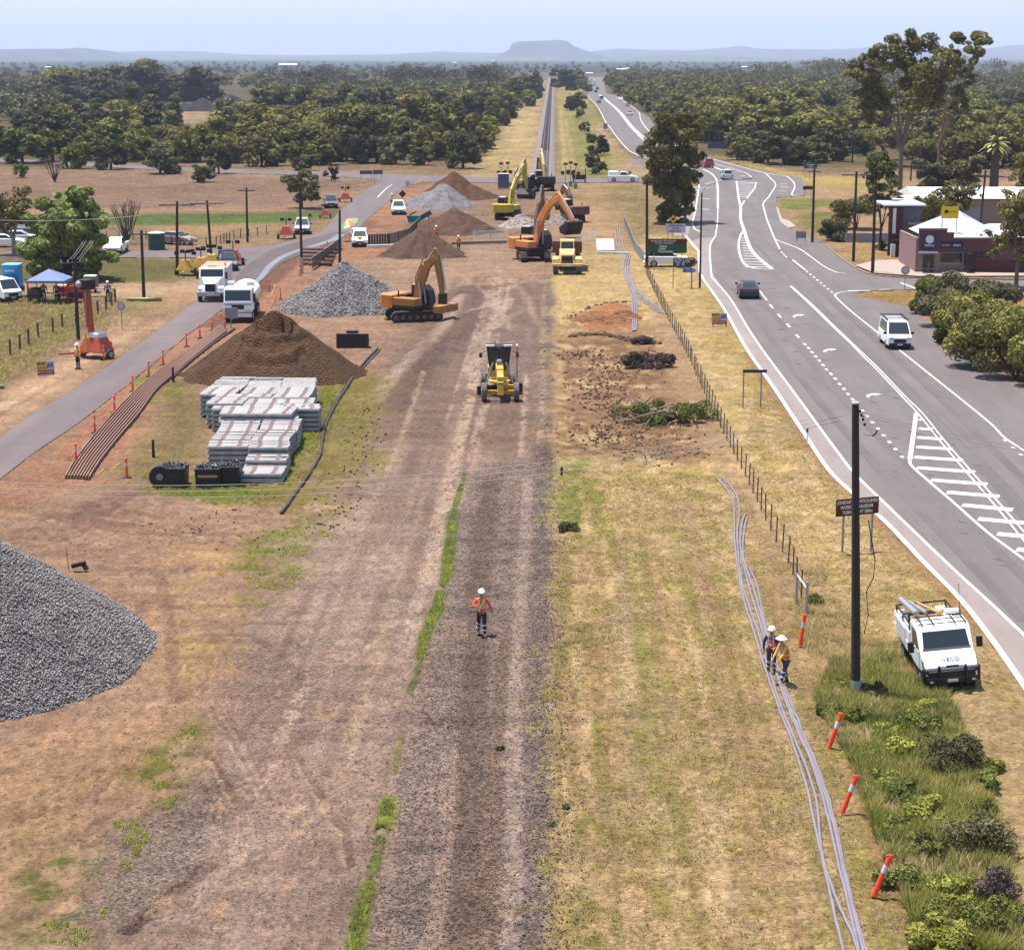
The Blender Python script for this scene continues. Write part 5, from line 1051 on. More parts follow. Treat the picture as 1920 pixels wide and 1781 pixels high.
def umbrella():
    p = W(664, 452); t = thing('umbrella', 'striped red, green and yellow umbrella held up beside the white ute', 'umbrella', (p.x, p.y, 1.2), 0); t.rotation_euler = (.35, -.45, 0)
    cols = [M['red'], mat('umb_green', (.05, .4, .08), .7), mat('umb_yellow', (.7, .6, .2), .7)]
    for k in range(8):
        a0 = 2 * PI * k / 8; a1 = 2 * PI * (k + 1) / 8; R_ = 1.15
        mb = MB(); pt = lambda a, r, z: (math.cos(a) * r, math.sin(a) * r, z)
        mb.add([(0, 0, 1.55), pt(a0, .6, 1.42), pt(a1, .6, 1.42), pt(a0, R_, 1.1), pt(a1, R_, 1.1)], [(0, 1, 2), (1, 3, 4, 2)]); mb.build('panel', cols[k % 3], t)
    MB().tube([(0, 0, -.1), (0, 0, 1.6)], .02, 6).build('shaft', M['darksteel'], t)
umbrella()
# ================================================================== poles and wires
def pole(label, base, ytop, topx=None, r=.15, arm=0, armrot=0.0, m=None, group='timber power poles', cap=False, grey=False, name='power_pole'):
    x, y = G(*base); h = HT(base[0], base[1], ytop); t = thing(name, label, 'power pole', (x, y, 0), 0, group)
    dx = 0
    if topx is not None:
        q = W(topx, ytop, h); dx = q.x - x
    MB().tube([(0, 0, -.3), (dx * .3, 0, h * .3), (dx, 0, h)], [r * 1.15, r * 1.05, r * .82], 10).build('shaft', m or M['darkwood'], t)
    if cap: MB().tube([(dx, 0, h), (dx, 0, h + .06)], r * .86, 10).build('cap', M['offwhite'], t)
    if grey: MB().tube([(0, 0, 0), (0, 0, 1.6)], r * 1.25, 10).build('base_sleeve', M['steel'], t)
    if arm:
        c, s = math.cos(armrot), math.sin(armrot); a = MB().beam((dx - c * arm / 2, -s * arm / 2 - r, h - .35), (dx + c * arm / 2, s * arm / 2 - r, h - .35), .1, .12).build('cross_arm', M['wood'], t)
        for k in (-.46, -.22, .22, .46): MB().tube([(dx + c * arm * k, s * arm * k - r, h - .3), (dx + c * arm * k, s * arm * k - r, h - .12)], .04, 6).build('insulator', M['offwhite'], a)
    return t, (x + dx, y, h)
np_, nt = pole('thick dark timber power pole in front of the brown museum sign', (1605, 1303), 757, 1604, .145, cap=True)
x0, y0 = G(1605, 1303)
for k, (dx, dz) in enumerate(((-.28, 0), (-.22, -.14), (-.16, -.28), (-.1, -.45))):
    a = MB(); a.tube([(-.12, 0, nt[2] - .3 + dz), (dx, -.05, nt[2] - .28 + dz)], .02, 5); a.ball((dx, -.05, nt[2] - .24 + dz), .05, 6, 4); a.build('insulator', M['darksteel'], np_)
MB().tube([(.17, 0, nt[2] - 1.1), (.3, 0, nt[2] - 1.0), (.32, 0, nt[2] - .9)], .03, 5).build('bracket', M['darksteel'], np_)
MB().tube([(.17, 0, 6.2), (.45, 0, 4.8), (.42, 0, 4.2), (.2, 0, 3.7), (.3, 0, 2.9), (.19, 0, 2.2)], .02, 5).build('hanging_cable', M['darksteel'], np_)
MB().tube([(0, 0, 0), (0, 0, .55)], .2, 10).build('base_sleeve', M['steel'], np_)
POLES = [
 ('dark timber pole beside the green direction sign', (1213, 503), 337, 1213, .15, 0, 0), ('timber pole behind the near ballast heap, right of the pair by the pipes', (637, 497), 395, 637, .14, 0, 0),
 ('bare timber pole on the left paddock with a T arm', (464, 455), 352, 462, .13, 2.0, .1), ('T pole behind the bonneted truck leaning left', (396, 478), 376, 388, .14, 3.6, .1),
 ('T pole leaning beside the yellow lamp trailers', (332, 516), 378, 332, .15, 3.6, .1), ('leaning pole with a wide arm before the green tank', (270, 563), 432, 265, .14, 2.4, 0),
 ('pole over the red boom trailer with slanting wires', (147, 637), 484, 139, .13, 2.2, .6),
 ('tall timber pole with cross arm left of the corner shop', (1600, 490), 322, 1606, .15, 3.2, 0), ('plain timber pole on the paving before the corner shop', (1636, 512), 357, 1641, .16, 0, 0),
 ('timber pole at the highway bend by the green sign', (1523, 455), 316, 1527, .15, 1.6, 0), ('leaning timber pole in front of the corner shop wall', (1830, 503), 320, 1848, .13, 0, 0),
 ('short timber pole behind the big gum tree', (1707, 340), 292, 1711, .14, 1.4, 0), ('distant timber pole with cross arm before the right wood', (1598, 306), 228, 1600, .15, 2.4, 0)]
for lb, b, yt, tx, r, arm, ar in POLES: pole(lb, b, yt, tx, r, arm, ar)
pole('tall pole with grey base sleeve beside the wet road', (566, 512), 345, 562, .13, 0, 0, grey=True)
for (px, py, yt, lb) in ((223, 185, 138, 'left'), (268, 183, 140, 'middle'), (347, 182, 138, 'right')): pole('slim pale pole before the dark tall grove, the %s one of three' % lb, (px, py), yt, None, .2, 0, 0, m=M['steel'], group='slim poles before the dark grove')
# lamp pole by the highway with a long curved arm
lp = G(1312, 540); hl = HT(1312, 540, 362); t = thing('street_lamp', 'slim grey street lamp with long curved arm over the highway', 'street lamp', (lp[0], lp[1], 0), 0)
MB().tube([(0, 0, 0), (0, 0, hl)], [.11, .07], 10).build('column', M['darksteel'], t)
MB().tube([(0, 0, hl), (.25, .1, hl + .5), (1.2, .3, hl + .95), (2.6, .5, hl + 1.15), (4.0, .6, hl + 1.3)], .05, 6).build('arm', M['steel'], t)
MB().box(3.8, 4.7, .5, .75, hl + 1.22, hl + 1.4).build('lamp_head', M['steel'], t, bevel=.03)
for (px, py, yt, lb) in ((1600, 490, 0, ''),): pass
WIRE = mat('aluminium_wire', S(214, 196, 186), .5); WIRED = mat('dark_wire', (.1, .09, .09), .6)
def wire(label, a, b, sag, r=.016, m=WIRE, group='overhead wires'):
    a = Vector(a); b = Vector(b); mb = MB(); mb.tube([a.lerp(b, k / 24) - Vector((0, 0, sag * 4 * (k / 24) * (1 - k / 24))) for k in range(25)], r, 4)
    tag(mb.build('overhead_wire', m), label, 'wire', group)
for k in range(3):
    e = W(-330, 880 + k * 9, 8.6); wire('overhead wire across the whole work site from the near pole to the left edge', (nt[0] - .25, nt[1], nt[2] - .25 - k * .14), (e.x, e.y, 8.6), 1.35 + .05 * k, .009)
for k in range(2):
    e = W(2100, 868 + k * 6, 9.2); wire('dark overhead wire from the near pole to the right edge', (nt[0] + .1, nt[1], nt[2] - .25 - k * .1), (e.x, e.y, 9.2), .15, .01, WIRED)
def px_wire(label, p, q, zp, zq, sag, r=.02, m=WIRED):
    a = W(*p, zp); b = W(*q, zq); wire(label, a, b, sag, r, m, 'wires over the left paddock')
for k, dx in enumerate((-9, -4, 5, 10)): px_wire('slanting wire from the pole over the red boom trailer to the green tree', (139 + dx, 487), (139 + dx + 26, 452), HT(147, 637, 486), HT(147, 637, 486), .1, .02, WIRE)
px_wire('pale wire passing in front of the round green tree', (-30, 412), (265, 404), 8.5, 8.5, .25, .022, WIRE); px_wire('wire between the T poles of the left paddock', (332, 383), (390, 381), 8.2, 8.2, .3); px_wire('wire from the T pole to the paddock pole', (390, 382), (462, 356), 8.2, 8.6, .5)
# ================================================================== signs
def sign(name, label, legs, panel, cols, cat='sign', lines_=(), th=.05, post=None, extra=None):
    """legs: pixel feet of the posts; panel: (x0,y0,x1,y1) pixels"""
    P = [G(*l) for l in legs]; c = (sum(p[0] for p in P) / len(P), sum(p[1] for p in P) / len(P)); rz = 0
    if len(P) == 2 and abs(P[0][0] - P[1][0]) > .1: rz = math.atan2(P[1][1] - P[0][1], P[1][0] - P[0][0])
    rz = max(-.5, min(.5, rz)); t = thing(name, label, cat, (c[0], c[1], 0), rz)
    lx = sum(l[0] for l in legs) / len(legs); ly = sum(l[1] for l in legs) / len(legs); k = ppm(c)
    z1 = HT(lx, ly, panel[1]); z0 = HT(lx, ly, panel[3]); x0 = (panel[0] - lx) / k; x1 = (panel[2] - lx) / k
    for i, p in enumerate(P):
        xx = (legs[i][0] - lx) / k; MB().box(xx - .04, xx + .04, 0, .07, -.1, z0 + (z1 - z0) * .7).build('post', post or M['grey'], t)
    pn = MB().box(x0, x1, -th, 0, z0, z1).build('panel', cols, t, bevel=.01)
    for (s, fx, fy, size, m, sx) in lines_:
        text_mesh(s, (z1 - z0) * size, m, pn, (x0 + (x1 - x0) * fx, -th - .004, z0 + (z1 - z0) * fy), (PI / 2, 0, 0), sx, bold=True)
    return t, pn, (x0, x1, z0, z1, th)
TW = mat('sign_white_text', (.62, .62, .66), .6); TB = mat('sign_black_text', (.02, .02, .03), .6)
BRN = mat('sign_brown', (.1, .036, .008), .85, spec=.1); GRN = mat('sign_green', (.004, .06, .03), .5); BLU = mat('sign_blue', (.01, .12, .38), .5); WHT = mat('sign_white', (.4, .4, .5), .5); YEL = mat('sign_yellow', (.6, .36, .02), .5); REDS = mat('sign_red', (.28, .012, .02), .5)
sign('museum_sign', 'brown museum sign with white lettering behind the near pole', [(1576, 1038), (1637, 1032)], (1558, 933, 1648, 965), BRN, lines_=[('JONDARYAN WOOLSHED', .5, .8, .27, TW, .82), ('WORKING MUSEUM', .48, .5, .27, TW, .85), ('TURN RIGHT 200m', .5, .2, .27, TW, .85)])
sign('street_sign', 'narrow dark blue sign on two posts beside the highway shoulder', [(1393, 765), (1426, 765)], (1391, 693, 1436, 699), mat('sign_dark_blue', (.01, .02, .06), .5), th=.03)
def works_sign(label, legs, pan, txt):
    t, pn, (x0, x1, z0, z1, th) = sign('roadwork_sign', label, legs, pan, M['steel'], post=REDS); xm = x0 + (x1 - x0) * .52; zm = z0 + (z1 - z0) * .34; th = .05
    MB().box(x0 + .03, xm, -th - .012, -th, zm, z1 - .03).build('yellow_plate', YEL, pn); MB().box(xm + .02, x1 - .03, -th - .012, -th, zm, z1 - .03).build('speed_plate', WHT, pn); MB().box(x0 + .03, x1 - .03, -th - .012, -th, z0, zm - .02).build('red_plate', REDS, pn)
    text_mesh('END', .3, TB, pn, ((x0 + xm) / 2, -th - .02, (zm + z1) / 2 + .16), bold=True); text_mesh('ROADWORK', .16, TB, pn, ((x0 + xm) / 2, -th - .02, (zm + z1) / 2 - .16)); text_mesh(txt, .42, TB, pn, ((xm + x1) / 2, -th - .02, (zm + z1) / 2), bold=True); text_mesh('DRIVE SAFELY', .2, TW, pn, ((x0 + x1) / 2, -th - .02, (z0 + zm) / 2))
works_sign('yellow, white and red roadworks sign on the grass beside the highway', [(1337, 613), (1361, 613)], (1334, 587, 1363, 608), '80')
works_sign('yellow, white and maroon roadworks sign on the left verge near the worker', [(72, 704), (100, 702)], (70, 677, 102, 702), '60')
t, pn, q = sign('direction_sign', 'large green and brown direction sign beside the dark timber pole', [(1226, 505), (1278, 505)], (1213, 448, 1287, 475), GRN, lines_=[('Oakey', .4, .48, .2, TW, 1), ('Dalby', .38, .3, .2, TW, 1), ('Toowoomba', .46, .12, .2, TW, 1)])
MB().box(q[0] + .02, q[1] - .02, -.062, -.05, q[2] + (q[3] - q[2]) * .62, q[3] - .03).build('brown_plate', BRN, pn); text_mesh('Jondaryan Woolshed', .3, TW, pn, ((q[0] + q[1]) / 2 - .4, -.07, q[2] + (q[3] - q[2]) * .86)); text_mesh('Tourist Information', .24, TW, pn, ((q[0] + q[1]) / 2 - .3, -.07, q[2] + (q[3] - q[2]) * .7))
sign('lane_sign', 'white sign with dark blue lettering on the gum tree side of the highway', [(1252, 452), (1280, 452)], (1247, 420, 1285, 437), WHT, lines_=[('OVERTAKING', .5, .8, .32, TB, .8), ('LANE', .5, .5, .32, TB, 1), ('KEEP LEFT', .5, .18, .32, TB, .9)])
def diamond(label, px, cy, r, col, name='warning_sign', txt=None):
    p = G(*px); h = HT(px[0], px[1], cy); t = thing(name, label, 'sign', (p[0], p[1], 0), 0)
    MB().tube([(0, .04, 0), (0, .04, h + r * .5)], .04, 6).build('post', M['grey'], t)
    MB().prism([(-r, h), (0, h - r), (r, h), (0, h + r)], -.03, 0, 'y').build('panel', col, t); MB().box(-r * .3, r * .3, -.045, -.03, h - r * .35, h + r * .35).build('symbol', M['black'], t)
diamond('yellow diamond warning sign above the white lane sign', (1262, 446), 411, .5, YEL)
diamond('yellow diamond warning sign on the left verge beyond the red trailer', (653, 372), 352, .5, YEL); diamond('yellow diamond warning sign by the side road beside the four wheel drive', (582, 430), 404, .45, YEL)
diamond('dark diamond sign before the far ballast heap', (755, 392), 364, .55, M['darksteel']); diamond('yellow diamond sign beyond the white canopied ute', (1181, 337), 324, .4, YEL)
def arrow_sign(label, legs, pan, col, col2=None, txt=()):
    t, pn, (x0, x1, z0, z1, th) = sign('arrow_sign', label, legs, pan, col); hh = (z1 - z0) / 2; zc = (z0 + z1) / 2
    MB().prism([(x1, z0), (x1 + hh * .9, zc), (x1, z1)], -.05, 0, 'y').build('arrow_tip', col, pn)
    a = MB(); a.beam((x1 - .15, -.06, z1 - .08), (x1 + hh * .6, -.06, zc), .02, .16, up=(0, 1, 0)); a.beam((x1 - .15, -.06, z0 + .08), (x1 + hh * .6, -.06, zc), .02, .16, up=(0, 1, 0)); a.build('chevron', TW, pn)
    n = 4 if x1 - x0 > 2 else 2
    for k in range(n): MB().box(x0 + .3 + k * .5, x0 + .62 + k * .5, -.062, -.05, z0 + .08, z0 + .4).build('pictogram', mat('pictogram_blue', (.1, .25, .6), .5), pn)
    for s, z in txt: text_mesh(s, .3, TW, pn, ((x0 + x1) / 2 - .1, -.06, z0 + (z1 - z0) * z))
arrow_sign('brown tourist arrow sign pointing right beside the highway', [(1262, 541), (1296, 541)], (1261, 483, 1300, 500), BRN, txt=[('TOURIST PARK', .82), ('REST AREA', .55)])
arrow_sign('small blue arrow sign below the brown tourist arrow sign', [(1297, 541)], (1280, 503, 1301, 511), BLU)
sign('town_sign', 'green place sign at the highway bend before the right wood', [(1509, 338), (1518, 338)], (1507, 305, 1531, 316), GRN, lines_=[('Jondaryan', .5, .65, .4, TW, .8), ('Oakey', .5, .25, .35, TW, .8)], post=M['steel'])
sign('brown_sign', 'small brown sign beside the timber pole at the highway bend', [(1508, 371), (1520, 371)], (1505, 349, 1523, 356), BRN)
sign('grey_sign', 'grey back of a sign standing on the asphalt by the side turnoff', [(1494, 452), (1510, 452)], (1492, 434, 1511, 447), M['grey'], post=REDS)
sign('blue_board', 'dark blue sign board at the far road junction, left one', [(677, 338), (697, 338)], (675, 320, 698, 327), mat('sign_dull_blue', (.05, .07, .12), .6)); sign('blue_board', 'dark blue sign board at the far road junction, right one', [(702, 338), (716, 338)], (699, 319, 718, 327), mat('sign_dull_blue2', (.07, .08, .13), .6))
sign('work_board', 'dark multi panel sign board in front of the white water truck', [(433, 615)], (422, 577, 447, 597), M['grey']); sign('far_board', 'grey sign board on the left side of the far highway', [(1135, 245)], (1131, 232, 1139, 242), M['grey']); sign('far_board', 'dark blue board on the verge right of the big roadside tree', [(1330, 285), (1358, 285)], (1327, 267, 1360, 279), mat('sign_dull_blue3', (.06, .07, .1), .6))
def round_sign(label, base, cy, r, m=None):
    p = G(*base); h = HT(base[0], base[1], cy); t = thing('round_sign', label, 'sign', (p[0], p[1], 0), 0); MB().tube([(0, .03, 0), (0, .03, h)], .035, 6).build('post', M['grey'], t)
    MB().tube([(0, -.02, h), (0, .02, h)], r, 16).build('disc', m or M['steel'], t); MB().tube([(0, -.03, h), (0, -.02, h)], r * .6, 16).build('face', WHT, t)
round_sign('round grey sign on a thin post on the grass island by the side street', (1696, 546), 507, .42); round_sign('round speed sign on a thin post on the left verge beyond the boom trailer', (229, 617), 574, .35)
round_sign('round sign back near the far road junction', (764, 352), 344, .4)
# roadside guide posts and small things
def guide(label, px, h=1.0):
    t = thing('guide_post', label, 'guide post', G(*px), 0, 'white guide posts'); MB().box(-.05, .05, -.02, .02, 0, h).build('post', M['white'], t); MB().box(-.052, .052, -.022, .022, h * .72, h * .98).build('dark_band', M['darksteel'], t)
guide('white guide post with dark top at the shoulder line beside the highway', (1513, 834))
# ================================================================== bollards, tape
bp_ = thing('bollard', 'x', 'bollard', (0, 0, 0)); bo = MB().tube([(0, 0, .04), (0, 0, .95), (0, 0, 1.0)], [.07, .055, .055], 10).build('post', M['bollard'], bp_)
MB().box(-.2, .2, -.2, .2, 0, .05).build('base', M['rubber'], bp_, bevel=.01); MB().tube([(0, 0, .62), (0, 0, .8)], .064, 10).build('reflective_band', M['tape'], bp_); MB().ball((0, 0, 1.02), (.1, .04, .05), 8, 4).build('top_handle', M['bollard'], bp_)
SUBB = [(c, kids(c)) for c in kids(bp_)]
LBOL = [((143, 868), 'nearest the rail ends'), ((178, 812), 'second from the near rail ends'), ((215, 774), 'third from the near rail ends'), ((249, 734), 'fourth from the near rail ends'), ((279, 706), 'fifth from the near rail ends'), ((306, 684), 'sixth from the near rail ends'), ((350, 650), 'seventh from the near rail ends'), ((375, 634), 'eighth from the near rail ends'), ((398, 620), 'ninth from the near rail ends'), ((422, 618), 'closest to the dark sign board'), ((238, 896), 'standing alone right of the steel rail ends'), ((351, 908), 'between the two black bins'), ((505, 546), 'left of the pair beside the white water truck'), ((526, 562), 'right of the pair beside the white water truck'), ((563, 516), 'beside the grey pole sleeve'), ((53, 554), 'beside the blue portable toilet'), ((614, 470), 'behind the rusty pipe stack'), ((195, 675), 'in front of the boom trailer wheel'), ((210, 667), 'right of the boom trailer wheel')]
first = True
for (p, lb) in LBOL:
    l = 'orange bollard with silver band ' + lb; g = G(*p)
    if first: bp_.location = (g[0], g[1], 0); bp_['label'] = l; bp_['group'] = 'orange bollards along the rails and left road'; first = False
    else: copy_tree(bp_, g, 0, 1.0, l, 'orange bollards along the rails and left road', SUBB)
for (p, q, lb) in (((1500, 1212), (1505, 1168), 'behind the two pipe workers'), ((1553, 1404), (1569, 1353), 'at the edge of the weeds, farther one'), ((1578, 1526), (1594, 1477), 'faded white one in the middle of the weed edge'), ((1637, 1682), (1660, 1614), 'nearest the camera beside the weeds')):
    g = G(*p); c = copy_tree(bp_, g, .3, 1.0, 'leaning orange plastic stake ' + lb, 'leaning orange stakes along the weeds', [(x, y) for x, y in SUBB if not x.name.startswith('base')]); c.name = 'marker_stake'; c['category'] = 'stake'
    h = 1.15; c.scale = (1.1, 1.1, 1.2); c.rotation_euler = (0, math.atan2((q[0] - p[0]), (p[1] - q[1])) * 1.0, 0)
# tape strung along the bollards
TAPE = mat('orange_mesh_tape', (.75, .13, .05), .7); TAPY = mat('yellow_tape', (.8, .5, .05), .7)
def tapeline(label, pts, z=.92, sag=.18, m=TAPE, w=.05):
    mb = MB()
    for a, b in zip(pts[:-1], pts[1:]):
        A = Vector((*G(*a), z)); B = Vector((*G(*b), z)); Q = [A.lerp(B, k / 6) - Vector((0, 0, sag * 4 * (k / 6) * (1 - k / 6))) for k in range(7)]
        for u, v in zip(Q[:-1], Q[1:]): mb.beam(u, v, .015, w)
    tag(mb.build('barrier_tape', m), label, 'barrier tape', 'tapes strung between bollards')
tapeline('orange mesh tape strung between the bollards along the steel rails', [(128, 890), (143, 868), (178, 812), (215, 774), (249, 734), (279, 706), (306, 684), (350, 650), (375, 634), (398, 620), (422, 618)])
tapeline('orange tape strung before the rusty pipe stack', [(563, 516), (590, 505), (637, 499)], m=TAPE); tapeline('fluttering yellow and orange tape beside the water truck', [(503, 580), (512, 566), (516, 552)], m=TAPY, w=.12)
tapeline('string of small orange and yellow flags near the black bins', [(130, 896), (170, 893), (195, 884), (226, 872)], z=.15, m=TAPY, w=.06); tapeline('yellow tape bent along the far ballast heap', [(765, 362), (780, 356), (800, 345)], m=TAPY, w=.2)
def meshfence(label, pts, h, m, name='mesh_fence', group=None, post=M['steel'], n=None):
    P = [G(*p) for p in pts]; t = thing(name, label, 'fence', (P[0][0], P[0][1], 0), 0, group); o = Vector((P[0][0], P[0][1], 0))
    for a, b in zip(P[:-1], P[1:]):
        A = Vector((*a, 0)) - o; B = Vector((*b, 0)) - o; k = max(1, round((B - A).length / 2.4))
        for i in range(k):
            u = A.lerp(B, i / k); v = A.lerp(B, (i + 1) / k); f = MB(); f.tube([u, u + Vector((0, 0, h))], .03, 5); f.tube([v, v + Vector((0, 0, h))], .03, 5); f.beam(u + Vector((0, 0, h)), v + Vector((0, 0, h)), .04, .04); f.beam(u + Vector((0, 0, .12)), v + Vector((0, 0, .12)), .04, .04)
            pf = f.build('panel_frame', post, t); g = MB(); nn = 8
            if m is not None:
                for q in range(nn): c = u.lerp(v, (q + .5) / nn); dv = (v - u) / nn * .42; g.hexa([c - dv + Vector((0, -.01, .15)), c + dv + Vector((0, -.01, .15)), c + dv + Vector((0, .01, .15)), c - dv + Vector((0, .01, .15)), c - dv + Vector((0, -.01, h - .05)), c + dv + Vector((0, -.01, h - .05)), c + dv + Vector((0, .01, h - .05)), c - dv + Vector((0, .01, h - .05))])
                g.build('infill', m, pf)
            else:
                for q in range(12): c = u.lerp(v, (q + .5) / 12); g.beam(c + Vector((0, 0, .12)), c + Vector((0, 0, h)), .018, .018)
                for q in range(7): z = .12 + (h - .12) * (q + 1) / 8; g.beam(u + Vector((0, 0, z)), v + Vector((0, 0, z)), .018, .018)
                g.build('mesh', post, pf)
    return t
GW = M['white']; SHADE = mat('green_shade_cloth', S(100, 118, 104), .9, noise=.2)
meshfence('white temporary fence panels left of the large orange excavator', [(888, 455), (952, 452)], 1.3, None, post=GW); meshfence('white temporary fence panel right of the dump truck', [(1090, 453), (1118, 453)], 1.2, None, post=GW)
meshfence('green shade cloth fence beside the white ute', [(690, 462), (730, 460), (764, 452), (788, 428)], 1.4, SHADE); meshfence('green shade cloth fence in front of the rusty pipe stack', [(585, 507), (612, 488), (640, 466)], 1.3, SHADE)
meshfence('grey mesh fence along the edge of the corridor, right of the dump truck', [(1170, 420), (1190, 470), (1212, 500)], 1.2, M['grey'])
def rail_bar(label, a, b, w, h, m, name='barrier', z=.0):
    A = Vector((*G(*a), z + h / 2)); B = Vector((*G(*b), z + h / 2)); t = tag(MB().beam(A, B, w, h).build(name, m, bevel=.02), label, 'barrier')
rail_bar('low pale concrete barrier left of the dark earth heap', (688, 465), (737, 464), .3, .35, M['offwhite']); rail_bar('low pale barrier before the white fence panels', (846, 459), (950, 456), .3, .35, mat('peach_barrier', S(226, 186, 150), .8)); rail_bar('low grey barrier at the level crossing road', (1120, 475), (1180, 477), .2, .2, M['offwhite'])
sl_ = [W(*p, .0) for p in ((1120, 474), (1152, 474), (1150, 454), (1118, 454))]; mb = MB(); mb.hexa([(p.x, p.y, 0) for p in sl_] + [(p.x, p.y, .35) for p in sl_]); tag(mb.build('concrete_slab', mat('white_slab', (.75, .7, .66), .8)), 'bright white slab right of the yellow dump truck', 'slab')
# post and wire fence along the right verge
def wire_fence(label, pts, n, h, m, name='wire_fence', pr=.035, wires=3, jit=.0):
    P = [Vector(G(*p)) for p in pts]; P = smooth_pl(P, 6) if len(P) > 2 else P
    ds = [0]
    for a, b in zip(P[:-1], P[1:]): ds.append(ds[-1] + (b - a).length)
    t = thing(name, label, 'fence', (P[0].x, P[0].y, 0)); o = P[0]; pos = []
    for k in range(n):
        d = ds[-1] * k / (n - 1); i = min(max(0, int(np.searchsorted(ds, d)) - 1), len(P) - 2); f = (d - ds[i]) / max(1e-6, ds[i + 1] - ds[i]); q = P[i].lerp(P[i + 1], min(1, f)) - o; pos.append(q)
        hh = h * random.uniform(.92, 1.06); MB().tube([(q.x, q.y, -.1), (q.x + random.uniform(-.05, .05), q.y, hh)], pr, 5).build('post', m, t)
    w = MB()
    for z in np.linspace(.3, h * .92, wires):
        for a, b in zip(pos[:-1], pos[1:]): w.beam((a.x, a.y, z), (b.x, b.y, z), .012, .012)
    w.build('wire', M['darksteel'], t)
wire_fence('long post and wire fence between the work site and the highway verge', [(1212, 515), (1240, 575), (1290, 670), (1330, 760), (1365, 830), (1400, 900), (1440, 985), (1480, 1060), (1502, 1125)], 62, 1.25, M['wood'])
wire_fence('row of grey fence posts on the left verge before the boom trailer', [(-30, 690), (0, 675), (22, 665), (43, 652), (66, 637), (86, 630), (106, 622), (124, 612), (160, 600), (200, 580), (216, 565)], 14, 1.2, M['wood'], pr=.09)
wire_fence('old post fence along the left paddock yard', [(200, 452), (240, 450), (300, 452), (330, 462), (400, 462), (440, 448), (500, 440)], 22, 1.1, M['wood'], pr=.06)
MB_ = MB(); gp = G(1512, 1150); t = thing('gate_post', 'grey steel strainer post pair at the near end of the wire fence', 'post', gp); MB().tube([(0, 0, 0), (0, 0, 1.3)], .06, 8).build('post', M['steel'], t); MB().tube([(-.25, 1.2, 0), (-.25, 1.2, 1.3)], .06, 8).build('post', M['steel'], t); MB().tube([(-.25, 1.2, 1.25), (0, 0, 1.0)], .03, 6).build('brace', M['offwhite'], t)
for (a, b, lb) in (((1053, 893), .5, 'short dark stump post at the ballast edge'), ((288, 858), 1.0, 'short dark post in the dry grass above the black bins'), ((325, 716), 1.0, 'short dark post at the edge of the steel rails')):
    g = G(*a); tag(MB().box(-.07, .07, -.07, .07, -.1, b, .01, .01).build('stump_post', M['darkwood']), lb, 'post').location = (g[0], g[1], 0)
g = G(130, 1072); tag(MB().tube([(0, 0, 0), (-.1, 0, 1.05)], .015, 5).build('stake', M['rust']), 'thin metal stake in a hole behind the near ballast heap', 'stake').location = (g[0], g[1], 0)
g = G(150, 1072); o = MB(); o.beam((-.35, 0, .25), (.25, .1, .38), .2, .16); o.beam((.1, .1, .35), (.3, 0, .1), .2, .1); tag(o.build('scrap_metal', M['darksteel']), 'bent dark scrap of metal in the hole behind the near ballast heap', 'scrap').location = (g[0], g[1], 0)
# ================================================================== heaps
def heapmat(name, c1, speck, sc=16.0, bump=.05):
    m = bpy.data.materials.new(name); m.use_nodes = True; nt = m.node_tree; N = nt.nodes; L = nt.links; b = N['Principled BSDF']; b.inputs['Roughness'].default_value = .95; b.inputs['Specular IOR Level'].default_value = .1
    tc = N.new('ShaderNodeTexCoord'); v = N.new('ShaderNodeTexVoronoi'); v.inputs['Scale'].default_value = sc; L.new(tc.outputs['Object'], v.inputs['Vector'])
    n = N.new('ShaderNodeTexNoise'); n.inputs['Scale'].default_value = .8; n.inputs['Detail'].default_value = 8; n.inputs['Roughness'].default_value = .7; L.new(tc.outputs['Object'], n.inputs['Vector'])
    s = N.new('ShaderNodeSeparateColor'); L.new(v.outputs['Color'], s.inputs[0])
    a = N.new('ShaderNodeMath'); a.operation = 'MULTIPLY_ADD'; L.new(s.outputs[0], a.inputs[0]); a.inputs[1].default_value = speck; a.inputs[2].default_value = 1 - speck / 2
    r = N.new('ShaderNodeMapRange'); r.inputs['From Min'].default_value = .3; r.inputs['From Max'].default_value = .7; r.inputs['To Min'].default_value = .78; r.inputs['To Max'].default_value = 1.2; L.new(n.outputs['Fac'], r.inputs['Value'])
    mu = N.new('ShaderNodeMath'); mu.operation = 'MULTIPLY'; L.new(a.outputs[0], mu.inputs[0]); L.new(r.outputs[0], mu.inputs[1])
    sc_n = N.new('ShaderNodeVectorMath'); sc_n.operation = 'SCALE'; sc_n.inputs[0].default_value = c1; L.new(mu.outputs[0], sc_n.inputs['Scale']); L.new(sc_n.outputs[0], b.inputs['Base Color'])
    h = N.new('ShaderNodeMath'); h.operation = 'ADD'; L.new(v.outputs['Distance'], h.inputs[0]); L.new(n.outputs['Fac'], h.inputs[1])
    bp = N.new('ShaderNodeBump'); bp.inputs['Distance'].default_value = bump; L.new(h.outputs[0], bp.inputs['Height']); L.new(bp.outputs[0], b.inputs['Normal']); return m
GRAVEL = heapmat('blue_grey_ballast', S(176, 168, 170), .9, 14, .05); GRAVN = heapmat('near_ballast_stone', S(168, 158, 156), 1.0, 22, .04)
EARTH = heapmat('brown_earth', S(140, 106, 82), .25, 10, .12); EARTH2 = heapmat('grey_brown_earth', S(142, 112, 94), .3, 9, .12); EARTH3 = heapmat('golden_brown_earth', S(134, 102, 76), .4, 9, .16)
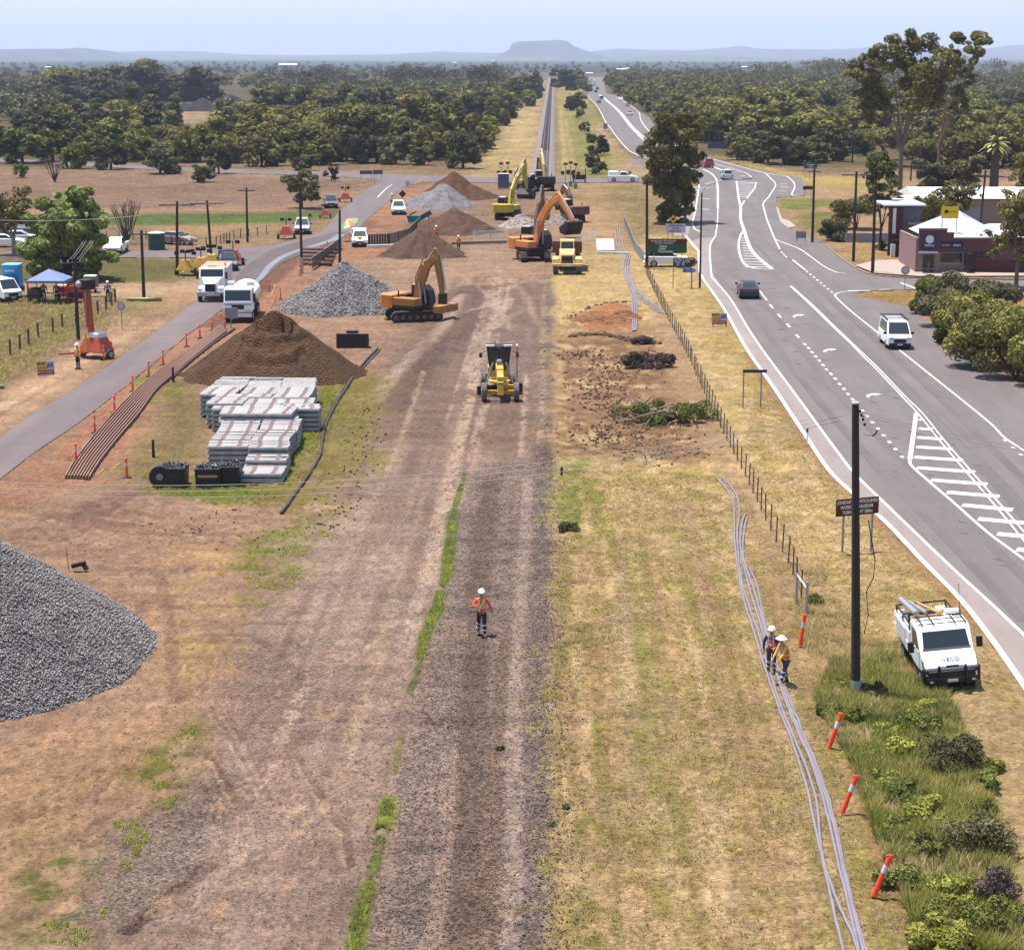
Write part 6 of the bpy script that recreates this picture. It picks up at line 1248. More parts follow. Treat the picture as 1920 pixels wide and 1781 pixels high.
def heap(name, label, cat, px, R, h, m, peaks=None, n=110, rough=.26, seed=1, terr=False, edge=.5, z_off=0.0):
    x0, y0 = G(*px); peaks = peaks or [(0, 0, h, h / R)]
    g = np.linspace(-1.35, 1.35, n) * R * 1.15; xx, yy = np.meshgrid(g, g); z = np.full(xx.shape, -9.0)
    for (dx, dy, hh, sl) in peaks:
        d = np.hypot(xx - dx, yy - dy); ang = np.arctan2(yy - dy, xx - dx)
        d = d * (1 + edge * (fbm(np.cos(ang) * 2 + 9 + dx, np.sin(ang) * 2 + 5, seed, 3) - .5)); zz = hh - sl * np.sqrt(d * d + .12) + sl * .3; z = np.maximum(z, zz)
    z = z + (fbm(xx * 1.3 + seed, yy * 1.3, seed + 5, 5) - .5) * rough * 2 + (fbm(xx * 5, yy * 5, seed + 8, 3) - .5) * rough * .5
    if terr:
        zn = z + (fbm(xx * .8, yy * .8, 91, 3) - .5) * 1.1; msk = (yy < .2) & (np.abs(xx - .1) < 2.0 + (nn_ := (fbm(xx * 1.5, yy * 1.5, 92, 2) - .5) * 1.6)) & (z > 1.3); st = np.floor((zn - 1.3) / .85); fr = ((zn - 1.3) / .85) - st
        zt = z - (fr - np.clip((fr - .6) / .35, 0, 1)) * .6; z = np.where(msk, zt, z); cut = (yy < -.15 + nn_ * .2) & (yy > -1.5) & (np.abs(xx + .1) < 1.3 + nn_ * .4) & (z > 2.3); z = np.where(cut, z - 1.15, z)
    keep = z > -.12; z = np.maximum(z, -.25); idx = np.arange(n * n).reshape(n, n)
    F = np.stack([idx[:-1, :-1], idx[:-1, 1:], idx[1:, 1:], idx[1:, :-1]], -1).reshape(-1, 4); F = F[keep.ravel()[F].any(1)]
    V = np.stack([xx.ravel(), yy.ravel(), z.ravel()], 1); use = np.unique(F); mp = -np.ones(len(V), int); mp[use] = np.arange(len(use))
    o = np_mesh(name, V[use], mp[F], m, smooth=True); o.location = (x0, y0, z_off); tag(o, label, cat); return o, V, n, g
def stones(parent, V, cnt, lo, hi, m, seed=3, cond=None, name='loose_stones'):
    r = np.random.default_rng(seed); P = V[V[:, 2] > -.02]
    if cond is not None: P = P[cond(P)]
    c = P[r.integers(0, len(P), cnt)] + r.normal(0, .05, (cnt, 3)) * [1, 1, .25]; c[:, 2] += lo * .3
    base = np.array([(1, 0, 0), (0, 1, 0), (-1, 0, 0), (0, -1, 0), (0, 0, 1), (0, 0, -1)], float); f = np.array([(0, 1, 4), (1, 2, 4), (2, 3, 4), (3, 0, 4), (1, 0, 5), (2, 1, 5), (3, 2, 5), (0, 3, 5)])
    s = r.uniform(lo, hi, (cnt, 1, 1)); jit = r.uniform(.6, 1.3, (cnt, 6, 3)); a = r.uniform(0, 2 * PI, cnt); b = r.uniform(0, PI, cnt); ca, sa, cb, sb = np.cos(a), np.sin(a), np.cos(b), np.sin(b); z0 = np.zeros(cnt); o1 = np.ones(cnt)
    Rm = np.stack([np.stack([ca, -sa * cb, sa * sb], 1), np.stack([sa, ca * cb, -ca * sb], 1), np.stack([z0, sb, cb], 1)], 1)
    v = np.einsum('nij,nkj->nki', Rm, base[None] * jit * s) + c[:, None]; Ff = (f[None] + np.arange(cnt)[:, None, None] * 6).reshape(-1, 3)
    var = np.repeat(r.uniform(0, 1, cnt), 6); o = np_mesh(name, v.reshape(-1, 3), Ff, m, parent, {'var': ('FLOAT', var)}); o['kind'] = 'stuff'; return o
STM = bpy.data.materials.new('crushed_stone'); STM.use_nodes = True; nt = STM.node_tree; a = nt.nodes.new('ShaderNodeAttribute'); a.attribute_name = 'var'; rp = nt.nodes.new('ShaderNodeValToRGB'); rp.color_ramp.elements[0].color = (*S(128, 120, 118), 1); rp.color_ramp.elements[1].color = (*S(240, 230, 226), 1); nt.links.new(a.outputs['Fac'], rp.inputs[0]); nt.links.new(rp.outputs[0], nt.nodes['Principled BSDF'].inputs['Base Color']); nt.nodes['Principled BSDF'].inputs['Roughness'].default_value = .9
o, V, n_, g_ = heap('ballast_heap', 'big heap of blue grey crushed stone cut by the left edge, nearest the camera', 'gravel heap', (-146, 1232), 8.2, 6.0, GRAVN, n=240, rough=.14, seed=4, edge=.12)
stones(o, V, 60000, .022, .05, STM, cond=lambda P: (P[:, 0] > .3) & (P[:, 1] < 6))
for (x, y, z, R_, k) in ((255, 1290, 0, 1.6, 900), (90, 1385, 0, 1.6, 700), (280, 1215, 0, 1.0, 500)):
    pass
o, V, n_, g_ = heap('ballast_heap', 'blue grey crushed stone heap behind the orange bent arm excavator', 'gravel heap', (652, 579), 5.3, 4.1, GRAVEL, peaks=[(-.3, 0, 4.05, .8), (1.6, .2, 3.0, .75), (-2.4, 0, 2.2, .62), (3.0, -.5, 1.6, .7)], seed=7, n=150); stones(o, V, 9000, .04, .09, STM, seed=5)
o, V, n_, g_ = heap('ballast_heap', 'blue grey crushed stone heap beyond, beside the white dual cab', 'gravel heap', (832, 389), 5.6, 3.6, GRAVEL, peaks=[(0, 0, 3.5, .66), (-2.2, 0, 2.4, .6)], seed=9); 
heap('earth_heap', 'large brown earth heap with dug terraces behind the concrete sleeper stacks', 'earth heap', (524, 702), 5.9, 4.45, EARTH3, peaks=[(-.2, 0, 4.5, .78), (1.9, -.6, 2.3, .6), (-3.0, -.6, 1.6, .5), (0, -2.6, 1.6, .5)], n=190, seed=12, terr=True, rough=.12)
heap('earth_heap', 'grey brown earth heap in front of the worker and the white fence panels', 'earth heap', (792, 478), 4.5, 3.1, EARTH2, seed=15); heap('earth_heap', 'grey brown earth heap between the far ballast heap and the white fence panels', 'earth heap', (850, 435), 5.1, 2.9, EARTH2, seed=18, peaks=[(0, 0, 2.9, .55), (-2.4, .2, 1.9, .5)])
heap('earth_heap', 'dark brown earth heap farthest back behind the far ballast heap', 'earth heap', (856, 371), 5.4, 4.0, EARTH, seed=21, peaks=[(-.3, 0, 4.0, .75), (2.2, -.5, 2.2, .5)])
heap('soil_mound', 'low reddish dug soil mound in the grass right of the corridor', 'soil mound', (1140, 600), 2.6, .8, heapmat('red_soil', S(188, 134, 96), .5, 5, .15), peaks=[(0, 0, .55, .3), (1.2, .9, .7, .5), (-1.6, .5, .45, .3), (.4, -1.6, .3, .25)], seed=24, rough=.3, edge=1.1, z_off=-.08)
heap('rubble_heap', 'pale broken rubble heap beside the yellow excavator bucket', 'rubble heap', (978, 425), 2.6, 1.6, heapmat('pale_rubble', S(214, 196, 186), .5, 3, .2), seed=27, rough=.3); heap('rubble_heap', 'pale rubble heap left behind the dump truck', 'rubble heap', (1042, 420), 1.8, 1.2, heapmat('pale_rubble2', S(196, 178, 168), .5, 3, .2), seed=29, rough=.3)
heap('spoil_mound', 'long black coal coloured mound beyond the left wood', 'mound', (418, 208), 17, 6.5, heapmat('black_spoil', (.028, .026, .03), .4, 1, .3), peaks=[(3, 0, 6.5, .5), (-8, 0, 5.0, .5), (14, 0, 5.5, .55), (-15, 2, 3.0, .4)], seed=31, rough=.6); heap('spoil_mound', 'small dark grey mound beyond the wood left of the railway', 'mound', (882, 190), 12, 3.5, heapmat('grey_spoil', (.05, .05, .06), .4, 1, .3), peaks=[(0, 0, 3.5, .4), (10, 0, 3, .4), (-11, 0, 2.5, .35)], seed=33, rough=.5)
# low graded windrow edge (clods) on corridor
CLOD = mat('dark_clods', S(118, 90, 74), .95, noise=.4, nscale=4, bump=.03)
def clods(label, pts, cnt, spread, lo, hi, m=CLOD, seed=1, name='dirt_clods'):
    r = np.random.default_rng(seed); P = smooth_pl([Vector(G(*p)) for p in pts], 6) if len(pts) > 2 else [Vector(G(*p)) for p in pts]; k = r.integers(0, len(P) - 1, cnt); f = r.random(cnt)
    c = np.array([P[i].lerp(P[i + 1], t) for i, t in zip(k, f)]); c = c + r.normal(0, spread, (cnt, 2)); V = np.concatenate([c, np.zeros((cnt, 1)) + .03], 1)
    V[:, 2] = [gz(a, b) + .02 for a, b in V[:, :2]]
    V2 = V; o = stones(None, V2, cnt, lo, hi, m, seed, name=name); tag(o, label, kind='stuff'); return o
clods('dark clods of turned soil along the dug strip', [(1075, 630), (1130, 628), (1190, 640), (1228, 645)], 520, .3, .04, .17, seed=3); clods('dark clods and torn turf over the cleared strip', [(1070, 660), (1150, 690), (1120, 740), (1180, 790), (1110, 830)], 900, 1.2, .03, .12, seed=33)
clods('clods at the back edge of the red soil mound', [(1060, 600), (1120, 572), (1180, 566)], 160, .2, .03, .11, seed=5)
BST = mat('brown_ballast_stones', S(160, 138, 128), .95, noise=.5, nscale=2)
clods('clods and litter around the felled branches', [(1060, 700), (1180, 760), (1250, 840), (1200, 850), (1100, 800)], 700, 1.3, .02, .08, seed=7, m=mat('brown_clods', S(140, 104, 80), .95, noise=.4)); clods('loose ballast stones along the right edge of the gravel bed', [(1030, 860), (1034, 1100), (1034, 1400), (1036, 1780)], 3200, .45, .018, .04, m=BST, seed=9, name='loose_stones')
clods('loose stones over the gravel bed', [(930, 900), (900, 1200), (860, 1500), (830, 1780)], 6000, 1.3, .015, .032, m=BST, seed=11, name='loose_stones'); clods('small stones scattered over the graded corridor', [(880, 700), (780, 900), (680, 1200), (560, 1500), (480, 1780)], 3500, 2.2, .01, .028, m=BST, seed=21, name='loose_stones'); clods('small clods over the lower left dirt', [(200, 960), (340, 1150), (300, 1400), (120, 1600)], 1800, 2.0, .01, .032, m=mat('brown_clods4', S(176, 136, 110), .95, noise=.5), seed=22)
clods('dark clods at the lower left ground', [(330, 900), (480, 950), (380, 985), (500, 1010)], 160, 1.2, .02, .07, seed=13, m=mat('brown_clods2', S(120, 90, 74), .95, noise=.4)); clods('clods along the torn turf left of the corridor', [(700, 760), (680, 850), (640, 930), (600, 990)], 260, .6, .02, .08, seed=15, m=mat('brown_clods3', S(122, 94, 78), .95, noise=.4))
# ================================================================== concrete sleepers
def sleeper_mesh():
    mb = MB(); L = 2.15
    prof = [(-.13, 0), (.13, 0), (.125, .13), (.09, .2), (-.09, .2), (-.125, .13)]
    mb.prism([(a, b) for a, b in prof], 0, L, 'x')   # a=y, b=z
    for x in (.45, 1.55): mb.m(1).box(x, x + .24, -.093, .093, .199, .207); mb.m(0)
    return mb
SLP = mat('sleeper_concrete', (.28, .265, .255), .85, noise=.3, nscale=2.0, bump=.004); PAD = mat('rail_seat_pad', (.16, .11, .1), .8)
sm = sleeper_mesh(); s0 = sm.build('concrete_sleeper', [SLP, PAD]); me_s = s0.data; bpy.data.objects.remove(s0)
Zm = lambda x, y: (360 + x / 5.565, 600 + y / 5.565)
bundles = []   # (px, py of top front left corner, top height, layers, label)
def col_b(pts, ztop, layers, lb, n):
    P = [Zm(*p) for p in pts]
    for i in range(n):
        f = i / (n - 1) * (len(P) - 1) if n > 1 else 0; k = min(int(f), len(P) - 2) if len(P) > 1 else 0; f -= k
        q = P[k] if len(P) == 1 else (P[k][0] + (P[k + 1][0] - P[k][0]) * f, P[k][1] + (P[k + 1][1] - P[k][1]) * f); bundles.append((q[0], q[1], ztop, layers, lb, i))
LH = .28
col_b([(78, 772), (120, 740), (190, 700), (215, 670), (250, 640), (285, 618)], 5 * LH + .1, 5, 'back left stack', 8)
col_b([(150, 868), (190, 835), (235, 800)], 5 * LH + .1, 5, 'second stack from the back left', 3)
col_b([(205, 925), (240, 900)], 5 * LH, 5, 'third stack from the back left', 1)
col_b([(455, 800), (530, 740), (570, 690), (575, 640), (590, 625)], 5 * LH + .1, 5, 'back middle stack', 8)
col_b([(520, 905), (545, 870), (560, 845), (560, 820)], 5 * LH, 5, 'middle of the stack field', 4)
col_b([(845, 805), (880, 760), (900, 720), (925, 670), (930, 630)], 5 * LH + .1, 5, 'back right stack', 8)
col_b([(850, 915), (880, 870), (890, 840)], 5 * LH, 5, 'second stack from the back right', 3)
col_b([(945, 925), (930, 905)], 5 * LH, 5, 'rightmost dark sided stack', 2)
col_b([(285, 975), (310, 930)], 5 * LH + .1, 5, 'middle left stack', 3)
col_b([(640, 975), (700, 930)], 5 * LH + .1, 5, 'middle right stack', 3)
col_b([(160, 1315), (180, 1265), (215, 1225), (245, 1185), (280, 1130), (305, 1085), (275, 1045), (290, 1010), (300, 970), (320, 945)], 4 * LH, 4, 'front left stack', 15)
col_b([(580, 1325), (580, 1290), (600, 1240), (640, 1200), (700, 1160), (700, 1110), (750, 1070), (700, 1030), (710, 975), (720, 945)], 4 * LH, 4, 'front middle stack', 14)
col_b([(550, 1458), (565, 1440)], 3 * LH, 3, 'short stack below front middle', 2)
col_b([(495, 1600), (530, 1560), (545, 1530)], 2 * LH, 2, 'lowest stack nearest the camera', 3)
bundles.sort(key=lambda b: -b[1])
ns = 0; massV = []; massF = []
base_v = np.array([v.co[:] for v in me_s.vertices]); base_f = [tuple(p.vertices) for p in me_s.polygons]
mm = MB()
frontseen = {}
for (px, py, zt, ly, lb, i) in bundles:
    p = W(px, py, zt); jx = random.uniform(-.05, .05); rz = random.uniform(-.02, .02)
    for l in range(ly):
        for k in range(4):
            loc = (p.x + jx + random.uniform(-.02, .02), p.y + .14 + k * .245, zt - .2 - l * LH)
            vis = (l == 0) or (i == 0 and k == 0)
            if loc[2] < -.02: loc = (loc[0], loc[1], 0)
            if vis and ns < 300:
                o = bpy.data.objects.new('concrete_sleeper', me_s); COL.objects.link(o); o.location = loc; o.rotation_euler.z = rz
                wl = 'top layer' if l == 0 else 'front face'
                tag(o, 'pale concrete railway sleeper in the %s of the %s' % (wl, lb), 'sleeper', 'concrete sleepers: %s of the %s' % (wl, lb)); ns += 1
            else:
                c, s = math.cos(rz), math.sin(rz); n = len(mm.v)
                mm.v += [(loc[0] + v[0] * c - v[1] * s, loc[1] + v[0] * s + v[1] * c, loc[2] + v[2]) for v in base_v]; mm.f += [tuple(n + q for q in f) for f in base_f]; mm.mi += [0] * len(base_f)
tag(mm.build('sleeper_bulk', SLP), 'lower layers of the stacked concrete sleepers', kind='stuff')
# black pallet bins of fastenings
def bin_(label, px, w, d, h, plank=False, round_=False):
    t = thing('black_bin', label, 'bin', G(*px), random.uniform(-.05, .05)); MB().box(-w, w, -d, d, .12, h, -.04, -.04).build('body', M['black'], t, bevel=.03)
    b = MB(); b.box(-w, w, -d, d, 0, .12); b.build('pallet', M['wood'], t)
    r = random.Random(px[0]); f = MB()
    for k in range(40): x = r.uniform(-w * .85, w * .85); y = r.uniform(-d * .85, d * .85); f.beam((x, y, h - .05), (x + r.uniform(-.2, .2), y + r.uniform(-.2, .2), h + r.uniform(.02, .2)), .08, .05)
    f.build('contents', mat('fastenings', (.1, .1, .11), .4, .4, noise=.5, nscale=8), t)
    if plank: MB().box(-w * .8, w * .8, -d - .06, -d - .01, h * .55, h * .68).build('plank', M['plank'], t)
bin_('black bin with pale plank in front of the sleeper stacks, left of the pair', (393, 910), .62, .6, 1.0, True); bin_('black bin touching the lowest sleeper stack, right of the pair', (430, 908), .6, .6, 1.05); bin_('black bin of dark fastenings left of the orange bollard', (330, 909), .55, .6, 1.0)
t = thing('black_drum', 'large round black disc shaped drum leaning left of the black bins', 'drum', G(302, 912)); MB().tube([(0, -.25, .55), (0, .25, .55)], .55, 22).build('drum_body', M['black'], t); MB().tube([(0, -.27, .55), (0, -.25, .55)], .18, 12).build('hub', M['grey'], t)
# long steel rails lying bundled
RL = [(123, 898), (146, 860), (188, 808), (229, 762), (271, 721), (308, 692), (354, 660), (396, 627), (415, 612)]; RR = [(167, 900), (188, 867), (221, 825), (260, 779), (292, 735), (325, 706), (354, 680), (400, 643), (425, 624)]
RSTEEL = mat('brown_rail_steel', S(196, 146, 122), .8, 0, noise=.2, nscale=2)
for k in range(9):
    f = k / 8; f2 = min(1, f * 1.0); P = smooth_pl([Vector(G(*a)).lerp(Vector(G(*b)), f2) for a, b in zip(RL, RR)], 4); mb = MB()
    pr = [(-.065, 0), (.065, 0), (.065, .025), (.012, .05), (.012, .11), (.035, .115), (.035, .155), (-.035, .155), (-.035, .115), (-.012, .11), (-.012, .05), (-.065, .025)]
    n = len(P); vs = []; m_ = len(pr); fs = []
    for i, p in enumerate(P):
        d = (P[min(i + 1, n - 1)] - P[max(i - 1, 0)]).normalized(); nn = Vector((-d.y, d.x)); vs += [(p.x + nn.x * a, p.y + nn.y * a, .06 + b) for a, b in pr]
    for i in range(n - 1):
        for j in range(m_): j2 = (j + 1) % m_; fs.append((i * m_ + j, i * m_ + j2, (i + 1) * m_ + j2, (i + 1) * m_ + j))
    fs += [tuple(range(m_)), tuple((n - 1) * m_ + j for j in range(m_))]
    mb.add(vs, fs); tag(mb.build('steel_rail', RSTEEL), 'brown steel rail in the bundle by the left road, number %d of nine from left' % (k + 1), 'rail', 'nine loose steel rails in a bundle')
def hose(label, pts, r, m=None, name='plastic_pipe', cat='pipe', group=None, z=0.0, sm=True):
    P = [Vector(G(*p)) for p in pts]; P = smooth_pl(P, 5) if sm else P
    tag(MB().tube([(p.x, p.y, gz(p.x, p.y) + r + z) for p in P], r, 8).build(name, m or M['pipe'], smooth=True), label, cat, group)
GP = 'long grey plastic pipes beside the right fence'
hose('grey pipe lying leftmost of the long pipes by the right fence', [(1342, 897), (1364, 921), (1375, 945), (1377, 977), (1378, 1023), (1386, 1082), (1396, 1131), (1414, 1189), (1433, 1250), (1447, 1293), (1467, 1347), (1487, 1397), (1508, 1463), (1525, 1537), (1545, 1627), (1565, 1717), (1583, 1790)], .05, group=GP)
hose('grey pipe second from the left of the long pipes by the right fence', [(1354, 896), (1376, 921), (1385, 945), (1386, 971), (1382, 1000), (1385, 1050), (1394, 1105), (1408, 1150), (1425, 1200), (1443, 1262), (1460, 1315), (1480, 1365), (1505, 1425), (1530, 1500), (1537, 1570), (1545, 1620), (1565, 1680), (1592, 1740), (1612, 1790)], .05, group=GP)
hose('grey pipe third from the left, ending in an upturned tip, by the right fence', [(1398, 965), (1391, 985), (1388, 1020), (1392, 1050), (1403, 1095), (1414, 1135), (1428, 1180), (1441, 1222), (1456, 1268), (1472, 1315), (1495, 1370), (1524, 1440), (1550, 1525), (1574, 1630), (1596, 1720), (1612, 1790)], .05, group=GP)
hose('grey pipe fourth from the left of the long pipes by the right fence', [(1401, 972), (1395, 1000), (1393, 1040), (1404, 1080), (1416, 1115), (1427, 1155), (1438, 1200), (1452, 1245), (1467, 1290), (1484, 1335), (1509, 1395), (1537, 1465), (1562, 1545), (1585, 1650), (1605, 1730), (1620, 1790)], .05, group=GP)
hose('grey pipe rightmost of the long pipes by the right fence', [(1404, 1065), (1418, 1095), (1428, 1140), (1437, 1185), (1452, 1232), (1466, 1275), (1486, 1328), (1514, 1395), (1541, 1462), (1566, 1545), (1588, 1650), (1608, 1730), (1626, 1790)], .045, group=GP)
BP = mat('dusty_black_pipe', S(96, 80, 74), .7, noise=.2)
hose('long dusty black pipe winding right of the sleeper stacks', [(527, 965), (552, 930), (580, 890), (600, 855), (604, 828), (612, 795), (630, 760), (655, 720), (680, 685), (708, 655)], .085, BP); hose('thinner black pipe lying along the upper end of the winding black pipe', [(604, 800), (622, 765), (650, 722), (682, 690), (714, 655)], .05, BP)
hose('black pipe along the right side of the steel rails', [(322, 712), (352, 684), (400, 646), (440, 618)], .09, BP)
for k in range(3): hose('grey conduit running down over the red soil mound, %s of three from the left' % ('first', 'second', 'third')[k], [(1174 + k * 4, 480), (1169 + k * 4, 505), (1176 + k * 4, 530), (1184 + k * 4, 556), (1186 + k * 4, 590), (1186 + k * 3, 622)], .07)
for k in range(3): hose('grey conduit branching right towards the wire fence, %s of three from the left' % ('first', 'second', 'third')[k], [(1153 + k * 4, 424), (1156 + k * 5, 455), (1170 + k * 5, 505), (1188 + k * 5, 548), (1208 + k * 6, 568), (1236 + k * 7, 588 + k)], .06)
for k in range(5): hose('rusty pipe in the stack behind the green shade cloth fence, number %d from front' % (k + 1), [(566, 497 - k * 6), (622 + k * 3, 499 - k * 6)], .22, M['rust'], group='rusty pipes in a stack', sm=False, z=.05 * k)
hose('pale green tube lying beside the leaning pole on the left verge', [(238, 564), (303, 565)], .16, mat('pale_green_tube', S(206, 220, 150), .5), sm=False); hose('pale green tube end at the left edge', [(-30, 730), (8, 728)], .14, mat('pale_green_tube2', S(206, 220, 150), .5), sm=False)
# loose excavator bucket
t = thing('loose_bucket', 'dark wide excavator bucket lying alone on the dirt beside the brown earth heap', 'bucket', G(661, 652)); MB().prism([(-.25, 0), (.5, 0), (.75, .5), (.45, 1.0), (-.2, 1.1)], -1.2, 1.2, 'x').build('bucket_shell', M['darksteel'], t, bevel=.03); MB().box(-.45, .45, -.1, .3, 1.1, 1.3).build('mounting_ear', M['darksteel'], t, bevel=.03); q = MB()
for k in range(5): q.box(-1.1 + k * .5, -.95 + k * .5, -.4, -.2, 0, .08)
q.build('teeth', M['darksteel'], t)
# felled branches, root ball
def sticks(parent, m, c, n, R, h, ln, rad, seed):
    r = random.Random(seed); mb = MB()
    for k in range(n):
        a = r.uniform(0, 2 * PI); d = r.uniform(0, R); p = Vector((c[0] + math.cos(a) * d, c[1] + math.sin(a) * d * .7, r.uniform(.02, h))); b = r.uniform(0, 2 * PI); q = p + Vector((math.cos(b), math.sin(b) * .8, r.uniform(-.25, .45))) * r.uniform(.3, 1) * ln; q.z = max(.03, q.z)
        mb.tube([p, p.lerp(q, .5) + Vector((r.uniform(-.1, .1), 0, r.uniform(-.05, .1))), q], [rad, rad * .7, rad * .3], 5)
    return mb.build('twigs', m, parent)
BRT = mat('pale_bark', S(196, 172, 140), .9, noise=.3, nscale=4); DKT = mat('dark_bark', S(96, 76, 64), .95, noise=.3, nscale=4)
# ================================================================== crossing signals and control cabinet
def crossing(label, px, seed, n=2):
    t = thing('crossing_signal', label, 'crossing signal', G(*px)); s = -1 if seed % 2 else 1
    MB().tube([(0, 0, 0), (0, 0, 3.6)], .07, 8).build('mast', M['steel'], t)
    for k, (x, z) in enumerate(((-.45, 2.5), (.45, 2.5))): MB().tube([(x, -.02, z), (x, -.1, z)], .33, 14).build('backing_disc', M['black'], t); MB().tube([(x, -.1, z), (x, -.14, z)], .12, 10).build('red_light', M['redlamp'], t)
    c = MB(); c.beam((-.55, -.05, 3.0), (.55, -.05, 3.6), .04, .16, up=(0, 1, 0)); c.beam((-.55, -.09, 3.6), (.55, -.09, 3.0), .04, .16, up=(0, 1, 0)); c.build('cross_board', WHT, t)
    MB().box(-.35, .35, -.12, -.05, 3.75, 4.2).build('top_plate', REDS, t); MB().box(-.3, .3, -.2, .2, 0, .9).build('base_box', M['grey'], t)
crossing('left crossing signal of the left cluster behind the grey cabinet', (940, 352), 0); crossing('right crossing signal of the left cluster behind the grey cabinet', (952, 351), 1); crossing('left crossing signal of the right cluster at the level crossing', (1060, 353), 2); crossing('middle crossing signal of the right cluster at the level crossing', (1070, 350), 3); crossing('right crossing signal of the right cluster at the level crossing', (1079, 354), 2)
t = thing('control_cabinet', 'pale blue grey equipment cabinet before the left crossing signals', 'cabinet', G(944, 354)); MB().box(-.9, .9, -.6, .6, .15, 2.4).build('cabinet_body', mat('cabinet_grey', S(130, 140, 168), .4), t, bevel=.03); MB().box(-.95, .95, -.65, .65, 2.4, 2.5).build('roof', M['offwhite'], t)
for x in (-.45, .45): MB().box(x - .4, x + .4, -.62, -.6, .3, 2.25).build('door', mat('cabinet_door', S(122, 134, 164), .4), t)
t = thing('drill_rig', 'small dark upright rig standing on the rail bed beyond the crossing', 'drill rig', G(1012, 345)); b = MB(); b.beam((-.6, 0, 0), (-.3, 0, 4.5), .3, .3); b.beam((.6, 0, 0), (-.2, 0, 4.3), .15, .15); b.build('mast', M['black'], t); MB().box(-.9, .9, -.6, .6, .3, 1.3).build('base', M['darksteel'], t)
t = thing('bogie_frame', 'dark wheeled frame standing on the road right of the right crossing signals', 'machine', G(1086, 342)); MB().box(-1.2, 1.2, -.6, .6, .5, 1.3).build('frame', M['darksteel'], t); [wheel(t, x, y, .4, .2) for x in (-1, 1) for y in (-.5, .5)]; MB().box(1.0, 1.15, 0, .15, 1.3, 2.4).build('post', M['darksteel'], t)
t = thing('site_skip', 'teal tipping skip beside the green shade cloth fence', 'skip', G(776, 420)); MB().hexa([(-.7, -.4, .2), (.7, -.4, .2), (.7, .4, .2), (-.7, .4, .2), (-.9, -.6, 1.1), (.9, -.6, 1.1), (.9, .6, 1.1), (-.9, .6, 1.1)]).build('tub', mat('teal', (.01, .15, .16), .5), t); MB().beam((-.6, 0, 1.1), (.3, 0, 1.6), .15, .15).build('lever', M['darksteel'], t)
t = thing('conveyor', 'teal and dark slanting conveyor beside the teal skip', 'conveyor', G(800, 418)); MB().beam((-1.2, 0, .4), (.6, 0, 1.4), .6, .25, up=(0, 1, 0)).build('belt', mat('dark_teal', (.01, .09, .11), .5), t); MB().beam((.2, 0, 0), (.3, 0, 1.2), .15, .15).build('leg', M['darksteel'], t)
# ================================================================== corner shop
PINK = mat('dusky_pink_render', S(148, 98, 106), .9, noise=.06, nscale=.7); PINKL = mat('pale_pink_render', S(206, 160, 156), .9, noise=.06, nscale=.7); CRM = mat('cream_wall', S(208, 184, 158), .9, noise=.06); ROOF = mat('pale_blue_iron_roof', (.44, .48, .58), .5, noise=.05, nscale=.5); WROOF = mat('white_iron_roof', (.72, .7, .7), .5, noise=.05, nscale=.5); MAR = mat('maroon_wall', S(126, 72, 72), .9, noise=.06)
A_ = Vector((*G(1720, 512), 0)); B_ = Vector((*G(1689, 492), 0)); sh_ = thing('corner_shop', 'pink corner shop with pale blue peaked roof beside the highway turnoff', 'shop', tuple(A_)); K = ppm(A_)
def hz(dy, ypx, x=0):  # height of a point dy metres behind the shop front that shows at row ypx
    p = A_ + Vector((x, dy, 0)); d = p - CAMP; a = d.dot(UV); b = d.dot(FV); k = 890.5 - ypx; return (k * b - FPX * a) / (FPX * UV.z - k * FV.z)
wx = lambda px: (px - 1720) / K
WT = hz(0, 448); PT = hz(0, 431)
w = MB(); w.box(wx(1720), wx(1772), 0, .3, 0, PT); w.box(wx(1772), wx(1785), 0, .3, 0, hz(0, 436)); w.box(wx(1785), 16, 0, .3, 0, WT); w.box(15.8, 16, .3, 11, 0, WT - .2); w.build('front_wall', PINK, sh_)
D = B_ - A_; dl = D.length; nrm = Vector((-D.y, D.x, 0)).normalized() * -.25
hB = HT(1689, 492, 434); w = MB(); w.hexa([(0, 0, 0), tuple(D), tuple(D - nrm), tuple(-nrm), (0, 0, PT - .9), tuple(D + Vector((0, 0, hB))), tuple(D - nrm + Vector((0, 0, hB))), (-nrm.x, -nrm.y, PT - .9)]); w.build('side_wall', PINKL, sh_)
w = MB(); w.hexa([(0, -.05, PT - .95), tuple(D + Vector((0, -.05, hB - .05))), tuple(D - nrm + Vector((0, 0, hB - .05))), (-nrm.x, -nrm.y, PT - .95), (0, -.05, PT - .8), tuple(D + Vector((0, -.05, hB + .12))), tuple(D - nrm + Vector((0, 0, hB + .12))), (-nrm.x, -nrm.y, PT - .8)]); w.build('parapet_cap', CRM, sh_)
w = MB(); w.box(-.05, wx(1772) + .05, -.06, .36, PT, PT + .15); w.box(wx(1787), 16.1, -.06, .36, WT, WT + .14); w.build('front_cap', CRM, sh_)
pk = 5.5; zp = hz(pk, 395, wx(1806)); xs0, xs1 = wx(1738), wx(1885); ez = WT + .05
r = MB(); r.add([(xs0, .4, ez), (xs1, .4, ez), (xs1, 11, ez), (xs0, 11, ez), (wx(1806), pk, zp), (wx(1812), pk, zp)], [(0, 1, 5, 4), (1, 2, 5), (2, 3, 4, 5), (3, 0, 4)]); r.build('hip_roof', ROOF, sh_)
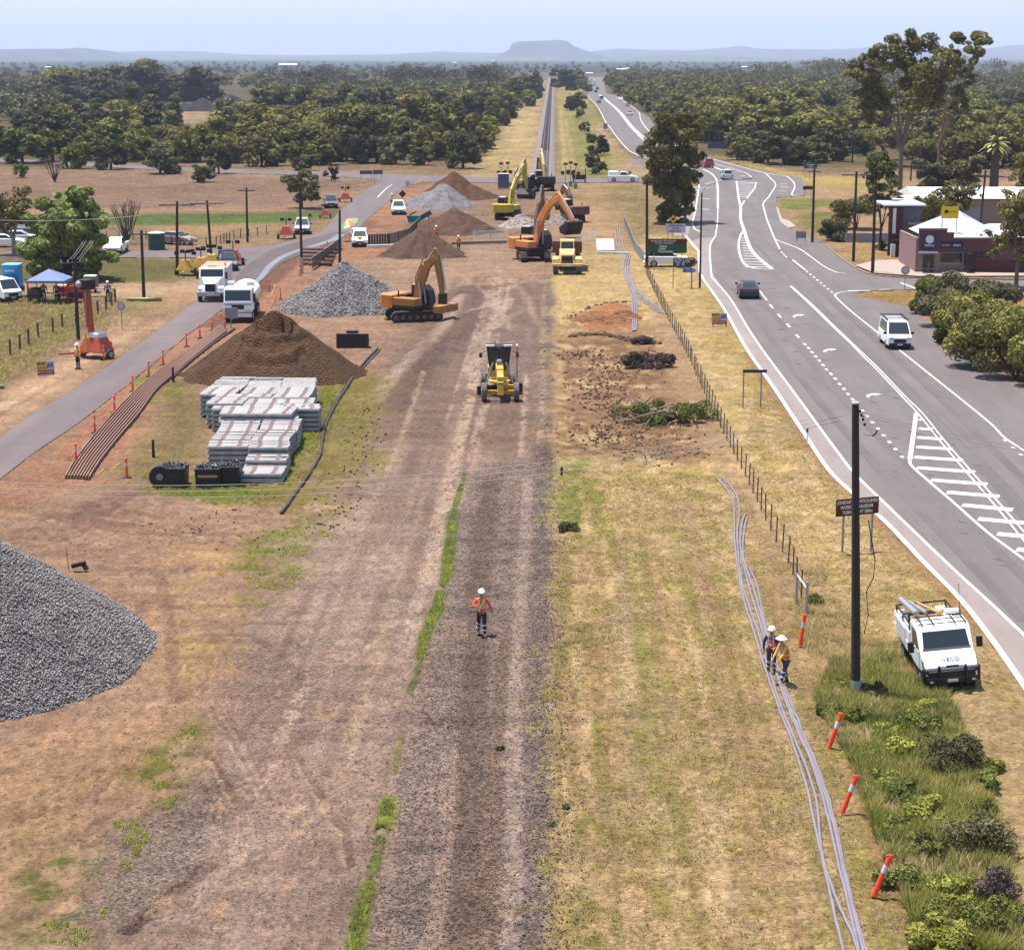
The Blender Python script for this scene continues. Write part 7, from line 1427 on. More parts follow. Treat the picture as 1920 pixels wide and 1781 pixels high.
r = MB(); z2 = hz(7, 418, 9); r.add([(xs1 - 2.5, .6, ez), (16.5, .6, ez), (16.5, 11, ez), (xs1 - 2.5, 11, ez), (xs1 - .5, 6, z2), (14.5, 6, z2)], [(0, 1, 5, 4), (1, 2, 5), (2, 3, 4, 5), (3, 0, 4)]); r.build('rear_roof', ROOF, sh_)
rb = MB()
for k in range(22): f = k / 21; rb.beam((xs0 + (xs1 - xs0) * f, .38, ez + .02), (wx(1806) + (wx(1812) - wx(1806)) * f, pk, zp + .02), .03, .03)
rb.build('roof_ribs', ROOF, sh_)
mb = MB(); mb.box(wx(1726), wx(1755), -.04, 0, hz(0, 466), hz(0, 439)); s = mb.build('coffee_sign', mat('plum_sign', (.04, .025, .06), .5), sh_); MB().tube([(wx(1740), -.06, hz(0, 449)), (wx(1740), -.04, hz(0, 449))], .42, 18).build('oval_emblem', TW, s).scale = (1, 1, 1); text_mesh('bakery', .36, TW, s, (wx(1740), -.06, hz(0, 460)), bold=True)
s = MB().box(wx(1760), wx(1803), -.05, 0, hz(0, 466), hz(0, 453)).build('shop_name_sign', mat('navy_sign', (.012, .01, .045), .5), sh_); text_mesh('aussie', .36, mat('gold_letter', (.45, .22, .06), .6), s, (wx(1770), -.06, hz(0, 459.5)), bold=True); text_mesh('mart', .4, mat('pale_letter', (.5, .5, .65), .6), s, (wx(1791), -.06, hz(0, 459.5)), bold=True)
MB().hexa([(wx(1714), -1.3, hz(-1.2, 477)), (wx(1752), -1.3, hz(-1.2, 477)), (wx(1756), 0, hz(0, 472)), (wx(1722), 0, hz(0, 472)), (wx(1714), -1.3, hz(-1.2, 477) + .1), (wx(1752), -1.3, hz(-1.2, 477) + .1), (wx(1756), 0, hz(0, 472) + .1), (wx(1722), 0, hz(0, 472) + .1)]).build('awning', mat('grey_awning', S(128, 128, 140), .5), sh_)
MB().box(wx(1720), wx(1760), -.03, 0, 0, hz(0, 473)).build('entry_surround', CRM, sh_)
for a, b in ((1729, 1738), (1742, 1750)): MB().box(wx(a), wx(b), -.06, -.03, .15, hz(0, 478)).build('door', M['glass'], sh_)
MB().box(wx(1732), wx(1748), -.09, -.06, hz(0, 491), hz(0, 480)).build('window', M['glass'], sh_)
f = MB().box(wx(1760), wx(1805), -.05, 0, hz(0, 496), hz(0, 473)).build('window', CRM, sh_); MB().box(wx(1762), wx(1802), -.08, -.05, hz(0, 492), hz(0, 474.5)).build('pane', M['glass'], f)
s = MB().box(wx(1760), wx(1808), -.05, 0, .1, hz(0, 496.5)).build('mural_panel', mat('mural_grey', S(178, 160, 164), .8), sh_); text_mesh('Bakery', .5, MAR, s, (wx(1785), -.06, .45)); MB().box(wx(1808), wx(1815), -1.2, 0, 0, hz(0, 474)).build('vending_box', M['black'], sh_)
b = MB(); b.box(wx(1816), 15.9, -.04, 0, .0, 1.3); b.build('dado', MAR, sh_)
for a in (1898, 1935): f = MB().box(wx(a), wx(a) + 1.0, -.04, 0, 1.1, 2.5).build('window', CRM, sh_); MB().box(wx(a) + .12, wx(a) + .88, -.06, -.04, 1.2, 2.4).build('pane', M['glass'], f)
for a in (1822, 1834, 1846): MB().box(wx(a), wx(a) + .45, -.04, 0, 1.5, 2.2).build('notice', M['darksteel'], sh_)
for k in range(4): q = D * (.25 + .2 * k); MB().box(q.x - .05, q.x + .05, q.y - 1.1, q.y - 1.0, 0, 2.5).build('verandah_post', MAR, sh_)
tag(sh_, 'pink corner shop with pale blue peaked roof beside the highway turnoff')
# rooftop sign
t = thing('rooftop_sign', 'bright yellow sign standing on two posts above the shop roof', 'sign', tuple(A_ + Vector((wx(1781), 1.5, 0)))); z0, z1 = hz(1.5, 410, wx(1781)), hz(1.5, 388, wx(1781)); xx = 16 / K
for s_ in (-1, 1): MB().box(s_ * xx * .85 - .04, s_ * xx * .85 + .04, 0, .08, ez, z0 + .1).build('post', M['steel'], t)
pn = MB().box(-xx, xx, -.08, 0, z0, z1).build('panel', mat('sign_bright_yellow', (.75, .52, .01), .5), t); MB().tube([(-xx * .45, -.1, (z0 + z1) / 2 + .1), (-xx * .45, -.08, (z0 + z1) / 2 + .1)], .2, 14).build('emblem', TB, pn); text_mesh('XXXX', .38, mat('deep_yellow', (.35, .2, .01), .6), pn, (xx * .3, -.09, (z0 + z1) / 2 + .08), bold=True)
# two storey building behind and sheds
b0 = Vector((*G(1664, 480), 0)); t = thing('brick_hotel', 'tall red and pale blue building left behind the corner shop', 'building', tuple(b0)); kk = ppm(b0); h1 = HT(1664, 480, 386); w = MB(); w.box(0, 26 / kk, 0, .3, 0, h1); w.build('red_wall', MAR, t); w = MB(); w.box(26 / kk, 62 / kk, 1, 7, 0, h1 - .2); w.build('side_wall', mat('pale_blue_wall', S(160, 168, 184), .9), t)
MB().box(-.6, 66 / kk, -.5, 8, h1, h1 + .18).build('roof', WROOF, t); MB().box(.4, .75, -.08, 0, h1 * .45, h1 * .95).build('window', M['offwhite'], t); MB().box(.3, 1.5, -1.2, 0, h1 * .3, h1 * .34).build('awning', M['darksteel'], t); MB().box(.1, .6, -1.3, -1.0, 0, 1.4).build('column', M['offwhite'], t); MB().box(2.2, 4.5, .2, 1.0, h1 * .62, h1 * .66).build('balcony_rail', M['plank'], t)
MB().box(1.7, 2.1, -.8, 0, 0, 1.3).build('bin_store', M['grey'], t)
def shed(label, px, w_, d_, ytop, yridge, rm, wm, name='shed'):
    p = Vector((*G(*px), 0)); h_ = HT(*px, ytop); t = thing(name, label, 'shed', tuple(p)); MB().box(0, w_, 0, d_, 0, h_).build('wall', wm, t)
    pk_ = p + Vector((w_ / 2, d_ / 2, 0)); d = pk_ - CAMP; a = d.dot(UV); b = d.dot(FV); k = 890.5 - yridge; z = (k * b - FPX * a) / (FPX * UV.z - k * FV.z)
    r = MB(); r.add([(-.4, -.4, h_), (w_ + .4, -.4, h_), (w_ + .4, d_ + .4, h_), (-.4, d_ + .4, h_), (-.4, d_ / 2, z), (w_ + .4, d_ / 2, z)], [(0, 1, 5, 4), (2, 3, 4, 5), (1, 2, 5), (0, 4, 3)]); r.build('roof', rm, t); MB().box(w_ * .2, w_ * .35, -.04, 0, 0, 2.4).build('door', M['grey'], t)
shed('long white roofed shed behind the shop under the gum tree', (1718, 425), 24, 12, 372, 351, WROOF, CRM); shed('small white roofed lean-to beside the hotel building', (1700, 430), 3.0, 4, 372, 366, WROOF, CRM)
shed('blue grey industrial shed at the far left edge', (-40, 205), 22, 14, 182, 176, mat('blue_roof', S(150, 160, 190), .5), WHT, 'industrial_shed'); shed('low pale house under the trees at the left edge', (-60, 440), 12, 8, 428, 420, mat('grey_roof', S(120, 124, 136), .6), CRM, 'house')
t = thing('garden_wall', 'low grey block wall behind the dark bush by the corner shop', 'wall', G(1585, 455)); MB().box(0, 7.5, 0, .2, 0, 1.1).build('wall_face', M['grey'], t)
for i, (px, py, w_, lb) in enumerate(((1105, 140, 14, 'nearest the highway end'), (1165, 133, 22, 'on the low hill right of the railway'), (1180, 131, 18, 'on the low hill, right of its neighbour'), (1250, 136, 16, 'in the trees of the middle distance'), (540, 128, 55, 'long one left of the table mountain'), (852, 119, 22, 'bright one left of the table mountain'), (925, 116, 20, 'under the left foot of the table mountain'), (90, 128, 18, 'under the left hill'), (1395, 128, 20, 'on the low hill far right'), (770, 171, 8, 'in the wood left of the railway'), (910, 165, 8, 'by the grey mound left of the railway'), (300, 184, 5, 'in the clearing beyond the left wood'))):
    p = Vector((*G(px, py), 0)); t = thing('distant_building', 'tiny pale distant building ' + lb, 'building', tuple(p), 0, 'tiny pale buildings in the haze'); w_ *= .6; MB().box(-w_ / 2, w_ / 2, 0, w_ * .3, 0, w_ * .16).build('wall', CRM, t); MB().prism([(0, w_ * .16), (w_ * .3, w_ * .16), (w_ * .15, w_ * .24)], -w_ / 2, w_ / 2, 'x').build('roof', WROOF, t)
# ================================================================== foliage
def leafmat(name, dark, light, hue=.012):
    m = bpy.data.materials.new(name); m.use_nodes = True; nt = m.node_tree; N = nt.nodes; L = nt.links; b = N['Principled BSDF']; b.inputs['Roughness'].default_value = .75; b.inputs['Specular IOR Level'].default_value = .15
    a = N.new('ShaderNodeAttribute'); a.attribute_name = 'var'; oi = N.new('ShaderNodeObjectInfo'); r = N.new('ShaderNodeMix'); r.data_type = 'RGBA'; r.inputs[6].default_value = (*dark, 1); r.inputs[7].default_value = (*light, 1); L.new(a.outputs['Fac'], r.inputs[0])
    h = N.new('ShaderNodeHueSaturation'); mr = N.new('ShaderNodeMapRange'); mr.inputs['To Min'].default_value = .5 - hue; mr.inputs['To Max'].default_value = .5 + hue * .5; L.new(oi.outputs['Random'], mr.inputs['Value']); L.new(mr.outputs[0], h.inputs['Hue'])
    m2 = N.new('ShaderNodeMath'); m2.operation = 'MULTIPLY'; m2.inputs[1].default_value = 7.31; L.new(oi.outputs['Random'], m2.inputs[0]); m3 = N.new('ShaderNodeMath'); m3.operation = 'FRACT'; L.new(m2.outputs[0], m3.inputs[0])
    mv = N.new('ShaderNodeMapRange'); mv.inputs['To Min'].default_value = .72; mv.inputs['To Max'].default_value = 1.3; L.new(m3.outputs[0], mv.inputs['Value']); L.new(mv.outputs[0], h.inputs['Value']); L.new(r.outputs[2], h.inputs['Color']); L.new(h.outputs[0], b.inputs['Base Color'])
    tr = N.new('ShaderNodeBsdfTranslucent'); L.new(h.outputs[0], tr.inputs['Color']); mx = N.new('ShaderNodeMixShader'); mx.inputs[0].default_value = .22; L.new(b.outputs[0], mx.inputs[1]); L.new(tr.outputs[0], mx.inputs[2]); L.new(mx.outputs[0], N['Material Output'].inputs[0]); return m
LM = {'feather': leafmat('feathery_dull_leaves', (.05, .045, .02), (.15, .135, .06)), 'olive': leafmat('olive_leaves', (.045, .046, .011), (.25, .235, .06)), 'dark': leafmat('dark_leaves', (.024, .027, .011), (.12, .115, .045)), 'green': leafmat('green_leaves', (.045, .056, .011), (.21, .235, .055)), 'gum': leafmat('gum_leaves', (.05, .05, .013), (.25, .22, .065)), 'grey': leafmat('grey_green_leaves', (.05, .048, .02), (.19, .175, .08)), 'bright': leafmat('bright_leaves', (.07, .1, .008), (.2, .24, .03)), 'drygrass': leafmat('dry_grass_blades', (.2, .15, .06), (.5, .38, .18)), 'weed': leafmat('green_weed_blades', (.1, .12, .015), (.34, .34, .07)), 'dead': leafmat('dead_twigs', (.05, .035, .03), (.13, .1, .08)), 'willow': leafmat('pepper_leaves', (.06, .09, .02), (.34, .42, .13))}
BARK = mat('grey_bark', (.13, .1, .08), .9, noise=.3, nscale=2); BARKD = mat('dark_trunk', (.05, .04, .034), .9, noise=.3, nscale=2)
def leaves(C, Rd, n, size, r, flat=.75, up=.25, droop=0.0, elong=1.0):
    """C (k,3) clump centres, Rd (k,) radii; n leaves in all"""
    C = np.asarray(C, float); Rd = np.asarray(Rd, float); w = Rd ** 2; w /= w.sum(); k = r.choice(len(C), n, p=w); d = r.normal(size=(n, 3)); d[:, 2] += up; d /= np.linalg.norm(d, axis=1)[:, None]
    rr = Rd[k] * r.uniform(.62, 1.08, n) ** .6; P = C[k] + d * rr[:, None] * [1, 1, flat]; nrm = d + r.normal(size=(n, 3)) * .55; nrm /= np.linalg.norm(nrm, axis=1)[:, None]
    t = np.cross(nrm, r.normal(size=(n, 3))); 
    if droop: t = t * (1 - droop) + np.array([0, 0, -1]) * droop
    t -= nrm * (t * nrm).sum(1)[:, None]; t /= np.linalg.norm(t, axis=1)[:, None] + 1e-9; b = np.cross(nrm, t); s = (size * r.uniform(.6, 1.4, n))[:, None]; t = t * s * elong; b = b * s * r.uniform(.45, .9, n)[:, None]
    V = np.stack([P - t * .5 - b * .3, P - t * .1 + b * .5, P + t * .5 + b * .1, P + t * .1 - b * .5], 1).reshape(-1, 3); F = np.arange(n * 4).reshape(n, 4)
    cv = r.uniform(0, 1, len(C)); var = np.clip(.55 * cv[k] + .45 * r.random(n), 0, 1); return V, F, np.repeat(var, 4)
def crown_mesh(parent, C, Rd, n, size, m, seed, name='crown', **kw):
    V, F, v = leaves(C, Rd, n, size, np.random.default_rng(seed), **kw); o = np_mesh(name, V, F, m, parent, {'var': ('FLOAT', v)}); return o
def clumps(kind, h, R, seed):
    r = np.random.default_rng(seed); C = []; Rd = []
    if kind == 'round':
        for i in range(r.integers(5, 8)):
            a = r.uniform(0, 2 * PI); q = R * r.uniform(.15, .75); hc = h * r.uniform(.42, .86) * (1.05 - q / R * .3); Rc = R * r.uniform(.28, .48)
            for j in range(8): b = r.uniform(0, 2 * PI); u = r.uniform(.2, 1) * Rc; C.append((math.cos(a) * q + math.cos(b) * u, math.sin(a) * q + math.sin(b) * u, hc + r.uniform(-.9, .7) * Rc)); Rd.append(Rc * r.uniform(.25, .62))
        for i in range(9): a = r.uniform(0, 2 * PI); C.append((math.cos(a) * R * .6, math.sin(a) * R * .6, h * r.uniform(.1, .35))); Rd.append(R * r.uniform(.18, .36))
    elif kind == 'tall':
        for i in range(22):
            a = r.uniform(0, 2 * PI); z = r.uniform(.14, .93); q = (1 - abs(z - .5) * 1.3) * r.uniform(.3, .8); C.append((math.cos(a) * R * q, math.sin(a) * R * q, h * z)); Rd.append(R * r.uniform(.18, .48))
    elif kind == 'umb':
        for i in range(20):
            a = r.uniform(0, 2 * PI); q = math.sqrt(r.random()) * .85; C.append((math.cos(a) * R * q, math.sin(a) * R * q, h * (.86 - .22 * q + r.uniform(-.07, .05)))); Rd.append(R * r.uniform(.22, .36))
        for i in range(6): a = r.uniform(0, 2 * PI); C.append((math.cos(a) * R * .5, math.sin(a) * R * .5, h * r.uniform(.45, .6))); Rd.append(R * .24)
    elif kind == 'bush':
        for i in range(18): a = r.uniform(0, 2 * PI); q = math.sqrt(r.random()) * .8; C.append((math.cos(a) * R * q, math.sin(a) * R * q, h * r.uniform(.2, .75) * (1.1 - q * .5))); Rd.append(min(R, h) * r.uniform(.25, .42))
    return C, Rd
def trunk(parent, h, R, kind, m, seed, C=None, rt=None):
    r = random.Random(seed); mb = MB(); rt = rt or max(.12, h * .028); top = Vector((r.uniform(-.3, .3), r.uniform(-.3, .3), h * (.5 if kind != 'tall' else .8)))
    mb.tube([(0, 0, -.2), (top.x * .4, top.y * .4, top.z * .5), top], [rt * 1.2, rt * .85, rt * .45], 7)
    if C:
        for c in r.sample(list(C), min(len(C), 8)): b = Vector((top.x * .5, top.y * .5, top.z * r.uniform(.35, .85))); c = Vector(c); mb.tube([b, b.lerp(c, .55) + Vector((0, 0, -.02 * h)), c], [rt * .45, rt * .28, rt * .12], 5)
    return mb.build('trunk', m, parent)
def make_tree(name, label, loc, kind, h, R, lm, seed, n=1500, size=.42, cat='tree', group=None, bark=None, C=None, Rd=None, droop=0, elong=1.2, flat=.8, rt=None, cname='crown'):
    t = thing(name, label, cat, loc, 0, group)
    if C is None: C, Rd = clumps(kind, h, R, seed)
    crown_mesh(t, C, Rd, n, size, LM[lm], seed, cname, droop=droop, elong=elong, flat=flat)
    if kind != 'bush' : trunk(t, h, R, kind, bark or BARKD, seed, C, rt)
    return t
# ---- prototypes for the woods (unit: h=8 m)
PROTO = {}
def proto(key, *a, **k):
    PROTO[key] = [make_tree(*a, **k), None, False]
specs = [('r1', 'round', 7.5, 3.6, 'olive'), ('r2', 'round', 7.0, 3.8, 'gum'), ('r3', 'round', 7.5, 3.4, 'green'), ('t1', 'tall', 9.5, 3.2, 'dark'), ('t2', 'tall', 9.0, 3.4, 'olive'), ('u1', 'umb', 8.0, 4.4, 'olive'), ('u2', 'umb', 8.5, 4.2, 'gum'), ('d1', 'round', 8.0, 3.6, 'dark'), ('g1', 'round', 6.5, 3.4, 'grey'), ('b1', 'round', 5.5, 3.0, 'bright')]
NAMES = {'r': 'round_tree', 't': 'tall_tree', 'u': 'spreading_tree', 'd': 'dark_tree', 'g': 'grey_tree', 'b': 'bright_tree'}
for i, (k, kd, h, R, lm) in enumerate(specs):
    t = make_tree(NAMES[k[0]], '-', (0, 0, 0), kd, h, R, lm, 100 + i, n=2600, size=.44, droop=.35, elong=1.6); PROTO[k] = [t, [(c, kids(c)) for c in kids(t)], False, h]
def place(key, px, py, hpx=None, label='', group=None, sc=None, wsc=1.0):
    P = PROTO[key]; g = G(px, py)
    s = sc if sc else (HT(px, py, py - hpx) / P[3] if hpx else 1.0) * R_.choice((.72, .85, .95, 1, 1.05, 1.2)); wsc *= R_.uniform(.8, 1.15); rz = random.uniform(0, 6.28); S3 = (s * wsc * 1.28, s * wsc * 1.28, s * 1.04)
    if not P[2]: P[2] = True; t = P[0]; t.location = (g[0], g[1], 0); t.rotation_euler.z = rz; t.scale = S3; t['label'] = label; 
    else: t = copy_tree(P[0], g, rz, S3, label, None, P[1])
    if group: t['group'] = group
    elif 'group' in t.keys(): del t['group']
    return t
ordn = ['first', 'second', 'third', 'fourth', 'fifth', 'sixth', 'seventh', 'eighth', 'ninth', 'tenth', 'eleventh', 'twelfth', 'thirteenth', 'fourteenth', 'fifteenth', 'sixteenth', 'seventeenth', 'eighteenth', 'nineteenth', 'twentieth', 'twenty first', 'twenty second', 'twenty third', 'twenty fourth', 'twenty fifth', 'twenty sixth', 'twenty seventh', 'twenty eighth', 'twenty ninth', 'thirtieth']
LOOK = {'r': 'round olive', 't': 'tall narrow', 'u': 'broad spreading', 'd': 'dark green', 'g': 'pale grey green', 'b': 'bright green'}
def row(items, where, grp):
    items = sorted(items, key=lambda a: a[1])
    for i, (k, x, y, h, w) in enumerate(items): place(k, x, y, h, '%s tree, %s from left, %s' % (LOOK[k[0]], ordn[i] if i < 30 else 'beyond the thirtieth', where), grp, None, w)
R_ = random.Random(5)
# left wood: front row then rows behind
row([('d1', 20, 305, 62, 1), ('r3', 42, 306, 78, 1), ('r3', 100, 303, 60, 1.1), ('b1', 140, 316, 52, 1), ('d1', 208, 318, 72, 1), ('r2', 178, 300, 58, 1), ('g1', 300, 326, 62, 1.05), ('r2', 245, 304, 50, 1), ('r1', 270, 300, 60, 1), ('r2', 345, 305, 56, 1), ('d1', 410, 326, 62, .9), ('r1', 375, 303, 60, 1), ('r2', 430, 306, 56, 1), ('r2', 490, 312, 60, 1), ('r1', 455, 306, 70, 1), ('g1', 520, 311, 56, 1), ('r1', 560, 308, 62, 1), ('r1', 595, 310, 66, 1), ('d1', 620, 309, 52, 1), ('g1', 570, 320, 40, 1), ('d1', 672, 306, 62, 1), ('d1', 706, 306, 66, 1), ('g1', 742, 308, 58, 1), ('r1', 650, 302, 80, 1), ('g1', 790, 310, 44, 1.1), ('r2', 820, 300, 60, 1)], 'front row of the left wood', None)
row([(R_.choice(['r1', 'r2', 'u1', 'r2', 't2']), x + R_.uniform(-10, 10), 290 + R_.uniform(-8, 6), R_.uniform(46, 60) if x < 500 else R_.uniform(68, 92), 1.1) for x in range(240, 860, 34)] + [(R_.choice(['d1', 'r3']), x, 288, R_.uniform(50, 70), 1) for x in range(-10, 240, 34)], 'second row of the left wood', None)
row([(R_.choice(['u2', 'r2', 'r1', 'u1']), x + R_.uniform(-10, 10), 268 + R_.uniform(-6, 6), R_.uniform(58, 80), 1.15) for x in range(450, 870, 30)] + [(R_.choice(['t1', 'd1', 't2']), x + R_.uniform(-8, 8), 262 + R_.uniform(-8, 6), R_.uniform(52, 72), 1.1) for x in range(40, 330, 26)], 'third row of the left wood', None)
row([(R_.choice(['t1', 't1', 'd1', 't2']), x + R_.uniform(-8, 8), 238 + R_.uniform(-8, 6), R_.uniform(48, 70), 1.15) for x in range(120, 320, 22)], 'dark back row of left wood, left half', None)
row([(R_.choice(['t1', 'd1', 't1']), x + R_.uniform(-8, 8), 232 + R_.uniform(-8, 6), R_.uniform(45, 65), 1.2) for x in range(480, 960, 24)], 'dark back row of left wood, right half', None)
row([(R_.choice(['d1', 't1']), x, 190 + R_.uniform(-3, 3), R_.uniform(50, 66), 1.5) for x in range(110, 372, 17)], 'dark grove beyond the left clearing', None)
row([('d1', 362, 190, 70, 1.6), ('d1', 345, 188, 62, 1.4), ('u1', 122, 190, 68, 1.3), ('u2', 278, 186, 72, .9)], 'higher crowns of the dark tall grove', None)
row([('d1', 868, 316, 66, 1), ('r3', 884, 304, 60, 1), ('r1', 895, 292, 62, .9), ('b1', 912, 262, 52, .9), ('r1', 905, 280, 60, .9), ('d1', 922, 246, 62, .9), ('r2', 932, 236, 60, .9), ('d1', 945, 222, 52, 1), ('g1', 930, 215, 60, 1), ('d1', 960, 208, 48, 1), ('b1', 988, 200, 28, .9), ('d1', 975, 198, 50, 1), ('d1', 998, 190, 46, 1), ('t1', 1003, 186, 50, .7), ('d1', 1010, 176, 36, 1), ('r1', 985, 185, 45, 1.1), ('r1', 960, 190, 40, 1.2)], 'line along left side of the railway', None)
row([('r3', 38, 334, 38, .9), ('b1', 92, 272 + 70, 0.1, .1)][:1] + [('g1', 382, 342, 40, 1.0)], 'bushes standing alone on the paddock', None)
row([('d1', 1062, 170, 42, 1.2), ('r1', 1080, 168, 36, 1.2), ('g1', 1095, 172, 40, 1.2), ('d1', 1050, 164, 40, 1.2)], 'clump between railway and far highway', None)
row([('d1', 1072, 208, 36, 1), ('d1', 1082, 204, 34, 1), ('r3', 1087, 222, 20, 1), ('d1', 1096, 248, 20, 1), ('g1', 1108, 268, 22, 1), ('d1', 1120, 292, 42, .9), ('d1', 1132, 289, 36, .9), ('g1', 1112, 320, 38, .9), ('g1', 1124, 326, 32, .9)], 'bushes between the railway and the highway', None)
# right wood
def rightx(y): return 1150 + (y - 178) * 1.35 if y < 262 else 1263 + (y - 262) * 5.2
for nm, y, xs, ks, hh in (('first row of the right wood along the highway', None, None, None, None),):
    row([(R_.choice(['r1', 'd1', 'r3']), x, y_, h, 1) for x, y_, h in ((1160, 181, 34), (1180, 190, 38), (1205, 200, 40), (1225, 212, 46), (1240, 225, 50), (1262, 245, 58), (1285, 258, 62), (1310, 264, 66), (1335, 268, 70), (1362, 262, 60))], 'row edging the far highway on the right', None)
row([('r1', 1382, 300, 56, 1), ('r3', 1410, 302, 50, 1), ('g1', 1440, 306, 60, 1.05), ('g1', 1470, 309, 68, 1.15), ('g1', 1498, 310, 70, 1.1), ('d1', 1395, 295, 66, 1), ('r1', 1525, 306, 62, 1), ('d1', 1550, 303, 58, 1), ('g1', 1575, 300, 40, 1), ('d1', 1620, 292, 52, 1), ('d1', 1600, 280, 60, 1)], 'front row of the right wood', None)
for (y, x0_, x1_, st, ks, hlo, hhi, wl) in ((282, 1365, 1640, 26, ['r1', 'd1', 'r1', 'u1'], 60, 84, 'second row of the right wood'), (262, 1345, 1700, 26, ['r1', 'd1', 'u1', 'r2'], 55, 80, 'third row of the right wood'), (240, 1290, 1930, 25, ['r1', 'd1', 'u1', 'r1'], 45, 68, 'fourth row of the right wood'), (220, 1245, 1930, 24, ['r1', 'd1', 'r3', 'r1'], 38, 58, 'fifth row of the right wood')):
    row([(R_.choice(ks), x + R_.uniform(-9, 9), y + R_.uniform(-7, 7), R_.uniform(hlo, hhi), 1.15) for x in range(x0_, x1_, st)], wl, None)
row([(R_.choice(['u1', 'r1', 'u2', 'r2']), x + R_.uniform(-10, 10), 305 + R_.uniform(-9, 12), R_.uniform(55, 80), 1) for x in range(1735, 1935, 24)] + [('u1', 1655, 300, 60, 1), ('u2', 1690, 312, 62, .9), ('r1', 1712, 300, 60, 1), ('g1', 1760, 372, 70, 1), ('g1', 1790, 366, 72, 1.1), ('u1', 1812, 330, 88, 1)], 'open grove with bare trunks behind the shop', None)
row([(R_.choice(['r1', 'u1', 'd1', 't2']), x + R_.uniform(-8, 8), 272 + R_.uniform(-8, 8), R_.uniform(60, 90), 1.1) for x in range(1700, 1940, 24)], 'back of the open grove behind the shop', None)
for k_, P_ in PROTO.items():
    if not P_[2]: place(k_, 700, 300, 50, '%s tree half hidden in the left wood' % LOOK[k_[0]])
# far woods (nobody could count them)
def farwood(label, polys, n, hlo, hhi, lm, seed, leafs=90, size=1.6, trunks=False):
    r = np.random.default_rng(seed); C = []; Rd = []
    k = 0
    while k < n:
        (x0_, x1_, y0_, y1_) = polys[r.integers(0, len(polys))]; px = r.uniform(x0_, x1_); py = y0_ + (y1_ - y0_) * r.random() ** .8; p = W(px, py); h = r.uniform(hlo, hhi); R = h * r.uniform(.4, .6); k += 1
        for q in range(5): a = r.uniform(0, 2 * PI); C.append((p.x + math.cos(a) * R * .5, p.y + math.sin(a) * R * .5, h * r.uniform(.45, .8))); Rd.append(R * r.uniform(.45, .65))
    o = crown_mesh(None, C, Rd, n * leafs, size, LM[lm], seed, 'distant_wood', flat=.75, up=.4); tag(o, label, kind='stuff')
farwood('far hazy woodland spread over the plain left of the railway', [(-400, 1010, 136, 178), (-400, 100, 178, 236), (500, 1000, 178, 205)], 1000, 5, 10, 'dark', 41, 110, 1.5); farwood('olive woodland patches on the plain left of the railway', [(-400, 1010, 140, 172), (520, 960, 196, 226)], 420, 6, 10, 'olive', 42, 110, 1.5)
farwood('far hazy woodland right of the highway', [(1145, 1500, 142, 176), (1300, 2200, 146, 205), (1200, 2200, 176, 212)], 1150, 6, 11, 'dark', 43, 110, 1.5); farwood('olive woodland right of the highway', [(1180, 2200, 150, 212)], 700, 7, 11, 'olive', 44, 110, 1.5); farwood('dim tree belts on the far plain', [(-1500, 3200, 119, 135)], 900, 4, 7, 'dark', 45, 50, 4)
farwood('taller scattered gums over the right wood', [(1420, 2000, 150, 178)], 40, 16, 22, 'gum', 46, 260, 1.3); farwood('taller trees over the left wood', [(480, 940, 150, 178)], 36, 13, 17, 'dark', 47, 240, 1.3)
# individual near trees
def limbs_tree(label, base, pxcl, name, lm, n, size, m, rt, split, seed, kk=1.0, group=None):
    """pxcl: clumps (px, py, radius px) traced on the crown; built in depth around the trunk"""
    g = G(*base); k = ppm(g); t = thing(name, label, 'tree', g); r = random.Random(seed); C = []; Rd = []; mb = MB(); hs = HT(base[0], base[1], split)
    mb.tube([(0, 0, -.2), (0, 0, hs * .5), (0, 0, hs)], [rt * 1.25, rt, rt * .8], 9)
    for (x, y, rr) in pxcl:
        dy = r.uniform(-1, 1) * rr / k * 1.6; z = HT(base[0], base[1], y); R = rr / k; c = Vector(((x - base[0]) / k, dy, z))
        for q in range(9): a = r.uniform(0, 2 * PI); u = r.uniform(.2, 1.15); C.append((c.x + math.cos(a) * R * u, c.y + math.sin(a) * R * u, c.z + r.uniform(-.9, .9) * R)); Rd.append(R * r.uniform(.3, .72))
        if r.random() < .35: continue
        mid = Vector((c.x * .45, c.y * .5, hs + (c.z - hs) * .45)); mb.tube([(0, 0, hs * r.uniform(.75, 1)), mid, c], [rt * .5, rt * .3, rt * .1], 6)
    mb.build('trunk', m, t); crown_mesh(t, C, Rd, n, size, LM[lm], seed, elong=1.3, droop=.35); return t
GUMB = mat('gum_bark', (.14, .1, .08), .8, noise=.35, nscale=1.5)
limbs_tree('big spreading gum tree with forked trunk behind the shop sheds', (1686, 384), [(1600, 130, 22), (1625, 105, 22), (1655, 90, 20), (1690, 80, 22), (1720, 95, 24), (1745, 120, 22), (1610, 160, 20), (1640, 150, 26), (1680, 135, 28), (1720, 150, 24), (1750, 165, 18), (1620, 195, 16), (1655, 190, 20), (1700, 185, 20), (1740, 190, 16), (1625, 218, 12)], 'gum_tree', 'gum', 17000, .36, GUMB, .34, 262, 61)
limbs_tree('taller thin gum tree just right of the big spreading gum', (1757, 352), [(1790, 72, 14), (1818, 80, 15), (1775, 95, 14), (1808, 105, 15), (1790, 130, 14), (1765, 140, 12), (1812, 150, 10), (1790, 170, 13), (1775, 200, 12), (1760, 225, 10), (1800, 195, 8), (1770, 110, 12)], 'gum_tree', 'gum', 9000, .36, GUMB, .24, 270, 62)
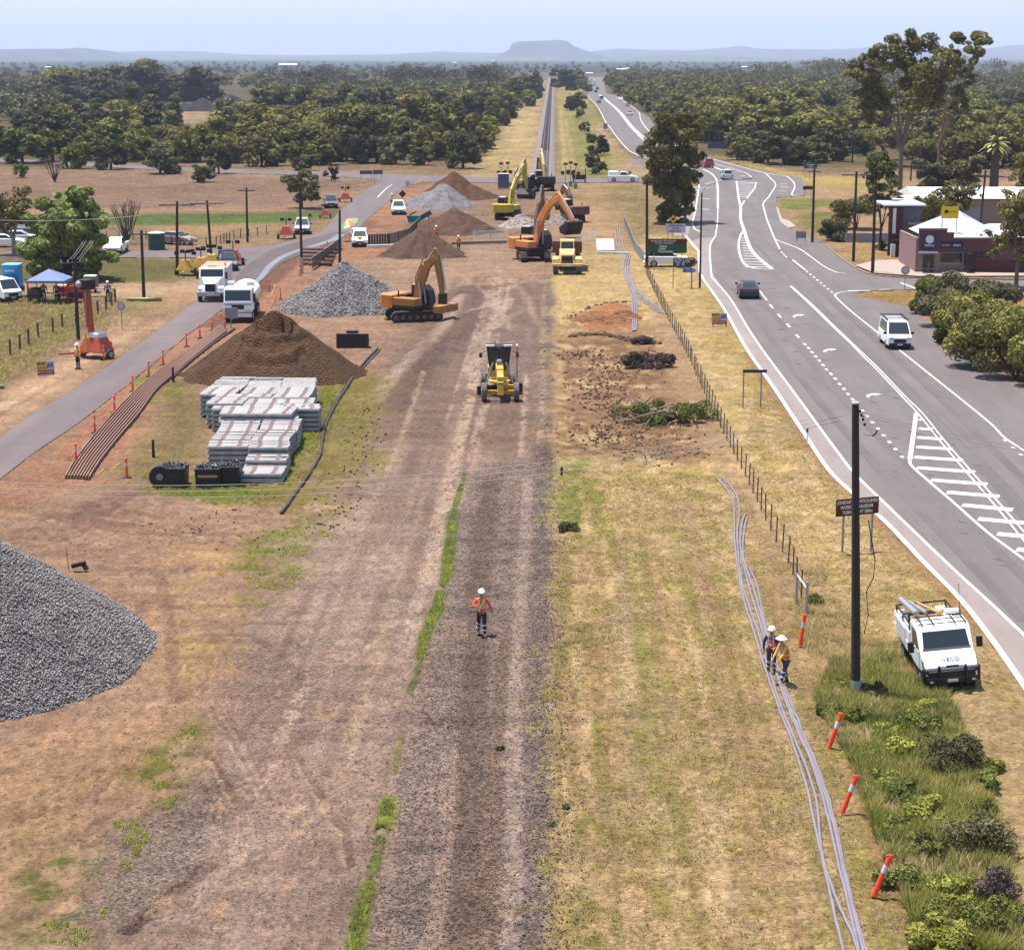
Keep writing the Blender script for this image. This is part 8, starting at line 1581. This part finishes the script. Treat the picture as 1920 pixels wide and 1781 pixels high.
limbs_tree('dense dark roadside gum tree on the highway edge beyond the lane sign', (1262, 418), [(1255, 245, 28), (1285, 240, 24), (1235, 270, 26), (1290, 275, 26), (1262, 285, 34), (1232, 305, 24), (1290, 315, 24), (1255, 325, 32), (1275, 350, 28), (1240, 350, 24), (1255, 380, 22), (1282, 385, 18), (1300, 335, 10), (1245, 400, 16), (1275, 405, 16), (1225, 330, 14), (1300, 250, 12), (1312, 292, 8)], 'roadside_gum', 'gum', 24000, .32, BARKD, .4, 400, 63)
limbs_tree('big round weeping green tree on the left by the blue gazebo', (128, 522), [(130, 385, 26), (165, 378, 26), (105, 400, 26), (190, 400, 24), (140, 415, 32), (85, 430, 24), (180, 430, 30), (110, 450, 30), (150, 455, 32), (70, 470, 20), (190, 465, 22), (95, 485, 24), (135, 490, 30), (175, 490, 24), (75, 500, 16), (110, 510, 16), (160, 512, 22)], 'pepper_tree', 'willow', 30000, .34, BARKD, .4, 505, 64)
limbs_tree('half bare pale trunked tree at the left edge', (27, 478), [(10, 375, 18), (35, 372, 16), (20, 395, 20), (50, 395, 14), (-5, 400, 18), (5, 425, 14), (60, 415, 12), (35, 410, 12)], 'gum_tree', 'gum', 4000, .3, mat('pale_trunk', (.25, .2, .17), .9), .25, 445, 65)
limbs_tree('dark leafed tree overhanging the right edge before the shop', (1905, 540), [(1880, 385, 18), (1905, 375, 20), (1885, 415, 16), (1912, 420, 22), (1870, 445, 10), (1895, 455, 16), (1915, 470, 18), (1868, 470, 7), (1880, 360, 10), (1845, 440, 8), (1855, 480, 7)], 'gum_tree', 'gum', 6000, .24, GUMB, .18, 470, 66)
limbs_tree('dense dark green tree behind the yellow rooftop sign', (1745, 455), [(1725, 385, 18), (1750, 375, 20), (1775, 370, 18), (1715, 410, 16), (1745, 405, 22), (1775, 395, 16), (1730, 430, 16), (1800, 365, 16), (1825, 360, 14), (1810, 385, 12)], 'garden_tree', 'olive', 6500, .26, BARKD, .25, 425, 67)
limbs_tree('pale leafy tree behind the dark bush by the timber pole', (1650, 470), [(1640, 300, 16), (1655, 320, 18), (1640, 345, 18), (1665, 350, 14), (1650, 375, 16), (1635, 325, 12), (1665, 395, 12)], 'garden_tree', 'green', 5000, .26, BARKD, .16, 420, 68)
limbs_tree('dark green conifer like tree at the upper right edge', (1925, 385), [(1918, 240, 12), (1912, 270, 14), (1920, 300, 16), (1908, 325, 14), (1922, 340, 16)], 'garden_tree', 'olive', 3000, .3, BARKD, .2, 350, 69)
limbs_tree('lone grey green tree on the left verge near the far wood', (566, 392), [(548, 345, 16), (570, 340, 16), (588, 352, 12), (555, 362, 16), (575, 365, 16), (590, 370, 8)], 'paddock_tree', 'grey', 4500, .28, BARKD, .18, 378, 70)
limbs_tree('small dark leaning tree beside the far side road', (622, 340), [(622, 322, 7), (632, 320, 6), (612, 326, 5), (628, 330, 6)], 'paddock_tree', 'dark', 900, .28, BARKD, .12, 334, 71)
def bare(label, base, w, h, seed):
    g = G(*base); t = thing('bare_tree', label, 'tree', g); mb = MB(); r = random.Random(seed)
    for k in range(22):
        a = r.uniform(0, 2 * PI); q = Vector((math.cos(a) * w * r.uniform(.3, 1), math.sin(a) * w * .6, h * r.uniform(.6, 1))); m_ = q * .45 + Vector((r.uniform(-.2, .2), 0, .1)); mb.tube([(0, 0, 0), m_, q], [.09, .05, .015], 5)
        for j in range(4): e = q + Vector((r.uniform(-.6, .6), r.uniform(-.3, .3), r.uniform(-.3, .6))); mb.tube([m_.lerp(q, r.uniform(.3, .9)), e], [.03, .01], 4)
    mb.build('branches', mat('grey_twigs', S(120, 98, 96), .9), t)
bare('bare leafless shrub on the paddock before the left wood', (103, 342), 2.0, 4.6, 3); bare('bare leafless shrub beside the white pickup', (238, 458), 2.3, 5.0, 4)
# dead trunks in the open grove
for i, (x, y, h) in enumerate(((1770, 316, 40), (1782, 322, 46), (1800, 318, 44), (1830, 320, 50), (1868, 322, 42), (1716, 312, 34))):
    g = G(x, y); hh = HT(x, y, y - h); tag(MB().tube([(0, 0, 0), (.1, 0, hh * .5), (-.1, 0, hh)], [.22, .17, .1], 7).build('dead_tree', BARKD), 'bare dark trunk in the open grove behind the shop, %s from the left' % ordn[[1, 2, 3, 4, 5, 0][i]], 'tree trunk').location = (g[0], g[1], 0)
# palm
g = G(1862, 372); t = thing('palm_tree', 'thick trunked palm behind the shop roofs', 'palm', g); hp = HT(1862, 372, 272); MB().tube([(0, 0, 0), (0, 0, hp * .5), (0, 0, hp)], [.75, .68, .6], 12).build('trunk', mat('palm_trunk', S(130, 112, 106), .95, noise=.3, nscale=3), t); fr = MB(); r = random.Random(4)
for k in range(46):
    a = r.uniform(0, 2 * PI); e = r.uniform(-.5, 1.2); L_ = r.uniform(1.9, 2.7); pr = None
    for j in range(6):
        f = j / 5; p = Vector((math.cos(a) * L_ * f * math.cos(e), math.sin(a) * L_ * f * math.cos(e), hp + .2 + L_ * f * math.sin(e) - 1.1 * f * f)); sd = Vector((-math.sin(a), math.cos(a), 0)) * (.04 + .38 * math.sin(PI * min(1, f * .9 + .1)))
        if pr: fr.add([pr[0] - pr[1], pr[0] + Vector((0, 0, .06)), p + Vector((0, 0, .06)), p - sd], [(0, 1, 2, 3)]); fr.add([pr[0] + Vector((0, 0, .06)), pr[0] + pr[1], p + sd, p + Vector((0, 0, .06))], [(0, 1, 2, 3)])
        pr = (p, sd)
fr.build('fronds', mat('palm_frond', (.26, .26, .06), .35, noise=.3, nscale=2), t)
# bushes
def bush(label, px, w, h, lm, seed, n=1600, size=.16, name='bush', **kw):
    g = G(*px); t = thing(name, label, 'bush', g); C, Rd = clumps('bush', h, w, seed); crown_mesh(t, C, Rd, n, size, LM[lm], seed, 'foliage', elong=1.4, **kw)
    mb = MB(); r = random.Random(seed)
    for c in C[:7]: mb.tube([(0, 0, 0), Vector(c) * .5, c], [.06, .04, .02], 4)
    mb.build('stems', BARKD, t); return t
for i, (x, y, w, h, lm, lb) in enumerate(((1752, 588, 1.7, 3.2, 'green', 'leftmost at the island end'), (1790, 612, 2.4, 4.4, 'grey', 'grey green one behind the front bushes'), (1820, 650, 2.6, 4.2, 'olive', 'middle dark green one'), (1850, 600, 2.0, 3.6, 'grey', 'pale one at the back'), (1862, 690, 2.5, 4.4, 'olive', 'second from the right edge'), (1905, 712, 2.4, 5.2, 'olive', 'nearest the right edge'), (1935, 680, 2.4, 5.0, 'green', 'cut by the right edge'), (1780, 640, 1.4, 2.2, 'green', 'low one at the asphalt edge'))):
    bush('roadside hedge bush, ' + lb, (x, y), w * 1.3, h * 1.2, lm, 200 + i, 8500, .2, 'hedge_bush')
bush('dark round bush by the timber pole left of the shop', (1562, 452), 1.9, 3.3, 'dark', 221, 3800, .2); bush('large dark bush behind the timber pole left of the shop', (1606, 430), 3.2, 5.8, 'olive', 222, 6500, .24); bush('low bright shrub beside the brick building', (1652, 468), .8, 1.2, 'bright', 223, 700, .16)
for i, (x, y, w, h, lm, lb) in enumerate(((1785, 1440, 1.15, 1.15, 'feather', 'dark feathery bush, farthest of the three in the right ditch'), (1838, 1590, 1.05, 1.15, 'feather', 'dark feathery bush, middle of the three in the right ditch'), (1868, 1690, .6, 1.2, 'dead', 'upright dark stemmed bush, nearest the camera in the right ditch'), (1640, 1305, .4, .7, 'dark', 'dark spiky plant at the foot of the near timber pole'), (1690, 1415, .55, .6, 'weed', 'bright green leafy weed clump in the middle of the ditch'), (1760, 1770, .9, .7, 'weed', 'bright leafy weed clump at the bottom edge of the ditch'), (1850, 1480, .5, .7, 'green', 'green weed at the right edge of the ditch'), (1530, 1130, .35, .5, 'green', 'tuft of green weed at the gate post'))):
    bush(lb, (x, y), w, h, lm, 240 + i, 3000 if w > .8 else 1500, .07 if lm in ('grey', 'dead') else .09, 'weed_bush', droop=.0)
bush('dark weed bush at the ballast edge, left of the green patch', (1064, 995), .5, .55, 'grey', 251, 900, .08, 'weed_bush'); 
for i, (x, y) in enumerate(((1062, 1515), (1036, 1548), (938, 1405))): bush('small dark weed on the right edge of the gravel bed, %s from the top' % ordn[[1, 2, 0][i]], (x, y), .16, .15, 'dark', 255 + i, 200, .05, 'small_weed')
for i, (x, y, w, lm) in enumerate(((1600, 1345, .3, 'green'), (1660, 1380, .35, 'weed'), (1720, 1370, .5, 'green'), (1625, 1420, .3, 'green'), (1745, 1335, .35, 'weed'), (1655, 1470, .35, 'weed'), (1700, 1500, .45, 'green'), (1735, 1530, .5, 'weed'), (1680, 1560, .35, 'green'), (1730, 1600, .45, 'green'), (1700, 1660, .5, 'green'), (1790, 1690, .5, 'weed'), (1770, 1730, .45, 'green'), (1890, 1740, .6, 'green'), (1835, 1525, .35, 'green'), (1850, 1440, .3, 'weed'), (1570, 1290, .3, 'weed'), (1560, 1340, .3, 'green'))):
    bush('%s leafy weed clump in the right ditch, %s nearest the pole' % ('dark green' if lm == 'green' else 'yellow green', ordn[i]), (x, y), w * 1.7, w * 1.3, lm, 300 + i, 2200, .08, 'weed_bush')
# felled tree and root ball
t = thing('felled_tree', 'felled green tree with cut pale branches lying in the grass by the wire fence', 'felled tree', G(1235, 790)); r = np.random.default_rng(5); C = [(r.uniform(-2.4, 3.2), r.uniform(-1.4, 1.6), r.uniform(.15, .9)) for k in range(26)]; crown_mesh(t, C, [r.uniform(.3, .6) for c in C], 5200, .11, LM['green'], 71, 'leaves', elong=1.6); sticks(t, BRT, (-.2, -.3), 60, 2.6, .9, 2.4, .05, 9)
q = MB(); q.tube([(-.3, -.6, .25), (.6, -.5, .35), (1.6, -.1, .5)], [.3, .26, .18], 9); q.build('log', DKT, t)
t = thing('root_pile', 'dark tangled pile of roots and dead brush beside the wire fence', 'brush pile', G(1212, 688)); C = [(r.uniform(-1.6, 1.9), r.uniform(-1, 1.2), r.uniform(.15, .9)) for k in range(20)]; crown_mesh(t, C, [r.uniform(.3, .5) for c in C], 3600, .1, LM['dead'], 72, 'twig_mass', elong=2.2); sticks(t, DKT, (0, 0), 50, 1.8, 1.0, 1.4, .04, 10)
t = thing('branch_litter', 'scattered pale branches and litter below the felled tree', 'branches', G(1215, 850)); sticks(t, BRT, (0, 0), 46, 4.0, .15, 1.3, .035, 12); t = thing('torn_stump', 'dark torn stump and log on the strip of turned soil', 'stump', G(1205, 645)); q = MB(); q.tube([(-.9, 0, .25), (0, -.2, .4), (.7, 0, .3)], [.22, .34, .2], 9); q.tube([(-.2, -.6, .12), (.3, -.2, .3)], [.1, .14], 7); q.build('log', DKT, t); sticks(t, DKT, (0, 0), 26, 1.0, .5, .9, .04, 13)
# grass blades
def blades(label, name, polys, n, lo, hi, wd, lm, seed, wob=None, per=5):
    r = np.random.default_rng(seed); P = [[G(*p) for p in q] for q in polys]; ar = []
    for q in P: a = abs(sum(q[i][0] * q[(i + 1) % len(q)][1] - q[(i + 1) % len(q)][0] * q[i][1] for i in range(len(q)))) / 2; ar.append(a)
    ar = np.array(ar) / sum(ar); out = []
    for q, f in zip(P, ar):
        need = int(n * f); xs = [p[0] for p in q]; ys_ = [p[1] for p in q]; got = np.zeros((0, 2))
        while len(got) < need:
            c = np.stack([r.uniform(min(xs), max(xs), 4000), r.uniform(min(ys_), max(ys_), 4000)], 1); c = c[poly_inside(c[:, 0], c[:, 1], q)]
            if wob is not None: w_ = fbm(c[:, 0] * .9 + seed, c[:, 1] * .7, seed, 3); c = c[w_ > wob]
            got = np.concatenate([got, c])
        out.append(got[:need])
    c = np.concatenate(out); N_ = len(c); base = np.repeat(c, per, 0) + r.normal(0, .04, (N_ * per, 2)); n2 = len(base); h = np.repeat(r.uniform(lo, hi, N_), per) * r.uniform(.6, 1.15, n2); a = r.uniform(0, 2 * PI, n2); lean = r.uniform(.1, 1.3, n2) * h
    jj = np.clip(np.searchsorted(Yr, base[:, 1]), 1, ny - 1); ii = np.clip(np.searchsorted(sc_, base[:, 0] / gY[jj]), 1, nx - 1); z = Z.reshape(ny, nx)[jj, ii] - .01
    dx, dy = np.cos(a), np.sin(a); w_ = wd * r.uniform(.6, 1.4, n2); b0 = np.stack([base[:, 0] - dy * w_, base[:, 1] + dx * w_, z], 1); b1 = np.stack([base[:, 0] + dy * w_, base[:, 1] - dx * w_, z], 1); t_ = np.stack([base[:, 0] + dx * lean, base[:, 1] + dy * lean, z + h], 1)
    V = np.stack([b0, b1, t_], 1).reshape(-1, 3); F = np.arange(n2 * 3).reshape(-1, 3); var = np.repeat(np.repeat(r.uniform(0, 1, N_), per) * .7 + r.random(n2) * .3, 3)
    tag(np_mesh(name, V, F, LM[lm], None, {'var': ('FLOAT', var)}), label, kind='stuff')
VRN = [(1046, 880), (1200, 880), (1380, 900), (1480, 1050), (1530, 1200), (1560, 1400), (1640, 1620), (1740, 1790), (1046, 1790)]
blades('dry mown grass of the right verge', 'dry_grass', [VRN, [(1420, 700), (1600, 950), (1740, 1080), (1880, 1260), (1830, 1300), (1700, 1280), (1560, 1200), (1480, 1020), (1390, 860)]], 34000, .03, .11, .010, 'drygrass', 51, .38); blades('green tufts in the dry verge', 'green_grass', [VRN], 6000, .04, .12, .010, 'weed', 52, .55)
WD = [(1530, 1310), (1560, 1240), (1680, 1230), (1780, 1320), (1840, 1430), (1890, 1600), (1915, 1790), (1740, 1790), (1660, 1620), (1600, 1440)]
blades('tall green and yellow weeds in the right ditch', 'ditch_weeds', [WD], 8000, .14, .4, .013, 'green', 53, .48, 6); blades('tall dry grass among the ditch weeds', 'dry_grass', [WD], 8000, .14, .42, .009, 'drygrass', 54, .42, 6); blades('yellow green weeds in the right ditch', 'ditch_weeds', [WD], 17000, .14, .42, .013, 'weed', 61, .42, 6)
blades('dry scrub around the foot of the near pole', 'dry_grass', [[(1480, 1080), (1540, 1060), (1640, 1230), (1560, 1300), (1500, 1200)]], 1800, .1, .3, .008, 'drygrass', 55, .45, 6)
GS = []
for (a, b, w_) in ((0, 3, 3), (2, 6, 12), (6, 9, 13), (13, 15, 20), (16, 18, 16)):
    q = GREEN_STRIP[a:b + 1]; ww = [w_ * (.25 + .75 * math.sin(PI * (i + .3) / len(q))) for i in range(len(q))]; GS.append([(x - v * .8, y) for (x, y), v in zip(q, ww)] + [(x + v * .6, y) for (x, y), v in list(zip(q, ww))[::-1]])
blades('bright green grass tongue along the left edge of the gravel bed', 'green_grass', GS, 1300, .06, .18, .008, 'green', 56, .46, 6); blades('yellow green tufts along the left edge of the gravel bed', 'green_grass', GS, 1500, .06, .18, .009, 'weed', 62, .46, 6)
blades('small green weeds on the lower left gravel', 'green_grass', [[(60, 1760), (200, 1560), (360, 1340), (400, 1400), (260, 1600), (160, 1781)], [(470, 1000), (600, 980), (640, 1010), (560, 1100), (450, 1160)]], 1500, .05, .14, .01, 'weed', 57, .6, 6)
blades('grass around the sleeper stacks', 'green_grass', [[(530, 800), (620, 720), (640, 760), (600, 880), (540, 920)], [(270, 895), (420, 915), (520, 925), (400, 945), (260, 920)]], 1800, .08, .22, .01, 'weed', 58, .4, 6)
blades('dry scrub on the left verge', 'dry_grass', [[(-60, 560), (130, 556), (225, 570), (225, 610), (150, 636), (0, 730), (-60, 770)]], 3500, .12, .35, .012, 'drygrass', 59, .42, 6); blades('green scrub on the left verge', 'green_grass', [[(-60, 560), (130, 556), (200, 600), (0, 700)]], 1500, .1, .3, .012, 'weed', 60, .5, 6)
# ================================================================== hills
def ridge(name, label, D, prof, depth, m, base=0, seed=1, lo=None):
    r = np.random.default_rng(seed); xs = np.linspace(prof[0][0], prof[-1][0], 200); ys_ = np.interp(xs, [p[0] for p in prof], [p[1] for p in prof]); V = []; F = []; K_ = 7
    pv = []
    for i, (x, y) in enumerate(zip(xs, ys_)):
        d = FV * FPX + RV * (x - 960) + UV * (890.5 - y); t = D / d.dot(HV); p = CAMP + d * t; h = max(1, p.z) ; pv.append((p.x, p.y, h))
    for j in range(K_):
        f = j / (K_ - 1) * 2 - 1; off = f * depth; hh = (1 - abs(f)) ** .75
        for i, (x, y, h) in enumerate(pv): V.append((x, y + off, h * hh * (1 + (.12 * (r.random() - .5) if abs(f) > .1 else 0)) - (3 if abs(f) == 1 else 0)))
    n = len(xs)
    for j in range(K_ - 1):
        for i in range(n - 1): F.append((j * n + i, j * n + i + 1, (j + 1) * n + i + 1, (j + 1) * n + i))
    o = np_mesh(name, np.array(V), np.array(F), m, smooth=True); tag(o, label, kind='structure')
HM = mat('hill_scrub', (.05, .055, .05), .95, noise=.5, nscale=.004); HM2 = mat('low_hill_scrub', (.07, .08, .05), .95, noise=.7, nscale=.02)
ridge('hills', 'faint blue ranges along the horizon', 13000, [(-900, 100), (-300, 98), (150, 104), (190, 103), (240, 97), (300, 96), (380, 97), (440, 102), (560, 104), (740, 102), (820, 97), (930, 100), (1110, 97), (1160, 91), (1220, 94), (1290, 95), (1350, 91), (1390, 86), (1420, 92), (1560, 93), (1620, 91), (1660, 82), (1690, 83), (1760, 90), (1860, 92), (1890, 86), (1920, 84), (2400, 80)], 3000, HM, seed=2)
ridge('mesa', 'blue flat topped table mountain beyond the railway', 9500, [(905, 112), (935, 104), (955, 93), (962, 80), (975, 78), (1010, 77), (1050, 75), (1064, 78), (1076, 87), (1100, 96), (1125, 103), (1150, 112)], 1000, HM, seed=3)
ridge('hills', 'blue rounded hill at the left horizon', 9000, [(-700, 92), (0, 93), (60, 92), (120, 92), (150, 90), (165, 95), (180, 103), (205, 112), (240, 120)], 1800, HM, seed=4)
ridge('low_hills', 'low wooded hill band in the middle distance right of the railway', 7500, [(1080, 122), (1120, 114), (1180, 109), (1240, 104), (1290, 103), (1340, 106), (1400, 107), (1460, 113), (1520, 120)], 350, HM2, seed=5)
ridge('low_hills', 'low wooded hill left of the table mountain', 8000, [(640, 122), (690, 112), (740, 108), (790, 112), (850, 116), (900, 113), (960, 108), (1030, 110), (1080, 118), (1120, 124)], 350, HM2, seed=6)
# ================================================================== air, sky, light, camera
hz_ = bpy.data.materials.new('haze_air'); hz_.use_nodes = True; nt = hz_.node_tree; nt.nodes.remove(nt.nodes['Principled BSDF']); pv = nt.nodes.new('ShaderNodeVolumePrincipled'); pv.inputs['Color'].default_value = (.67, .765, 1, 1); pv.inputs['Density'].default_value = 0.00008; pv.inputs['Anisotropy'].default_value = 0.0; nt.links.new(pv.outputs[0], nt.nodes['Material Output'].inputs['Volume'])
mb = MB(); mb.box(-16000, 16000, -500, 29500, -8, 400); o = mb.build('haze', hz_); tag(o, 'pale blue air haze over the whole plain', kind='stuff')
w_ = bpy.data.worlds.new('World'); scene.world = w_; w_.use_nodes = True; nt = w_.node_tree; sk = nt.nodes.new('ShaderNodeTexSky'); sk.sky_type = 'NISHITA'; sk.sun_disc = False
SUN = Vector((-.235, .11, .966)).normalized(); el = math.asin(SUN.z); sk.sun_elevation = el; sk.sun_rotation = math.atan2(SUN.x, SUN.y); sk.air_density = 1.0; sk.dust_density = 1.2; sk.ozone_density = 1.0
bg = nt.nodes['Background']; bg.inputs['Strength'].default_value = .12; nt.links.new(sk.outputs[0], bg.inputs['Color'])
ld = bpy.data.lights.new('sun', 'SUN'); ld.energy = 5.0; ld.angle = math.radians(.53); ld.color = (1, .955, .9); lo_ = bpy.data.objects.new('sun', ld); COL.objects.link(lo_); lo_.rotation_euler = (-SUN).to_track_quat('-Z', 'Y').to_euler()
cd = bpy.data.cameras.new('camera'); cd.sensor_width = 36; cd.lens = FPX / 1920 * 36; cd.clip_start = 1; cd.clip_end = 60000; cam = bpy.data.objects.new('camera', cd); COL.objects.link(cam); cam.location = CAMP; cam.rotation_euler = Matrix((RV, UV, -FV)).transposed().to_euler(); scene.camera = cam
scene.view_settings.view_transform = 'Standard'; scene.view_settings.look = 'None'; scene.view_settings.exposure = .9; scene.view_settings.gamma = 1
scene.cycles.max_bounces = 5; scene.cycles.diffuse_bounces = 3; scene.cycles.volume_bounces = 0; scene.cycles.transparent_max_bounces = 6
scene.render.resolution_x = 1024; scene.render.resolution_y = 949
